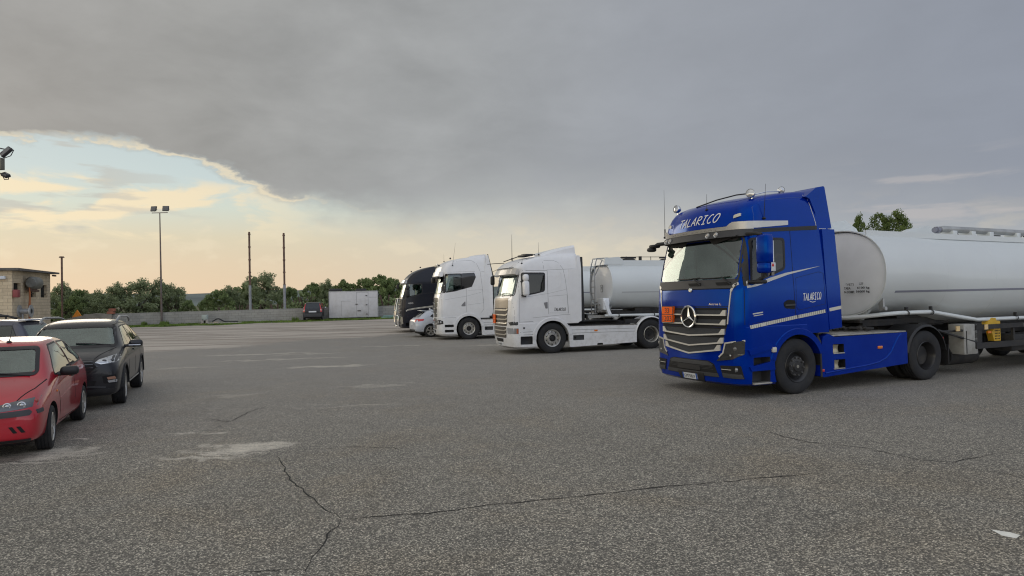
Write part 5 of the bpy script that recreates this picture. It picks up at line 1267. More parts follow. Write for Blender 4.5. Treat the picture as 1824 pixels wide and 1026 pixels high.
def build_white_R():
    lv = [(1.0, 1.50, .12, 1.235, .26, -.98), (1.3, 1.50, .12, 1.24, .26, -.98), (1.86, 1.46, .13, 1.24, .26, -.98), (1.96, 1.42, .15, 1.24, .26, -.98), (2.66, 1.25, .17, 1.235, .24, -.98), (2.76, 1.30, .22, 1.23, .30, -.98),
          (2.9, 1.42, .26, 1.225, .36, -1.0), (3.0, 1.36, .27, 1.22, .38, -1.0), (3.1, 1.24, .28, 1.20, .42, -1.0), (3.18, 1.05, .28, 1.18, .42, -1.0), (3.25, .80, .28, 1.15, .42, -1.0), (3.30, .55, .25, 1.12, .38, -1.0), (3.345, .20, .2, 1.08, .3, -1.0), (3.37, -.1, .15, 1.05, .25, -1.0)]
    bp = [(.20, 1.36, .2, 1.16, .36, -.3), (.26, 1.46, .2, 1.23, .36, -.3), (.5, 1.51, .2, 1.245, .34, -.3), (.9, 1.52, .17, 1.25, .30, -.3), (1.04, 1.51, .14, 1.248, .28, -.3), (1.06, 1.49, .13, 1.22, .27, -.3)]
    st = dict(paint=WHITE, wb=3.75, levels=lv, bumper=bp, cavity=(.12, 2.25, 1.75, 1.0), ws=(1.98, 2.70, 1.13), swin=[[(1.06, 2.73), (.24, 2.72), (.26, 2.11), (.62, 2.03), (1.06, 1.96)]], sglass=glass('smoked side glass', (.10, .12, .13), .06),
              arch_r=.60, steps=[(.72, 1.14, .34, .61)], step_mat=GREYPL, floor=1.3, dash=1.02, rim_f='alu_front', rim_r='alu_rear', guard=WHITE2, skirt_top=.93, arch_w=.10, arch_a=(-2, 170), arch_paint=WHITE2)
    t, sk, body, bump = tractor('tractor_unit', 'white tractor unit with a raised roof spoiler, parked next to the blue truck', (.9686, 23.3888), R(197.456), st)
    bronze = mat('bronze grille frame', (.30, .255, .20), .35, .4); gbk = mat('grille shade', (.07, .06, .05), .6)  # bronze frame, and the dark panel colour behind the grille bars
    PB(sk).panel('x+', [(-.78, 1.90), (.78, 1.90), (.80, 1.56), (-.80, 1.56)], .008, .03, .03).build('upper_grille', bronze, t)
    bar_grille(t, sk, [1.50, 1.33, 1.18, 1.04], (.82, .74), .95, 1.60, mat('satin chrome bar', (.66, .62, .54), .3, .7), gbk)
    bar_grille(t, sk, [.80, .66], (.70, .66), .55, .92, MATS['satin chrome bar'], mat('grille shade', (.07, .06, .05), .6), .05, .05)
    PB(sk).panel('x+', [(-.42, .52), (.42, .52), (.36, .40), (-.36, .40)], .004, .02, .03).build('lower_intake', DARK, t)
    pl = PB(sk).panel('x+', [(-.26, .38), (.26, .38), (.26, .27), (-.26, .27)], .012, .02, .01).build('licence_plate', PLATE, t)
    bm_, w_ = font_word('FP 418 KX', .06, .4); letter(sk, 'x+', bm_, -.2, .295, 'plate_number', INK, pl, .016)
    op = PB(sk).panel('x+', [(-.80, 1.33), (-.40, 1.33), (-.40, 1.02), (-.80, 1.02)], .06, .03, 0, 0).build('hazard_plate', ORANGE, t)
    bm_, w_ = font_word('33', .10, .16); letter(sk, 'x+', bm_, -.68, 1.20, 'hazard_number', INK, op, .063)
    bm_, w_ = font_word('1203', .10, .32); letter(sk, 'x+', bm_, -.76, 1.05, 'substance_number', INK, op, .063)
    for s_ in (1, -1):
        ax = 'y+' if s_ > 0 else 'y-'
        h = PB(sk).panel('x+', [(.76 * s_, .89), (1.15 * s_, .89), (1.15 * s_, .70), (.78 * s_, .70)], .006, .02, .02, .06).build('headlight', LENS, t)
        PB(sk).panel(ax, [(1.34, .885), (1.205, .885), (1.205, .70), (1.34, .70)], .006, .02, .01, .05).build('headlight_side', mat('lamp grey', (.25, .25, .25), .25), h)
        PB(sk).panel(ax, [(1.27, .87), (1.215, .87), (1.215, .71), (1.27, .71)], .012, .01, .01, .05).build('amber_corner', mat('amber dim lens', (.42, .10, .04), .3), h)
        PB(sk).panel(ax, [(1.36, 1.04), (1.30, 1.09), (1.22, 1.10), (1.22, 1.00), (1.30, .98)], .006, .02, .02, .05).panel('x+', [(.86 * s_, 1.08), (1.20 * s_, 1.11), (1.20 * s_, .99), (1.02 * s_, .98)], .006, .02, .02, .06).build('corner_vent', mat('vent shade', (.03, .035, .04), .4), t)  # corner vent in its own dark colour
        g = PB(sk)
        g.line(ax, [(1.14, 2.84), (1.15, 2.4), (1.18, 1.09)], .010).line(ax, [(.15, 2.83), (.145, 2.2), (.13, 1.33)], .010).line(ax, [(1.14, 2.81), (.16, 2.81)], .014)
        g.line(ax, [(.36, 3.29), (.30, 3.1), (.26, 2.84)], .008).line(ax, [(.25, 3.14), (-.07, 3.15), (-.25, 3.08), (-.43, 2.85), (-.50, 2.5), (-.56, 2.0), (-.60, 1.33)], .008).line(ax, [(.15, 2.82), (-1.0, 2.86)], .008)
        g.line(ax, [(.10, 1.93), (-.55, 1.97), (-.58, 1.35), (.1, 1.37)], .006).line(ax, [(1.18, 1.09), (.68, 1.10)], .010).line(ax, [(1.10, 1.90), (.1, 2.03), (-.5, 2.15)], .005).line(ax, [(.70, 1.22), (-.45, 1.30), (-1.0, 1.30)], .008).line(ax, [(1.38, 1.85), (1.32, 1.45), (1.32, 1.1)], .006)
        g.build('door_gaps', mat('shut line grey', (.22, .22, .23), .6), body)
        PB(sk).line(ax, [(.14, 2.14), (-.15, 2.20), (-.32, 2.30), (-.36, 2.42), (-.36, 2.70), (-.30, 2.76), (.08, 2.77)], .028, .008, .02).build('bunk_window_relief', WHITE, t)
        PB(sk).panel(ax, [(.30, 1.72), (.16, 1.74), (.16, 1.52), (.24, 1.52)], .004, .012, .02, .05).build('door_handle', mat('shut line grey', (.22, .22, .23), .6), t)
        MB().prism([(-.62, 2.84), (-.66, 1.35), (-.64, 1.05), (-.95, 1.02), (-1.07, 1.08), (-1.09, 2.85), (-1.05, 3.30), (-.95, 3.32), (-.90, 2.86)], 'y', s_ * 1.205, s_ * 1.243).build('side_fairing', WHITE, t)
        MB().prism([(-1.09, 3.26), (-1.15, 3.26), (-1.19, 1.09), (-1.07, 1.05)], 'y', s_ * 1.16, s_ * 1.235).build('fairing_rubber', BLACK, t)
        PB(sk).line(ax, [(1.18, .66), (.70, .66)], .012).line(ax, [(1.16, .75), (.72, .76)], .008).build('bumper_joint', GREYPL, bump)
        PB(sk).line(ax, [(1.42, 2.86), (1.30, 2.95), (1.20, 3.02), (.95, 3.16), (.45, 3.27)], .016, .004, .008).build('roof_seam', mat('shut line grey', (.22, .22, .23), .6), t)
    p = sk.put('y+', 1.02, .89, .0); MB().cyl(p, p + Vector((0, .015, 0)), .03).build('lock_cap', DARK, t)
    white_common(t, sk, st, 3.4)
    # roof spoiler
    rings = []
    for k in range(13):
        u = k / 12; x = .30 - 1.27 * u; z1 = 3.36 + .33 * (u ** .75); w = 1.02 - .04 * u
        xb = x - (.04 if k == 12 else 0); r_ = min(.08, (z1 - 3.28) * .5)
        rings.append([(xb, -w, 3.29), (x, -w, z1 - r_), (x, -w + r_, z1), (x, 0, z1 + .02), (x, w - r_, z1), (x, w, z1 - r_), (xb, w, 3.29)])
    MB().loft(rings).build('roof_spoiler', WHITE, t)
    # sun visor
    rings = []
    for k in range(31):
        y = -1.16 + 2.32 * k / 30; a = max(sk.put('x+', y, 2.80, 0).x, .95)
        rings.append([(a + .10, y, 2.665), (a + .17, y, 2.70), (a + .10, y, 2.87), (a + .02, y, 2.88), (a + .04, y, 2.68)])
    MB().loft(rings).build('sun_visor', mat('bone visor', (.55, .53, .49), .3, coat=.5), t)
    PB(sk).line('x+', [(-1.0, 2.915), (1.0, 2.915)], .03, .01, .02).build('visor_gap', GREYPL, t)
    mirrors(t, .98, 2.66, 1.92, WHITE, 1.42)
    MB().box((1.34, -1.34, 2.55), (.16, .14, .34), .06).tube([(1.2, -1.2, 2.75), (1.34, -1.34, 2.70)], .03).build('front_mirror', BLACK, t)
    # light bar and antennas
    MB().box((.62, .35, 3.36), (.28, .9, .07), .02).box((.55, 0, 3.41), (.12, .3, .06), .01).tube([(1.15, -.5, 3.20), (.9, .4, 3.32), (.45, .9, 3.36)], .018, 6).build('roof_light_bar', BLACK, t)
    MB().tube([(1.1, -.6, 3.15), (1.35, -.9, 3.16), (1.5, -1.4, 3.16)], .012, 5).build('roof_pole', BLACK, t)
    antenna(t, (1.05, .2, 3.22), (.98, .0, 4.15), .006); antenna(t, (.9, -.3, 3.3), (.75, -.8, 4.2), .006); antenna(t, (.32, .9, 3.36), (.32, .9, 3.78), .006)
    p = sk.put('y+', 1.02, 3.05, .01); antenna(t, p, p + Vector((-.02, .03, .16)), .008)
    for y0, y1 in ((.25, -.45), (.95, .2)):
        b0 = sk.put('x+', y0, 2.03, .03); b1 = sk.put('x+', y1, 2.06, .03); MB().tube([sk.put('x+', y0, 1.94, .03), b0, b1], .012, 6).build('wiper', BLACK, t)
    bm_, w_ = stroke_word('TALARICO', .10, .42, .1, .14); letter(sk, 'y+', bm_, -.07, 1.43, 'door_name', INK, t, .004)
    return t
def build_white_S():
    lv = [(1.0, 1.50, .12, 1.235, .26, -1.0), (1.4, 1.50, .12, 1.24, .26, -1.0), (1.98, 1.46, .13, 1.24, .26, -1.0), (2.15, 1.42, .15, 1.24, .26, -1.0), (2.98, 1.24, .17, 1.235, .24, -1.0), (3.08, 1.34, .22, 1.23, .30, -1.0),
          (3.2, 1.42, .26, 1.22, .34, -.98), (3.4, 1.35, .27, 1.20, .38, -.96), (3.58, 1.20, .28, 1.18, .42, -.94), (3.70, .96, .28, 1.15, .42, -.93), (3.77, .72, .28, 1.12, .42, -.92), (3.82, .45, .26, 1.09, .38, -.92), (3.86, .15, .22, 1.05, .32, -.91), (3.90, -.15, .18, 1.0, .28, -.90), (3.94, -.4, .12, .96, .22, -.89)]
    bp = [(.20, 1.38, .2, 1.16, .36, -.3), (.28, 1.48, .2, 1.23, .36, -.3), (.5, 1.53, .2, 1.245, .34, -.3), (.95, 1.53, .17, 1.25, .30, -.3), (1.06, 1.52, .14, 1.248, .28, -.3), (1.08, 1.50, .13, 1.22, .27, -.3)]
    win = [(1.10, 3.11), (-.30, 3.15), (-.38, 2.92), (-.17, 2.46), (.55, 2.27), (.70, 2.15), (1.08, 2.17)]
    st = dict(paint=WHITE, wb=3.75, levels=lv, bumper=bp, cavity=(.12, 2.55, 1.75, 1.2), ws=(2.17, 3.0, 1.13), swin=[[(1.08, 3.08), (.32, 3.09), (.32, 2.36), (.62, 2.28), (1.08, 2.22)]], sglass=glass('clearer side glass', (.45, .55, .56), .10),
              arch_r=.60, steps=[(.72, 1.14, .36, .48), (.72, 1.14, .60, .72)], step_mat=GREYPL, floor=1.5, dash=1.02, rim_f='alu_front', rim_r='alu_rear', guard=WHITE2, skirt_top=.95, arch_w=.11, arch_a=(-2, 172), arch_paint=WHITE2)
    t, sk, body, bump = tractor('tractor_unit', 'tall white tractor unit with long dark side glass, beside the silver hatchback', (-2.333, 32.074), R(193.2), st)
    backing = mat('glossy black grille', (.03, .028, .026), .25, .2, .5)  # black panel behind the chrome bars
    bar_grille(t, sk, [1.72, 1.48, 1.22, .98, .74], (.88, .74), .52, 2.0, CHROME, backing, .06, .06)
    PB(sk).panel('x+', [(-.60, .48), (.60, .48), (.5, .34), (-.5, .34)], .004, .02, .03).build('lower_intake', GREYPL, t)
    pl = PB(sk).panel('x+', [(-.26, .42), (.26, .42), (.26, .31), (-.26, .31)], .012, .02, .01).build('licence_plate', PLATE, t)
    bm_, w_ = font_word('GA 630 RT', .06, .4); letter(sk, 'x+', bm_, -.2, .335, 'plate_number', INK, pl, .016)
    sg = mat('shut line grey', (.22, .22, .23), .6)
    for s_ in (1, -1):
        ax = 'y+' if s_ > 0 else 'y-'
        h = PB(sk).panel('x+', [(.80 * s_, .92), (1.20 * s_, .95), (1.20 * s_, .74), (.82 * s_, .70)], .006, .02, .03, .06).panel(ax, [(1.36, .94), (1.22, .90), (1.20, .76), (1.36, .74)], .006, .02, .02, .05).build('headlight', LAMPD, t)
        p = sk.put('x+', 1.04 * s_, .83, 0); MB().ball(p, (.05, .13, .12), 12).build('headlight_lens', LENS, h)
        p = sk.put('y+' if s_ > 0 else 'y-', 1.31, .84, 0); MB().ball(p, (.10, .04, .10), 12).build('side_lens', LENS, h)
        PB(sk).panel(ax, [(.34, 3.10), (-.30, 3.13), (-.37, 2.92), (-.17, 2.47), (.34, 2.34)], .006, .012, .03).build('dark_cab_glass', mat('black side glass', (.012, .013, .016), .06, coat=1.0), t)
        PB(sk).panel(ax, [(1.30, 2.98), (1.10, 2.98), (1.09, 2.20), (1.25, 2.19)], .006, .012, 0).build('pillar_trim', BLACK, t)
        g = PB(sk)
        g.line(ax, [(1.25, 2.15), (1.26, 1.1)], .010).line(ax, [(.10, 2.4), (.10, 1.30)], .010).line(ax, [(1.08, 3.16), (-.32, 3.19)], .008).line(ax, [(1.35, 1.85), (.1, 2.03), (-.6, 2.2)], .006)
        g.line(ax, [(.0, 2.30), (-.68, 2.33), (-.70, 1.70), (.02, 1.62)], .006).line(ax, [(.05, 3.72), (-.2, 3.70), (-.42, 3.55), (-.58, 3.2), (-.66, 2.5), (-.72, 1.65), (-.72, 1.4), (-.60, 1.25)], .010).line(ax, [(1.25, 1.05), (.6, 1.05)], .010).line(ax, [(-.62, 3.17), (-1.0, 3.18)], .008)
        g.line(ax, [(1.3, 3.16), (1.2, 3.55), (.8, 3.66), (.0, 3.72)], .006).build('door_gaps', sg, body)
        PB(sk).panel(ax, [(.34, 1.62), (.18, 1.78), (.15, 1.78), (.15, 1.56), (.34, 1.56)], .004, .012, .02, .05).build('door_handle', sg, t)
        MB().prism([(-.78, 3.16), (-.78, 1.6), (-.72, 1.2), (-.80, 1.07), (-1.10, 1.10), (-1.17, 1.3), (-1.16, 3.0), (-.98, 3.95), (-.90, 3.95)], 'y', s_ * 1.205, s_ * 1.243).build('side_fairing', WHITE, t)
        MB().prism([(-1.17, 1.20), (-1.23, 1.2), (-1.22, 3.0), (-.98, 4.0), (-.93, 3.98), (-1.155, 3.0)], 'y', s_ * 1.16, s_ * 1.235).build('fairing_rubber', BLACK, t)
    white_common(t, sk, st, 3.9)
    rings = []
    for k in range(31):
        y = -1.14 + 2.28 * k / 30; a = max(sk.put('x+', y, 3.06, 0).x, .95)
        rings.append([(a + .14, y, 2.96), (a + .20, y, 3.0), (a + .14, y, 3.20), (a + .02, y, 3.21), (a + .04, y, 2.98)])
    MB().loft(rings).build('sun_visor', WHITE, t)
    rings = []
    for k in range(9):
        u = k / 8; x = -.10 - .82 * u; z1 = 3.90 + .12 * (u ** .6)
        rings.append([(x, -.95, 3.80), (x, -.95, z1 - .03), (x, -.9, z1), (x, .9, z1), (x, .95, z1 - .03), (x, .95, 3.80)])
    MB().loft(rings).build('roof_spoiler', WHITE, t)
    MB().box((1.32, -.2, 3.55), (.06, .9, .14), .03).build('roof_sign', mat('marker lens', (.6, .58, .5), .2), t)
    p = sk.put('y+', .72, 3.48, .01); antenna(t, p, p + Vector((-.15, .05, 1.05)), .007); antenna(t, (1.0, .3, 3.72), (1.0, .3, 4.1), .006)
    MB().ball((1.32, .9, 3.5), (.1, .1, .1)).ball((.75, .7, 3.84), (.09, .09, .09)).build('roof_marker', BLACK, t)
    MB().box((1.36, -1.28, 2.85), (.2, .14, .3), .06).tube([(1.2, -1.15, 3.0), (1.36, -1.28, 2.95)], .03).build('front_mirror', BLACK, t)
    return t
def build_dark():
    lv = [(.9, 1.45, .14, 1.235, .28, -1.0), (1.4, 1.44, .14, 1.24, .28, -1.0), (1.9, 1.41, .15, 1.24, .28, -1.0), (2.0, 1.38, .16, 1.24, .28, -1.0), (2.80, 1.16, .18, 1.23, .28, -1.0), (2.92, 1.17, .22, 1.225, .34, -1.0),
          (3.05, 1.10, .26, 1.21, .38, -1.0), (3.2, .98, .28, 1.19, .42, -1.0), (3.36, .80, .28, 1.16, .44, -1.0), (3.5, .58, .28, 1.13, .46, -1.0), (3.62, .30, .28, 1.09, .46, -1.0), (3.70, .05, .26, 1.05, .42, -1.0), (3.76, -.22, .22, 1.01, .36, -1.0), (3.80, -.5, .12, .96, .22, -1.0)]
    bp = [(.24, 1.36, .2, 1.16, .36, -.3), (.30, 1.44, .2, 1.23, .36, -.3), (.6, 1.48, .18, 1.245, .34, -.3), (.92, 1.47, .16, 1.25, .30, -.3), (.95, 1.44, .15, 1.22, .28, -.3)]
    st = dict(paint=NAVY, wb=3.8, levels=lv, bumper=bp, cavity=(.12, 2.35, 1.7, 1.1), ws=(2.0, 2.86, 1.10), swin=[[(1.05, 2.78), (.15, 2.78), (.15, 2.22), (.6, 2.10), (1.05, 2.0)]], sglass=glass('clearer side glass', (.45, .55, .56), .10),
              arch_r=.60, steps=[(.72, 1.12, .34, .55)], step_mat=DARK, floor=1.35, dash=.95, rim_f='alu_front', rim_r='alu_rear', guard=BLACK, arch_w=.06, arch_a=(5, 172))
    p = at_depth(719, 594, 37.6)
    t, sk, body, bump = tractor('tractor_unit', 'near-black tractor unit with chrome bull bar, farthest of the row of trucks', (p.x + .92, p.y - .02 + 1.6), R(193.5), st)
    bar_grille(t, sk, [1.60, 1.38, 1.16], (.80, .72), 1.05, 1.85, mat('satin chrome bar', (.66, .62, .54), .3, .7), mat('glossy black grille', (.03, .028, .026), .25, .2, .5))
    bb = MB()
    for s_ in (1, -1):
        bb.tube([(1.62, .70 * s_, .42), (1.66, .74 * s_, .9), (1.60, .72 * s_, 1.5), (1.50, .66 * s_, 1.95)], .035, 8)
        bb.tube([(1.48, 1.02 * s_, .40), (1.60, .86 * s_, .38), (1.66, .5 * s_, .36), (1.66, 0, .36)], .04, 8); bb.tube([(1.52, 1.0 * s_, .95), (1.60, .74 * s_, .98)], .035, 8); bb.tube([(1.50, 1.02 * s_, .40), (1.54, 1.04 * s_, .7), (1.52, 1.0 * s_, .95)], .035, 8)
    for z in (.98, 1.25, 1.95): bb.tube([(1.60 if z < 1.6 else 1.5, -.72, z), (1.70 if z < 1.6 else 1.56, 0, z), (1.60 if z < 1.6 else 1.5, .72, z)], .03, 8)
    bb.build('bull_bar', CHROME, t)
    pl = MB().box((1.68, 0, .52), (.02, .5, .11), .005).build('licence_plate', PLATE, t)
    for s_ in (1, -1):
        ax = 'y+' if s_ > 0 else 'y-'
        PB(sk).panel('x+', [(.78 * s_, .92), (1.16 * s_, .90), (1.16 * s_, .48), (.84 * s_, .52)], .006, .03, .04, .06).build('headlight', mat('lamp warm lens', (.5, .48, .42), .12, .4, 1.0), t)
        o = PB(sk)
        n = 30
        for k in range(n):
            x = 1.10 - (1.10 + .98) * k / n; z = 1.24 + .26 * (k / n) ** .6
            o.panel(ax, [(x, z + .05), (x - .045, z + .05), (x - .045, z - .04), (x, z - .04)], .012, .014, 0, 0)
        tp = o.build('reflective_dots', REFL, t); tag(tp, None, None)
        bm_, w_ = font_word('480', .10, .30); letter(sk, ax, bm_, .98 if s_ > 0 else .68, 1.62, 'power_lettering', SILVER, t, .004)
        PB(sk).line(ax, [(1.15, 2.8), (1.18, 1.0)], .01).line(ax, [(.1, 2.85), (.1, 1.2)], .01).build('door_gaps', DARK, body)
        PB(sk).line(ax, [(1.12, 2.0), (.6, 2.06), (.12, 2.2), (-.9, 2.3)], .012, .004, .006).build('silver_line', GREYPL, t)
        MB().prism([(-.9, 3.7), (-.9, 1.1), (-1.2, 1.1), (-1.15, 3.7)], 'y', s_ * 1.18, s_ * 1.24).build('side_fairing', NAVY, t)
        MB().prism([(-.64, .25), (-.62, .95), (-3.1, .95), (-3.1, .3)], 'y', s_ * 1.1, s_ * 1.23).build('side_skirt', NAVY, t)
    rings = []
    for k in range(31):
        y = -1.12 + 2.24 * k / 30; a = max(sk.put('x+', y, 2.88, 0).x, .85)
        rings.append([(a + .10, y, 2.80), (a + .16, y, 2.84), (a + .06, y, 3.02), (a + .0, y, 3.02), (a + .02, y, 2.82)])
    MB().loft(rings).build('sun_visor', mat('silver grey visor', (.34, .35, .36), .25, .5, .6), t)
    mirrors(t, 1.0, 2.66, 2.0, BLACK, 1.42)
    MB().tube([(1.15, -1.1, 2.9), (1.32, -1.3, 2.85), (1.38, -1.36, 2.7)], .04).box((1.38, -1.36, 2.66), (.14, .16, .28), .05).build('front_mirror', BLACK, t)
    MB().ball((.72, .8, 3.5), (.09, .09, .09)).ball((.2, .85, 3.74), (.1, .1, .08)).build('roof_marker', BLACK, t)
    return t
# ------------------------------------------------------------------ tank trailers
def ell(x, w, zt, zb, n=48, p=2.25):
    zc = (zt + zb) / 2; h = (zt - zb) / 2; out = []
    for k in range(n):
        a = 2 * pi * k / n; c, s_ = cos(a), sin(a)
        out.append((x, w * math.copysign(abs(c) ** (2 / p), c), zc + h * math.copysign(abs(s_) ** (2 / p), s_)))
    return out
def tank_trailer(name, label, pos, heading, q):
    SEAM_ = q.get('seam_mat', SEAM)
    """local frame equals that of the tractor in front; q = dimensions"""
    t = empty(name, (pos[0], pos[1], gz(pos[1])), heading, label, 'tank trailer')
    w = q['w']; x0 = q['x0']; zt, zb = q['zt'], q['zb']; dz = q.get('fall', 0.0)
    body = [(x0, 0), (q['xk0'], 0), (q['xk0'] - .3, .02), ((q['xk0'] + q['xk1']) / 2, .5), (q['xk1'] + .25, .98), (q['xk1'], 1), (q['x1'], 1)]
    rings = []
    for k in range(24):
        pass
    xs = [x0]; x = x0
    while x > q['x1']: x -= .35; xs.append(max(x, q['x1']))
    def prof(x):
        for (a, fa), (b, fb) in zip(body, body[1:]):
            if a >= x >= b: f = fa + (fb - fa) * (a - x) / max(1e-6, a - b); break
        else: f = 1
        f = f * f * (3 - 2 * f) if 0 < f < 1 else f
        fx = (x0 - x) / (x0 - q['x1'])
        return zt - dz * fx, zb + (q['zb2'] - zb) * f
    for x in xs: a, b = prof(x); rings.append(ell(x, w, a, b))
    tb = MB().loft(rings, True, False).build('tank', TANKM, t, 60)
    for xe, sg, nm in ((x0, 1, 'front_head'), (q['x1'], -1, 'rear_head')):
        a, b = prof(xe); rr = []
        for k in range(9):
            u = k / 8; s_ = cos(u * pi / 2)
            r_ = 1 - .035 - (1 - s_) * .965 if k else .965
            dxx = sg * (.02 + q.get('dish', .10) * sin(u * pi / 2))
            zc = (a + b) / 2
            rr.append([(xe + dxx - sg * .05, y * max(r_, .02), zc + (z - zc) * max(r_, .02)) for _, y, z in ell(xe, w, a, b)])
        MB().loft(rr).build(nm, TANKH, tb, 60)
        MB().loft([ell(xe + sg * .035, w * .99, a - .01, b + .01), ell(xe + sg * .035, w * 1.012, a + .012, b - .012), ell(xe - sg * .02, w * 1.012, a + .012, b - .012), ell(xe - sg * .02, w * .98, a - .02, b + .02)], True, False).build('head_rim', TANKM, tb)
    # seams between the courses
    for xx in q['seams']:
        a, b = prof(xx)
        MB().loft([ell(xx + .012, w, a, b), ell(xx + .006, w + .003, a + .003, b - .003), ell(xx - .006, w + .003, a + .003, b - .003), ell(xx - .012, w, a, b)], True, False).build('weld_seam', TANKM, tb)
    for s_ in (1, -1):
        rr = []
        for x in xs:
            if x > x0 - .15: continue
            a, b = prof(x); zc = (a + b) / 2; h = (a - b) / 2; zz = q['zs']
            f = lambda z: w * max(0.0, 1 - abs((z - zc) / h) ** 2.25) ** (1 / 2.25) + .004
            rr.append([(x, s_ * f(zz - .022), zz - .022), (x, s_ * f(zz + .022), zz + .022), (x, s_ * (f(zz + .022) - .02), zz + .022), (x, s_ * (f(zz - .022) - .02), zz - .022)])
        MB().loft(rr).build('side_stripe', SEAM_, tb)
        # drain pipe that follows the belly
        MB().tube([(x, s_ * y, z) for x, y, z in q['pipe']], .045, 10).build('side_pipe', TANKM, t)
        cl = MB()
        for x, y, z in q['clips']: cl.box((x, s_ * (y - .02), z + .05), (.05, .05, .16)); cl.lathe([(.05, -.02), (.055, 0), (.05, .02)], (x, s_ * y, z), (1, 0, 0), 12)
        cl.build('pipe_clips', STEEL, t)
        # coaming
        cm = MB(); pts = [x for x in xs if x <= x0 + .01]
        rr = []
        for x in pts:
            a, b = prof(x); y = w * .62
            rr.append([(x, s_ * y, a - .16), (x, s_ * y, a + q['coam']), (x, s_ * (y - .03), a + q['coam']), (x, s_ * (y - .03), a - .16)])
        cm.loft(rr).build('coaming', TANKM, tb)
    MB().prism([(-w * .82, zb + .42), (w * .82, zb + .42), (w * .42, zb - .10), (-w * .42, zb - .10)], 'x', x0 - .12, x0 - .04).build('saddle_plate', TANKM, t)
    # under-gear
    fr = MB()
    zf = q['zb2'] - .02
    for s_ in (1, -1):
        fr.box(((q['xk1'] + q['x1']) / 2, .5 * s_, zf - .1), (q['xk1'] - q['x1'], .08, .28)); fr.box(((x0 + q['xk1']) / 2, .5 * s_, zb - .14), (x0 - q['xk1'] - .1, .08, .14))
    fr.box((x0 - .9, 0, zb - .10), (1.9, 1.1, .05)); fr.box(((x0 + q['xk1']) / 2 - .5, 0, zb - .1), (1.6, 1.0, .3))
    fr.build('subframe', STEEL, t)
    return t, prof
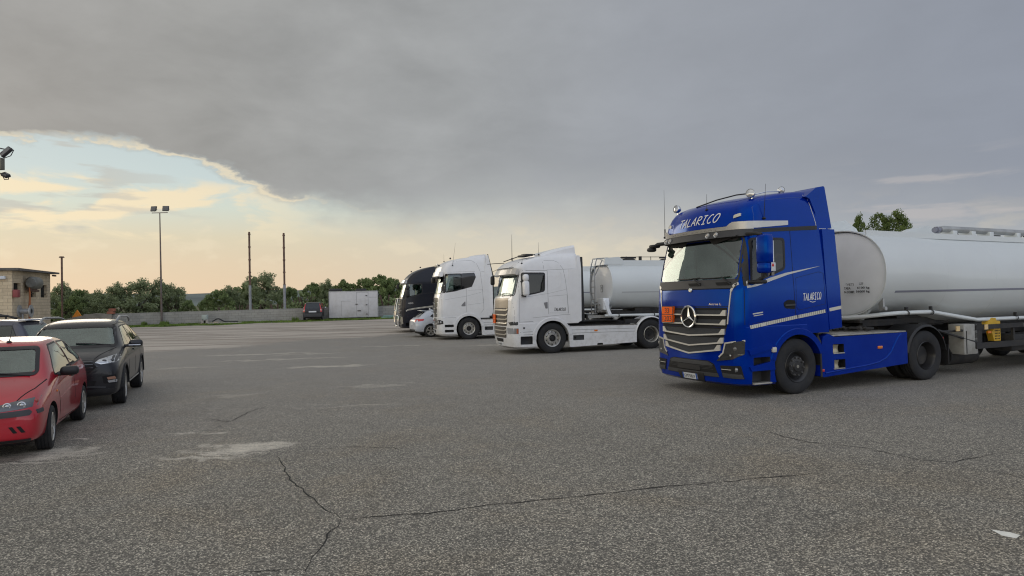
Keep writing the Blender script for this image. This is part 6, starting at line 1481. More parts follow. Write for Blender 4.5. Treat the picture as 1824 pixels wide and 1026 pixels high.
def build_tank_blue():
    q = dict(w=1.16, x0=-2.62, x1=-13.4, zt=3.20, zb=1.34, zb2=1.08, xk0=-3.7, xk1=-5.6, fall=.10, zs=1.86, coam=-.035, dish=.06, seams=(-4.6, -6.3, -8.1, -9.9, -11.7),
             pipe=[(-2.55, .2, 1.30), (-2.56, .55, 1.36), (-2.57, .85, 1.52), (-2.56, 1.0, 1.72)][::-1] + [(-2.7, .42, 1.29), (-3.0, .75, 1.35), (-3.3, .98, 1.40)][1:] + [(-4.2, 1.02, 1.40), (-5.75, 1.04, 1.20), (-9.6, 1.06, 1.18)],
             clips=[(-3.45, .99, 1.40), (-4.2, 1.02, 1.40), (-7.2, 1.05, 1.19), (-8.9, 1.06, 1.18)])
    q['pipe'] = [(-2.50, -.1, 1.30), (-2.52, .30, 1.31), (-2.62, .62, 1.35), (-2.85, .86, 1.39), (-3.2, .97, 1.41), (-4.2, 1.0, 1.41), (-5.75, 1.02, 1.19), (-9.6, 1.04, 1.17)]
    t, prof = tank_trailer('tank_trailer', 'long white tank trailer with weight lettering, coupled behind the blue truck', (4.7638, 13.3445), R(204.447), q)
    head = [c for c in t.children if c.name.startswith('tank')][0]
    # lettering on the front head (faces +x)
    X = Flat('x+', -2.62 + .055)
    for txt, y, z, h, wd in (('"VETI', .15, 2.005, .045, .19), ('GEF', .47, 2.015, .045, .10), ('TARA', .105, 1.925, .045, .16), ('6100 kg', .42, 1.925, .05, .29), ('N.COMP.', .105, 1.845, .045, .26), ('36000 kg', .39, 1.845, .05, .32)):
        bm_, w_ = font_word(txt, h * 1.15, wd, 0, .03 if txt[0] not in '"G' else .0); letter(X, 'x+', bm_, y + .10, z, 'weight_lettering', INK, t, .012)
    # guard wedges on the roof
    for pl in ([(-2.9, 3.05), (-2.95, 3.46), (-3.64, 3.55), (-4.01, 3.36), (-4.2, 3.05)], [(-5.4, 3.05), (-5.71, 3.34), (-5.9, 3.40), (-6.7, 3.51), (-6.94, 3.33), (-7.1, 3.05)]):
        MB().prism(pl, 'y', -.66, -.58).build('rollover_guard', TANKM, t)
    # stowed hoses / walkway tube on top
    tu = MB(); tu.tube([(-5.5, .42, 3.27), (-5.62, .42, 3.29), (-8.0, .42, 3.27), (-13.0, .42, 3.22)], .075, 12).build('hose_tube', GALV, t)
    MB().cyl((-5.30, .42, 3.255), (-5.50, .42, 3.27), .06).cyl((-5.36, .42, 3.26), (-5.42, .42, 3.265), .08).build('hose_cap', SEAM, t)
    for x in (-5.9, -6.6, -7.3, -8.4, -9.5, -10.6): MB().box((x, .38, 3.18), (.16, .3, .14), .01).build('hose_cradle', TANKM, t)
    cg = MB()
    for x in (-6.4, -7.2, -8.6, -10.0): cg.lathe([(.22, 0), (.22, .06), (.14, .10), (0, .11)], (x, -.1, 3.10), (0, 0, 1), 20); cg.box((x, -.1, 3.24), (.3, .04, .03)); cg.tube([(x - .15, -.2, 3.2), (x, -.25, 3.30), (x + .15, -.2, 3.22)], .015, 5)
    cg.build('manhole_covers', STEEL, t)
    MB().box((-2.72, .95, 1.62), (.05, .10, .28)).cyl((-2.72, .99, 1.52), (-2.72, 1.05, 1.52), .04).build('pull_handle', GALV, t)
    # side gear
    for s_ in (1, -1):
        MB().box((-5.28, s_ * 1.0, .78), (.48, .34, .66), .015).build('grey_cabinet', CABG, t)
        MB().box((-5.12, s_ * 1.172, .72), (.02, .012, .5)).build('cabinet_seam', STEEL, t)
        g = MB(); g.box((-5.55, s_ * 1.12, .84), (.26, .10, .56)); g.box((-8.4, s_ * 1.16, 1.03), (5.9, .05, .10)); g.box((-8.4, s_ * 1.16, .62), (5.9, .05, .13))
        g.tube([(-4.2, s_ * 1.13, 1.02), (-5.5, s_ * 1.15, .70)], .03, 6).tube([(-4.4, s_ * 1.12, .98), (-5.5, s_ * 1.15, .98)], .025, 6)
        for x in (-6.9, -8.6, -10.2): g.box((x, s_ * 1.13, .82), (.05, .05, .4))
        g.build('side_guard', STEEL, t)
        l = MB(); l.box((-4.25, s_ * .86, .78), (.14, .14, .70)); l.box((-4.25, s_ * .86, .44), (.09, .09, .5)); l.box((-4.25, s_ * .86, .22), (.22, .22, .05)); l.box((-4.2, s_ * .72, 1.02), (.3, .2, .3)); l.build('landing_leg', STEEL, t)
        c = MB(); c.prism([(-6.0, 1.08), (-6.22, 1.22), (-6.36, 1.21), (-6.38, 1.14), (-6.52, 1.14), (-6.52, .69), (-6.28, .69), (-6.20, .90), (-6.30, .97), (-6.24, 1.04)], 'y', s_ * .95, s_ * 1.08); c.build('wheel_chock', YELL, t)
        ho = MB()
        for i in range(4):
            for j in range(4): ho.box((-6.32 - .05 * i, s_ * 1.082, .74 + .06 * j), (.022, .008, .03))
        ho.build('chock_holes', STEEL, t)
        for x, m_ in ((-4.80, AMBER), (-5.80, AMBER)): MB().box((x, s_ * 1.19, 1.03), (.12, .02, .11)).build('reflector', mat('pale amber reflector', (.75, .55, .28), .4), t)
        MB().box((-7.35, s_ * 1.19, 1.03), (.22, .02, .09)).build('white_label', PLATE, t); MB().box((-5.92, s_ * 1.18, .91), (.12, .03, .05)).build('side_light', AMBER, t)
        MB().box((-7.7, s_ * .9, .62), (1.6, .4, .4), .05).build('pump_gear', STEEL, t)
        for x in (-5.9, -8.9, -10.25, -11.6):
            if x == -5.9: continue
            truck_wheel(t, x, s_ * 1.05, s_, 'black_rear', .50, .33)
            fender(x, .50, .58, .60, 10, 170, s_ * 1.22, s_ * .8).build('rear_mudguard', BLACK, t)
    MB().cyl((-5.4, -.95, .52), (-6.4, -.95, .52), .27).build('spare_tank', STEEL, t)
    MB().cyl((-5.0, .7, .40), (-6.0, .7, .40), .22).build('air_tank', STEEL, t)
    return t
def build_tank_white():
    q = dict(w=.97, x0=-2.42, x1=-12.5, zt=3.11, zb=1.40, zb2=1.30, xk0=-3.6, xk1=-5.2, fall=.04, zs=2.02, seam_mat=mat('pale seam', (.50, .52, .54), .4), coam=.07, dish=.05, seams=(-4.3, -6.0, -8.0),
             pipe=[(-2.1, .9, 1.21), (-2.6, .98, 1.21), (-6, .98, 1.18), (-10, .98, 1.17)], clips=[(-2.6, .98, 1.21), (-4.0, .98, 1.20), (-6, .98, 1.18)])
    t, prof = tank_trailer('tank_trailer', 'white tank trailer with a front ladder, behind the white truck with the spoiler', (.9686, 23.3888), R(197.456), q)
    ld = MB()
    for y in (.12, .45): ld.tube([(-1.95, y, 1.25), (-1.95, y, 2.9), (-2.05, y, 3.25), (-2.5, y, 3.27)], .022, 6)
    for k in range(8): ld.tube([(-1.95, .12, 1.35 + .22 * k), (-1.95, .45, 1.35 + .22 * k)], .014, 5)
    ld.tube([(-1.95, .45, 2.6), (-2.2, .6, 3.2)], .02, 5)
    ld.build('front_ladder', GALV, t)
    MB().prism([(-2.25, 3.02), (-2.3, 3.26), (-2.85, 3.30), (-3.0, 3.2), (-3.0, 3.02)], 'y', -.62, .62).build('front_guard', TANKM, t)
    c = MB()
    for x in (-3.5, -5.2): c.lathe([(.34, 0), (.34, .10), (.25, .16), (0, .18)], (x, 0, 3.10), (0, 0, 1), 20); c.box((x, 0, 3.30), (.7, .06, .05)); c.cyl((x - .4, .25, 3.1), (x - .4, .25, 3.34), .06)
    c.tube([(-3.0, .5, 3.30), (-9, .5, 3.30)], .012, 5)
    for k in range(6): c.cyl((-3.2 - k, .5, 3.1), (-3.2 - k, .5, 3.32), .012)
    c.build('manhole_covers', STEEL, t)
    g = MB(); g.box((-2.15, .70, 1.62), (.24, .5, .42), .02); g.prism([(-2.04, 1.72), (-2.12, 1.78), (-2.34, 1.25), (-2.22, 1.22)], 'y', .86, .98); g.build('valve_box', TANKH, t)
    v = MB(); random.seed(5)
    for k in range(8): v.tube([(-1.95 - .1 * random.random(), .2 + .6 * random.random(), 1.2 + .5 * random.random()), (-2.1, .3 + .5 * random.random(), 1.2 + .5 * random.random())], .03, 5)
    v.build('pipework', GALV, t)
    X = Flat('x+', -2.40); PB(X).line('x+', [(.05, 2.30), (.20, 2.30), (.20, 2.05), (.05, 2.05), (.05, 2.30)], .012, .03, .004).build('plate_outline', INK, t)
    bm_, w_ = font_word('M', .10, .07); letter(X, 'x+', bm_, .09, 2.13, 'head_lettering', INK, t, .034)
    for s_ in (1, -1):
        MB().box((-6.5, s_ * 1.05, 1.0), (7.4, .1, .14)).build('side_guard', STEEL, t)
        for x in (-8.4, -9.7, -11.0): truck_wheel(t, x, s_ * 1.05, s_, 'black_rear', .50, .33)
        MB().box((-6.2, s_ * .85, .60), (.14, .14, 1.1)).build('landing_leg', STEEL, t)
    MB().box((-1.95, .75, 1.18), (.9, .12, .1)).build('coupling_rail', CABG, t)
    return t
def build_tank_far():
    """tank of a further trailer, only a strip shows between the white cabs"""
    q = dict(w=1.1, x0=-2.3, x1=-11.0, zt=3.35, zb=1.5, zb2=1.35, xk0=-3.6, xk1=-5.2, fall=.04, zs=2.1, coam=.07, dish=.05, seams=(-4.3, -6.0), pipe=[(-2.2, .98, 1.3), (-10, .98, 1.2)], clips=[(-4.0, .98, 1.25)])
    t, prof = tank_trailer('tank_trailer', 'grey white tank trailer barely showing between the two white cabs', (-2.333, 32.074), R(193.2), q)
    for s_ in (1, -1):
        for x in (-7.4, -8.7, -10.0): truck_wheel(t, x, s_ * 1.05, s_, 'black_rear', .50, .33)
        MB().box((-6.0, s_ * .85, .60), (.14, .14, 1.1)).build('landing_leg', STEEL, t)
    MB().box((-2.7, 0, 3.42), (.8, 1.2, .12), .02).cyl((-3.4, 0, 3.35), (-3.4, 0, 3.5), .3).build('manhole_covers', STEEL, t)
    return t
# ------------------------------------------------------------------ cars
def car_wheel(parent, x, y, side, Ro, w, Rr, style, steer=0.0):
    hub = MB().cyl((0, -.05 * side, 0), (0, .0, 0), Rr * .45, Rr * .45, 16).build('wheel', STEEL, parent, 35, (x, y, Ro))
    if steer: hub.rotation_euler = (0, 0, steer)
    b = MB(); h = w / 2
    prof = [(Rr - .008, -h * .8), (Rr + .01, -h * .9), ((Ro + Rr) / 2, -h), (Ro - .018, -h * .92), (Ro - .004, -h * .78)]
    mid = []
    for g in (-.45, -.15, .15, .45):
        c = g * h * 1.4; mid += [(Ro, c - .006), (Ro - .008, c - .004), (Ro - .008, c + .004), (Ro, c + .006)]
    prof = prof + mid + [(r, -t) for r, t in reversed(prof)]
    b.lathe(prof, (0, 0, 0), (0, 1, 0), 44).build('tyre', RUBBER, hub)
    e = h * side; r = MB()
    r.lathe([(Rr + .004, e * .88), (Rr - .006, e * .94), (Rr - .02, e * .8), (Rr - .03, -e * .3), (Rr - .03, -e * .8)], (0, 0, 0), (0, 1, 0), 36)
    n, wd, m = {'star5': (5, .30, RIMAL), 'multi': (9, .14, RIMAL), 'dark5': (5, .34, RIMAL), 'cover': (7, .30, RIMAL)}[style]
    for k in range(n):
        a = 2 * pi * k / n + .3
        for s_ in ((-1, 1) if style in ('dark5', 'star5') else (0,)):
            a0 = a + s_ * .05; a1 = a + s_ * wd * .55
            hw0 = .035 if s_ == 0 else .02; hw1 = Rr * wd * .42 if s_ == 0 else .022
            d0 = Vector((cos(a0), 0, sin(a0))); d1 = Vector((cos(a1), 0, sin(a1))); n0 = Vector((-sin(a0), 0, cos(a0))); n1 = Vector((-sin(a1), 0, cos(a1)))
            p0 = d0 * Rr * .18; p1 = d1 * (Rr - .012)
            yo = Vector((0, e * .80, 0)); yi = Vector((0, e * .55, 0)); yo2 = Vector((0, e * .86, 0))
            r.loft([[p0 + n0 * hw0 + yo, p0 - n0 * hw0 + yo, p0 - n0 * hw0 + yi, p0 + n0 * hw0 + yi], [p1 + n1 * hw1 + yo2, p1 - n1 * hw1 + yo2, p1 - n1 * hw1 + yi, p1 + n1 * hw1 + yi]])
    r.cyl((0, e * .5, 0), (0, e * .86, 0), Rr * .22, Rr * .17, 18)
    r.build('rim', m, hub)
    MB().cyl((0, e * .1, 0), (0, -e * .1, 0), Rr * .72, Rr * .72, 24).build('brake_disc', STEEL, hub)
    return hub
def car_body(st):
    """st rows: x, w, zb, zm, belt z, belt w, shoulder z, shoulder w, top z  -> subdivided closed body"""
    b = MB(); rings = []
    for x, w, zb, zm, bz, bw, sz, sw, tz in st:
        h = [(0, zb), (w * .55, zb), (w - .07, zb + .005), (w - .015, zb + .07), (w, zm), (w - .006, (zm * .45 + bz * .55)), (bw, bz), ((bw * .5 + sw * .5) + .012, (bz + sz) / 2), (sw, sz), (sw * .82, tz - (tz - sz) * .28), (sw * .45, tz - .004), (0, tz)]
        rings.append([(x, y, z) for y, z in h] + [(x, -y, z) for y, z in reversed(h[1:-1])])
    b.loft(rings); bmesh.ops.recalc_face_normals(b.bm, faces=b.bm.faces[:])
    return subsurf(b.bm, 2)
def car(name, label, pos, heading, c, cat='car', scale=1.0):
    t = empty(name, (pos[0], pos[1], gz(pos[1])), heading, label, cat, None, scale)
    bm = car_body(c['st']); sk = Skin([bm]); P = c['paint']
    me = bpy.data.meshes.new('body'); bm.to_mesh(me); bm.free(); body = link('body', me, P, t, 40)
    WB, Ro, tr = c['wb'], c['Ro'], c['track']
    cuts, cm = [], []
    for xx in (0, -WB):
        for s_ in (1, -1): cuts.append(MB().cyl((xx, s_ * (tr - .30), Ro + .01), (xx, s_ * (tr + .5), Ro + .01), c['arch'], c['arch'], 36)); cm.append(DARK)
    cav = MB(); cx0, cx1, cz0, cz1, cw = c['cav']
    hz = (cz0 + cz1) / 2
    cav.loft([[(cx0 + .35, -cw, cz0), (cx0 + .35, cw, cz0), (cx1 - .1, cw, cz0), (cx1 - .1, -cw, cz0)], [(cx0, -cw * .98, hz), (cx0, cw * .98, hz), (cx1, cw * .98, hz), (cx1, -cw * .98, hz)], [(c['cavtop'][0], -cw * .76, cz1), (c['cavtop'][0], cw * .76, cz1), (c['cavtop'][1], cw * .76, cz1), (c['cavtop'][1], -cw * .76, cz1)]])
    cuts.append(cav); cm.append(INT)
    cuts.append(MB().prism(rpoly(offset_poly(c['ws'], -.03), .06), 'x', c['wsx'][0], c['wsx'][1])); cm.append(BLACK)
    cuts.append(MB().prism(rpoly(offset_poly(c['rw'], -.03), .06), 'x', c['rwx'][0], c['rwx'][1])); cm.append(BLACK)
    for w_ in c['side']:
        for s_ in (1, -1):
            cuts.append(MB().prism(rpoly(offset_poly(w_, -.015), .03), 'y', s_ * .35, s_ * 1.2)); cm.append(BLACK)
    carve(body, cuts, cm)
    G = c.get('glass', SIDEG)
    w_ = PB(sk).panel('x+', c['ws'], .001, .004, .07, .07).build('windscreen', c.get('wsglass', CLEAR), t)
    PB(sk).panel('x+', offset_poly(rpoly(c['ws'], .07), .012), .012, .03, 0, .05, hole=.044).build('windscreen_frame', BLACK, w_)
    w_ = PB(sk).panel('x-', c['rw'], .001, .004, .06, .07).build('rear_window', c.get('rglass', DARKG), t)
    for s_ in ('y+', 'y-'):
        for p_ in c['side']:
            w_ = PB(sk).panel(s_, p_, .001, .004, .03, .07).build('side_window', G, t)
            PB(sk).panel(s_, offset_poly(rpoly(p_, .03), .012), .003, .006, 0, .08, hole=.022).build('window_seal', BLACK, w_)
    xs = c['seatx']
    for i, x in enumerate(xs):
        for s_ in (1, -1):
            MB().box((x, .36 * s_, c['sz']), (.48, .46, .16), .06).box((x - .24, .36 * s_, c['sz'] + .30), (.13, .44, .55), .05).box((x - .27, .36 * s_, c['sz'] + .66), (.08, .24, .17), .04).build('seat', SEAT, t)
    MB().box((c['dash'], 0, c['dz']), (.45, c['cav'][4] * 1.8, .22), .07).build('dashboard', GREYPL, t)
    sw = Vector((c['dash'] - .30, .36, c['dz'] + .02)); MB().lathe([(.165, -.012), (.185, 0), (.165, .012), (.155, 0), (.165, -.012)], sw, (.9, 0, .45), 20).build('steering_wheel', BLACK, t)
    MB().box((-WB / 2, 0, c['floor']), (WB + 1.0, 1.3, .12), .03).build('underbody', DARK, t)
    for xx in (0, -WB):
        for s_ in (1, -1): car_wheel(t, xx, s_ * (tr - c['tw'] / 2), s_, Ro, c['tw'], c['Rr'], c['rim'], c.get('steer', 0) if xx == 0 else 0)
    for s_ in (1, -1):
        x, y, z, dx, dy, dz = c['mirror']
        m_ = MB().box((x, s_ * (y + dy / 2), z), (dx, dy, dz), min(dx, dz) * .42, 3).build('mirror', c.get('mmat', P), t)
        MB().box((x - dx * .45, s_ * (y + dy / 2), z), (.02, dy * .8, dz * .7), .005).build('mirror_glass', CHROME, m_)
        MB().tube([(x + .03, s_ * (y - .12), z - dz * .3), (x, s_ * (y + .05), z - dz * .3)], .028, 6).build('mirror_arm', BLACK, m_)
    g = PB(sk)
    for ax in ('y+', 'y-'):
        for ln in c['gaps']: g.line(ax, ln, .009, .003, .006)
    for ln in c.get('hood', []): g.line('z+', ln, .010, .004, .008, .05).line('z+', [(x, -y) for x, y in ln], .010, .004, .008, .05)
    g.build('panel_gaps', DARK, body)
    for ax in ('y+', 'y-'):
        for (x, z) in c['handles']: PB(sk).panel(ax, [(x + .09, z + .018), (x - .09, z + .022), (x - .09, z - .02), (x + .08, z - .02)], .022, .025, .015, 0).build('door_handle', c.get('hmat', P), t)
    return t, sk, body
def wiper2(t, sk, y0, y1, z):
    MB().tube([sk.put('x+', y0, z, .02), sk.put('x+', (y0 + y1) / 2, z + .035, .03), sk.put('x+', y1, z + .05, .02)], .011, 5).build('wiper', BLACK, t)
def build_red():
    st = [(.80, .50, .30, .42, .56, .48, .58, .40, .60), (.765, .745, .24, .44, .60, .70, .66, .60, .69), (.62, .81, .20, .50, .70, .74, .76, .62, .79), (.35, .815, .20, .54, .80, .75, .86, .64, .89), (.0, .825, .20, .56, .88, .76, .93, .66, .965), (.08 - .18, .828, .20, .56, .90, .765, .96, .67, 1.0),
          (-.32, .83, .20, .56, .93, .77, 1.12, .66, 1.17), (-.58, .83, .20, .56, .95, .775, 1.28, .62, 1.345), (-.80, .83, .20, .56, .96, .78, 1.36, .60, 1.425), (-1.2, .83, .20, .56, .98, .78, 1.395, .59, 1.465), (-1.7, .83, .20, .56, 1.0, .78, 1.40, .585, 1.475), (-2.2, .83, .20, .56, 1.02, .78, 1.375, .57, 1.445),
          (-2.55, .83, .20, .56, 1.04, .77, 1.33, .54, 1.39), (-2.75, .825, .21, .56, 1.03, .75, 1.20, .52, 1.26), (-2.90, .81, .22, .56, 1.0, .72, 1.06, .52, 1.08), (-2.99, .77, .25, .52, .90, .68, .94, .50, .95), (-3.02, .62, .32, .50, .80, .58, .84, .44, .86)]
    c = dict(st=st, paint=RED, wb=2.46, Ro=.29, track=.825, tw=.19, Rr=.19, arch=.335, rim='multi', cav=(-.18, -2.75, .35, 1.36, .70), cavtop=(-.75, -2.35),
             ws=[(-.63, 1.0), (.63, 1.0), (.545, 1.35), (-.545, 1.35)], wsx=(-.85, .2), rw=[(-.55, 1.02), (.55, 1.02), (.48, 1.32), (-.48, 1.32)], rwx=(-3.2, -2.4),
             side=[[(-.44, .955), (-.52, 1.06), (-.82, 1.30), (-.95, 1.355), (-1.46, 1.375), (-1.52, .99)], [(-1.58, .995), (-1.54, 1.375), (-2.15, 1.36), (-2.50, 1.10), (-2.46, 1.03)]],
             seatx=(-1.15, -2.0), sz=.50, dash=-.42, dz=.92, floor=.22, mirror=(-.62, .80, .985, .15, .23, .13), mmat=BLACK, hmat=BLACK,
             gaps=[[(-.45, .93), (-.42, .7), (-.50, .30), (-1.55, .28), (-1.62, .50), (-1.56, .98)], [(-1.56, .98), (-1.5, 1.39)]], handles=[(-1.45, .86)], hood=[[(.66, .56), (.3, .68), (-.10, .735)]], glass=SIDEG, wsglass=CLEAR, steer=.06)
    t, sk, body = car('red_hatchback', 'red three-door hatchback with black mirrors and bumper strip, nearest car at the left edge', (-6.997, 8.592), R(-65.117), c)
    for s_ in (1, -1):
        h = PB(sk).panel('x+', [(.34 * s_, .625), (.37 * s_, .70), (.54 * s_, .74), (.80 * s_, .77), (.812 * s_, .67), (.60 * s_, .645)], .005, .02, .02, .05).build('headlight', mat('smoked headlamp', (.10, .105, .115), .12, .4, 1.0), t)
        for y, r_ in ((.48, .045), (.62, .048)):
            p = sk.put('x+', y * s_, .69, .0); MB().lathe([(r_ * .55, .012), (r_ * .75, .022), (r_, .016), (r_, .0)], p, (1, 0, 0), 18).build('lamp_ring', LENS, h); MB().ball(p, (.03, .06, .06), 10).build('bulb', LENS, h)
        p = sk.put('x+', .74 * s_, .715, 0); MB().ball(p, (.02, .05, .05), 10).build('indicator', mat('dim red bulb', (.35, .08, .06), .3), h)
        PB(sk).panel('x+', [(.36 * s_, .62), (.70 * s_, .635), (.73 * s_, .60), (.71 * s_, .565), (.36 * s_, .55)], .008, .02, .01, .05).panel('y+' if s_ > 0 else 'y-', [(.66, .62), (.50, .625), (.50, .575), (.66, .57)], .008, .015, .01, .05).build('bumper_strip', GREYPL, t)
        PB(sk).panel('x+', [(.50 * s_, .44), (.54 * s_, .44), (.59 * s_, .36), (.55 * s_, .36)], .006, .015, 0, .03).panel('x+', [(.58 * s_, .44), (.62 * s_, .44), (.67 * s_, .36), (.63 * s_, .36)], .006, .015, 0, .03).build('bumper_slots', DARK, t)
    PB(sk).panel('x+', [(-.34, .53), (.34, .53), (.40, .44), (.36, .30), (-.36, .30), (-.40, .44)], .003, .01, .02, .05).build('lower_grille', DARK, t)
    PB(sk).panel('x+', [(-.26, .66), (.26, .66), (.24, .585), (-.24, .585)], .004, .01, .02, .05).build('upper_grille', DARK, t)
    PB(sk).panel('x+', [(-.72, .275), (.72, .275), (.70, .23), (-.70, .23)], .012, .03, .01, .06).build('bumper_lip', BLACK, t)
    pl = PB(sk).panel('x+', [(-.26, .57), (.26, .57), (.26, .46), (-.26, .46)], .02, .015, 0, 0).build('licence_plate', PLATE, t)
    wiper2(t, sk, .55, .0, .99); wiper2(t, sk, -.05, -.55, .99)
    p = sk.put('z+', -.82, .16, 0); antenna(t, p, p + Vector((-.22, .0, .26)), .008)
    for s_ in ('y+', 'y-'): PB(sk).line(s_, [(-.50, .62), (-1.5, .70)], .012, .004, .006).build('door_crease', RED, t)
    p = sk.put('y+', -.30, .74, 0); MB().box(p, (.05, .02, .03), .008).build('side_repeater', AMBER, t)
    return t
def build_suv():
    st = [(.93, .50, .34, .55, .74, .48, .78, .42, .80), (.88, .80, .26, .55, .82, .74, .88, .62, .90), (.74, .89, .24, .60, .90, .78, .95, .64, .97), (.45, .905, .26, .66, .97, .82, 1.02, .68, 1.045), (.05, .915, .28, .70, 1.02, .83, 1.07, .70, 1.10), (-.15, .917, .28, .70, 1.04, .835, 1.10, .71, 1.14),
          (-.38, .917, .28, .70, 1.06, .84, 1.28, .70, 1.32), (-.62, .917, .28, .70, 1.07, .84, 1.42, .665, 1.48), (-.86, .917, .28, .70, 1.08, .84, 1.52, .65, 1.585), (-1.2, .917, .28, .70, 1.10, .84, 1.56, .64, 1.63), (-1.8, .917, .28, .70, 1.12, .84, 1.57, .635, 1.645), (-2.4, .917, .28, .70, 1.14, .84, 1.55, .625, 1.62),
          (-2.9, .92, .28, .70, 1.17, .83, 1.49, .60, 1.565), (-3.2, .915, .30, .72, 1.18, .81, 1.36, .58, 1.42), (-3.4, .90, .32, .72, 1.16, .79, 1.20, .60, 1.22), (-3.54, .86, .34, .70, 1.02, .76, 1.05, .60, 1.07), (-3.58, .70, .42, .65, .90, .64, .94, .5, .96)]
    c = dict(st=st, paint=BLACKP, wb=2.69, Ro=.35, track=.915, tw=.235, Rr=.235, arch=.405, rim='star5', cav=(-.25, -3.2, .45, 1.53, .78), cavtop=(-.85, -2.9),
             ws=[(-.75, 1.12), (.75, 1.12), (.63, 1.51), (-.63, 1.51)], wsx=(-1.0, .2), rw=[(-.58, 1.18), (.58, 1.18), (.52, 1.44), (-.52, 1.44)], rwx=(-3.7, -2.8),
             side=[[(-.55, 1.08), (-.62, 1.17), (-.90, 1.42), (-1.02, 1.475), (-1.46, 1.50), (-1.50, 1.12)], [(-1.56, 1.125), (-1.53, 1.50), (-2.25, 1.495), (-2.36, 1.16)], [(-2.44, 1.17), (-2.34, 1.49), (-2.72, 1.46), (-2.98, 1.25), (-2.95, 1.20)]],
             seatx=(-1.35, -2.2), sz=.62, dash=-.52, dz=1.05, floor=.30, mirror=(-.62, .90, 1.135, .17, .25, .15), gaps=[[(-.58, 1.06), (-.50, .8), (-.55, .40), (-1.55, .38), (-1.56, .8), (-1.53, 1.11)], [(-1.56, .40), (-2.25, .40), (-2.42, .75), (-2.42, 1.15)]],
             handles=[(-1.42, .98), (-2.28, 1.03)], hood=[[(.80, .50), (.4, .62), (-.12, .74)]], glass=SIDEG, wsglass=CLEAR, steer=.05)
    t, sk, body = car('black_suv', 'black five-door sport utility car with silver roof rails, parked behind the red hatchback', (-8.483, 12.631), R(-66.32), c)
    for s_ in (1, -1):
        h = PB(sk).panel('x+', [(.52 * s_, .875), (.58 * s_, .93), (.78 * s_, .985), (.875 * s_, 1.01), (.895 * s_, .93), (.84 * s_, .86), (.62 * s_, .84)], .005, .02, .015, .05).build('headlight', LENS, t)
        for y in (.66, .77): p = sk.put('x+', y * s_, .90, .0); MB().ball(p, (.03, .08, .05), 10).build('lamp', LAMPD, h)
        PB(sk).line('x+', [(.56 * s_, .875), (.62 * s_, .85), (.72 * s_, .86), (.72 * s_, .91), (.75 * s_, .87), (.85 * s_, .88), (.86 * s_, .93)], .014, .012, .01, .05).build('daylight_strip', CHROME, h)
        PB(sk).panel('x+', [(.64 * s_, .63), (.84 * s_, .64), (.89 * s_, .56), (.86 * s_, .47), (.66 * s_, .49)], .003, .02, .02, .05).build('fog_recess', DARK, t)
        f = PB(sk).panel('x+', [(.72 * s_, .54), (.86 * s_, .55), (.86 * s_, .50), (.74 * s_, .50)], .010, .02, .01, .05).build('fog_lamp', LENS, t)
        PB(sk).panel('x+', [(.71 * s_, .60), (.83 * s_, .61), (.85 * s_, .56), (.73 * s_, .555)], .010, .02, .01, .05).build('fog_reflector', mat('copper reflector', (.38, .20, .13), .4), t)
        rr = []
        pts = [(-.80, .655, 1.585), (-.95, .665, 1.655), (-1.2, .665, 1.69), (-2.4, .65, 1.675), (-2.75, .64, 1.64), (-2.95, .63, 1.57)]
        MB().tube([(x, s_ * y, z) for x, y, z in pts], .022, 8).box((-.90, s_ * .655, 1.60), (.2, .03, .08), .01).build('roof_rail', GALV, t)
        PB(sk).line('y+' if s_ > 0 else 'y-', [(-.42, .36), (-2.30, .37)], .035, .010, .02).build('sill_trim', SILVER, t)
        PB(sk).line('y+' if s_ > 0 else 'y-', [(-.35, .92), (-1.5, .98), (-2.6, 1.06)], .010, .003, .004).build('door_crease', BLACKP, t)
        MB().box((-.52, s_ * 1.01, 1.10), (.03, .22, .03), .01).build('mirror_indicator', LENS, t)
        for xx in (0, -2.69):
            fender(xx, .36, .395, .425, 0, 180, s_ * .925, s_ * .87, .006).build('arch_trim', BLACK, t)
    gr = PB(sk).panel('x+', [(-.47, .90), (.47, .90), (.56, .80), (.42, .66), (-.42, .66), (-.56, .80)], .004, .02, .02, .05).build('grille', DARK, t)
    PB(sk).line('x+', [(-.47, .90), (.47, .90), (.57, .80), (.42, .655), (-.42, .655), (-.57, .80), (-.47, .90)], .018, .010, .015).build('grille_frame', LAMPD, gr)
    for z in (.73, .79, .85): PB(sk).line('x+', [(-.50, z), (.50, z)], .014, .010, .012).build('grille_bar', LAMPD, gr)
    PB(sk).panel('x+', [(-.55, .55), (.55, .55), (.50, .42), (-.50, .42)], .004, .02, .03, .06).build('lower_grille', DARK, t)
    PB(sk).line('x+', [(-.84, .40), (-.5, .44), (.5, .44), (.84, .40)], .03, .010, .02).build('bumper_lip', GREYPL, t)
    PB(sk).line('x+', [(-.90, .70), (-.60, .66), (-.5, .60), (.5, .60), (.60, .66), (.90, .70)], .022, .008, .015).line('x+', [(-.52, .93), (-.2, .945), (.2, .945), (.52, .93)], .014, .006, .01).build('bumper_crease', BLACKP, t)
    PB(sk).panel('x+', [(-.86, .39), (.86, .39), (.80, .30), (-.80, .30)], .008, .03, .02, .06).build('lower_valance', BLACK, t)
    pl = PB(sk).panel('x+', [(-.26, .66), (.26, .66), (.26, .55), (-.26, .55)], .02, .015, 0, 0).build('licence_plate', PLATE, t)
    wiper2(t, sk, .65, .05, 1.14); wiper2(t, sk, -.05, -.60, 1.14)
    p = sk.put('x+', 0, 1.44, -.10); MB().box(p, (.05, .22, .08), .03).build('interior_mirror', BLACK, t)
    return t
def scale_st(st, L, W_, H): return [(r[0] * L, r[1] * W_, r[2] * H, r[3] * H, r[4] * H, r[5] * W_, r[6] * H, r[7] * W_, r[8] * H) for r in st]
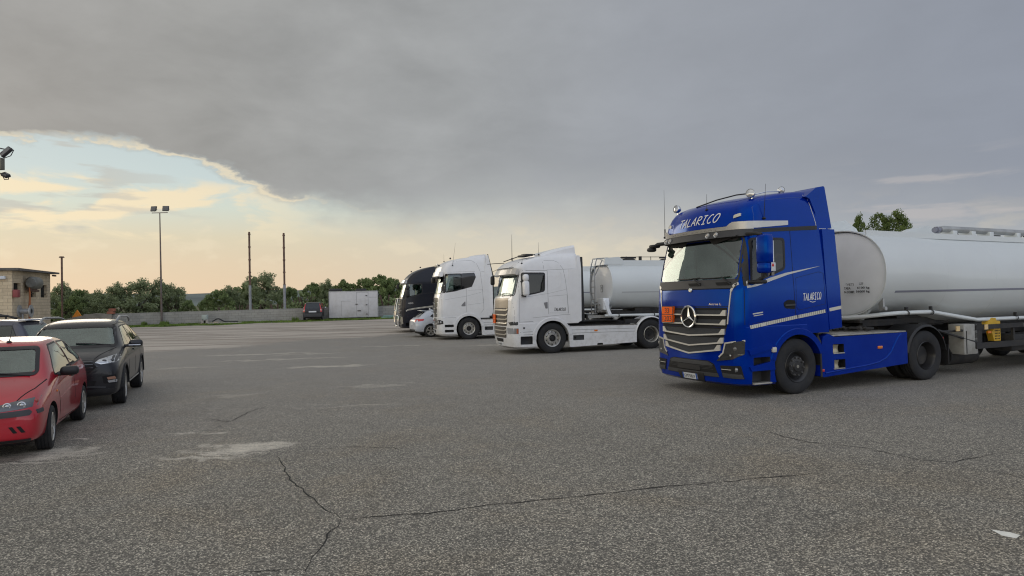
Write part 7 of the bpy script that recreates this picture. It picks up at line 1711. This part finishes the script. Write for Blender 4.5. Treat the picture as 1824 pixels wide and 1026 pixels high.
def build_mpv():
    # only its rear half shows above the red car: boxy grey family van facing left
    st = [(.80, .50, .30, .50, .70, .48, .74, .42, .76), (.74, .74, .24, .50, .80, .68, .86, .58, .88), (.4, .86, .24, .60, .92, .80, .98, .66, 1.0), (-.05, .875, .25, .62, .98, .82, 1.05, .70, 1.08), (-.4, .88, .25, .62, 1.0, .83, 1.30, .72, 1.35), (-.75, .88, .25, .62, 1.0, .83, 1.50, .69, 1.56),
          (-1.2, .88, .25, .62, 1.02, .83, 1.55, .68, 1.62), (-2.0, .88, .25, .62, 1.04, .83, 1.56, .68, 1.635), (-2.7, .88, .25, .62, 1.05, .83, 1.55, .675, 1.62), (-3.1, .88, .26, .62, 1.06, .82, 1.53, .66, 1.60), (-3.22, .87, .28, .62, 1.06, .81, 1.46, .66, 1.52), (-3.36, .86, .30, .62, 1.04, .80, 1.2, .70, 1.22), (-3.44, .84, .32, .60, .98, .78, 1.02, .72, 1.04), (-3.48, .72, .40, .58, .90, .68, .94, .6, .95)]
    c = dict(st=st, paint=MAUVE, wb=2.65, Ro=.31, track=.87, tw=.2, Rr=.2, arch=.36, rim='cover', cav=(-.2, -3.2, .42, 1.52, .76), cavtop=(-.75, -3.0),
             ws=[(-.68, 1.08), (.68, 1.08), (.62, 1.47), (-.62, 1.47)], wsx=(-.95, .2), rw=[(-.62, 1.08), (.62, 1.08), (.60, 1.46), (-.60, 1.46)], rwx=(-3.7, -3.0), rglass=CLEAR,
             side=[[(-.60, 1.06), (-.9, 1.42), (-1.45, 1.46), (-1.5, 1.07)], [(-1.62, 1.07), (-1.58, 1.46), (-2.22, 1.47), (-2.26, 1.08)], [(-2.36, 1.08), (-2.34, 1.47), (-3.02, 1.46), (-3.20, 1.09)]],
             seatx=(-1.3, -2.2), sz=.58, dash=-.5, dz=1.0, floor=.28, mirror=(-.6, .88, 1.08, .14, .2, .17), gaps=[[(-.5, 1.0), (-.45, .4), (-1.5, .38), (-1.55, 1.05), (-1.53, 1.49)], [(-1.56, .4), (-2.2, .42), (-2.32, 1.06), (-2.30, 1.49)]], handles=[(-1.4, .95), (-2.2, .97)], glass=SIDEG)
    p = at_depth(37, 590, 16.6)
    th = R(190)
    o = Vector((p.x, p.y)) + Vector((cos(th), sin(th))) * 3.3 - Vector((-sin(th), cos(th))) * .85
    t, sk, body = car('grey_estate_car', 'slate grey estate car with black roof rails, half hidden behind the red hatchback', (o.x, o.y), th, c)
    for s_ in (1, -1):
        MB().tube([(-.9, s_ * .66, 1.60), (-1.1, s_ * .67, 1.68), (-2.2, s_ * .67, 1.70), (-2.45, s_ * .66, 1.63)], .03, 8).build('roof_rail', BLACK, t)
        MB().box((-3.36, s_ * .78, .9), (.06, .1, .3), .02).build('tail_light', REDL, t)
    MB().box((-3.2, 0, 1.60), (.22, 1.15, .04), .015).build('roof_lip', SILVERP, t)
    return t
def build_silver():
    st = [(.82, .50, .30, .46, .62, .48, .66, .42, .68), (.74, .74, .22, .46, .70, .68, .76, .56, .78), (.4, .86, .2, .54, .82, .78, .88, .62, .90), (-.05, .89, .2, .56, .90, .80, .95, .66, .98), (-.4, .89, .2, .56, .93, .80, 1.12, .66, 1.15), (-.8, .89, .2, .56, .95, .80, 1.30, .60, 1.35),
          (-1.2, .89, .2, .56, .96, .80, 1.355, .58, 1.41), (-1.8, .89, .2, .56, .98, .80, 1.36, .57, 1.42), (-2.4, .89, .2, .56, 1.0, .79, 1.33, .55, 1.39), (-2.8, .89, .22, .56, 1.02, .77, 1.28, .53, 1.34), (-3.0, .88, .24, .56, 1.0, .76, 1.16, .54, 1.2), (-3.2, .86, .26, .56, .95, .74, .98, .58, 1.0), (-3.38, .80, .30, .52, .84, .70, .87, .56, .89), (-3.42, .64, .36, .5, .74, .58, .78, .46, .80)]
    c = dict(st=st, paint=SILVERP, wb=2.63, Ro=.32, track=.885, tw=.22, Rr=.225, arch=.365, rim='dark5', cav=(-.2, -2.9, .38, 1.30, .74), cavtop=(-.9, -2.5),
             ws=[(-.68, .98), (.68, .98), (.58, 1.31), (-.58, 1.31)], wsx=(-1.0, .2), rw=[(-.60, 1.0), (.60, 1.0), (.50, 1.30), (-.50, 1.30)], rwx=(-3.5, -2.6),
             side=[[(-.55, .94), (-.95, 1.27), (-1.5, 1.31), (-1.52, .97)], [(-1.60, .98), (-1.57, 1.31), (-2.3, 1.30), (-2.62, 1.05), (-2.5, 1.02)]],
             seatx=(-1.3, -2.1), sz=.46, dash=-.5, dz=.90, floor=.22, mirror=(-.6, .86, .98, .14, .2, .12), gaps=[[(-.5, .9), (-.5, .3), (-1.5, .28), (-1.56, .95)], [(-1.56, .3), (-2.2, .3), (-2.3, .98)]], handles=[(-1.4, .84), (-2.2, .88)], glass=DARKG)
    p = on_ground(768, 600.5); th = R(21)
    # right rear wheel contact at p
    fwd = Vector((cos(th), sin(th))); left = Vector((-sin(th), cos(th)))
    o = Vector((p.x, p.y)) + fwd * 2.63 + left * .88
    t, sk, body = car('silver_hatchback', 'silver-blue hatchback seen from behind, beside the dark truck', (o.x, o.y), th, c)
    for s_ in (1, -1):
        ax = 'y+' if s_ > 0 else 'y-'
        PB(sk).panel('x-', [(.42 * s_, .93), (.70 * s_, .95), (.70 * s_, .81), (.46 * s_, .80)], .006, .02, .02, .06).panel(ax, [(-2.95, .94), (-3.26, .93), (-3.28, .81), (-3.0, .84)], .006, .02, .02, .06).build('tail_light', REDL, t)
        PB(sk).line(ax, [(-.6, .78), (-2.9, .86)], .012, .004, .006).build('body_crease', SILVERP, t)
    PB(sk).panel('x-', [(-.26, .74), (.26, .74), (.26, .63), (-.26, .63)], .012, .02, 0, 0).build('licence_plate', PLATE, t)
    PB(sk).panel('x-', [(-.62, .40), (.62, .40), (.58, .30), (-.58, .30)], .006, .02, .02, .06).build('diffuser', GREYPL, t)
    MB().box((-2.9, 0, 1.345), (.22, 1.0, .03), .01).build('roof_spoiler', SILVERP, t)
    p = sk.put('z+', -2.4, 0, 0); MB().prism([(-2.3, 1.38), (-2.5, 1.38), (-2.48, 1.46)], 'y', -.02, .02).build('shark_fin', SILVERP, t)
    return t
def build_panda():
    st = [(.70, .50, .30, .50, .72, .48, .76, .42, .78), (.62, .70, .24, .50, .82, .64, .88, .56, .90), (.3, .78, .24, .60, .94, .72, 1.0, .62, 1.02), (0, .79, .24, .62, .98, .73, 1.06, .64, 1.10), (-.4, .79, .24, .62, 1.0, .73, 1.36, .64, 1.42), (-.8, .79, .24, .62, 1.0, .73, 1.46, .61, 1.52),
          (-1.6, .79, .24, .62, 1.0, .73, 1.48, .60, 1.54), (-2.4, .79, .24, .62, 1.0, .73, 1.48, .60, 1.54), (-2.72, .79, .26, .62, .98, .73, 1.46, .60, 1.52), (-2.80, .785, .28, .62, .96, .73, 1.3, .63, 1.36), (-2.86, .78, .30, .6, .92, .73, .96, .66, .98), (-2.89, .70, .34, .58, .84, .64, .88, .58, .90)]
    c = dict(st=st, paint=BLACKP, wb=2.3, Ro=.29, track=.785, tw=.17, Rr=.18, arch=.335, rim='cover', cav=(-.1, -2.7, .42, 1.44, .66), cavtop=(-.7, -2.5),
             ws=[(-.58, 1.08), (.58, 1.08), (.55, 1.40), (-.55, 1.40)], wsx=(-.95, .3), rw=[(-.50, 1.0), (.50, 1.0), (.47, 1.43), (-.47, 1.43)], rwx=(-3.1, -2.5), rglass=DARKG,
             side=[[(-.5, 1.02), (-.7, 1.40), (-1.25, 1.43), (-1.28, 1.02)], [(-1.38, 1.02), (-1.35, 1.43), (-1.95, 1.43), (-2.0, 1.03)]],
             seatx=(-1.1, -1.9), sz=.55, dash=-.4, dz=1.0, floor=.28, mirror=(-.4, .78, 1.05, .12, .18, .14), mmat=BLACK, gaps=[[(-.5, .98), (-.5, .35), (-1.3, .33), (-1.33, 1.0)]], handles=[(-1.2, .92)], glass=DARKG)
    p = at_depth(545.5, 572, 54.5); th = R(90 + 12)
    t, sk, body = car('dark_city_car', 'small boxy black car with tall red tail lights, seen from behind by the block wall', (p.x, p.y + 2.6), th, c, scale=1.0)
    for s_ in (1, -1):
        PB(sk).panel('x-', [(.60 * s_, 1.44), (.68 * s_, 1.36), (.74 * s_, 1.0), (.76 * s_, .72), (.62 * s_, .72), (.60 * s_, 1.0), (.55 * s_, 1.40)], .012, .03, .02, .06).build('tail_light', REDL, t)
        PB(sk).panel('x-', [(.62 * s_, .93), (.75 * s_, .93), (.76 * s_, .84), (.62 * s_, .84)], .020, .02, .01, .06).build('reverse_light', mat('pale pink lens', (.7, .45, .42), .3), t)
    PB(sk).panel('x-', [(-.30, .80), (.30, .80), (.30, .69), (-.30, .69)], .012, .02, 0, 0).build('licence_plate', PLATE, t)
    PB(sk).panel('x-', [(-.74, .60), (.74, .60), (.72, .30), (-.72, .30)], .010, .03, .04, .08).build('rear_bumper', GREYPL, t)
    return t
# ------------------------------------------------------------------ vehicles
build_blue(); build_tank_blue()
build_white_R(); build_tank_white()
build_white_S(); build_tank_far()
build_dark()
build_red(); build_suv(); build_mpv(); build_silver(); build_panda()
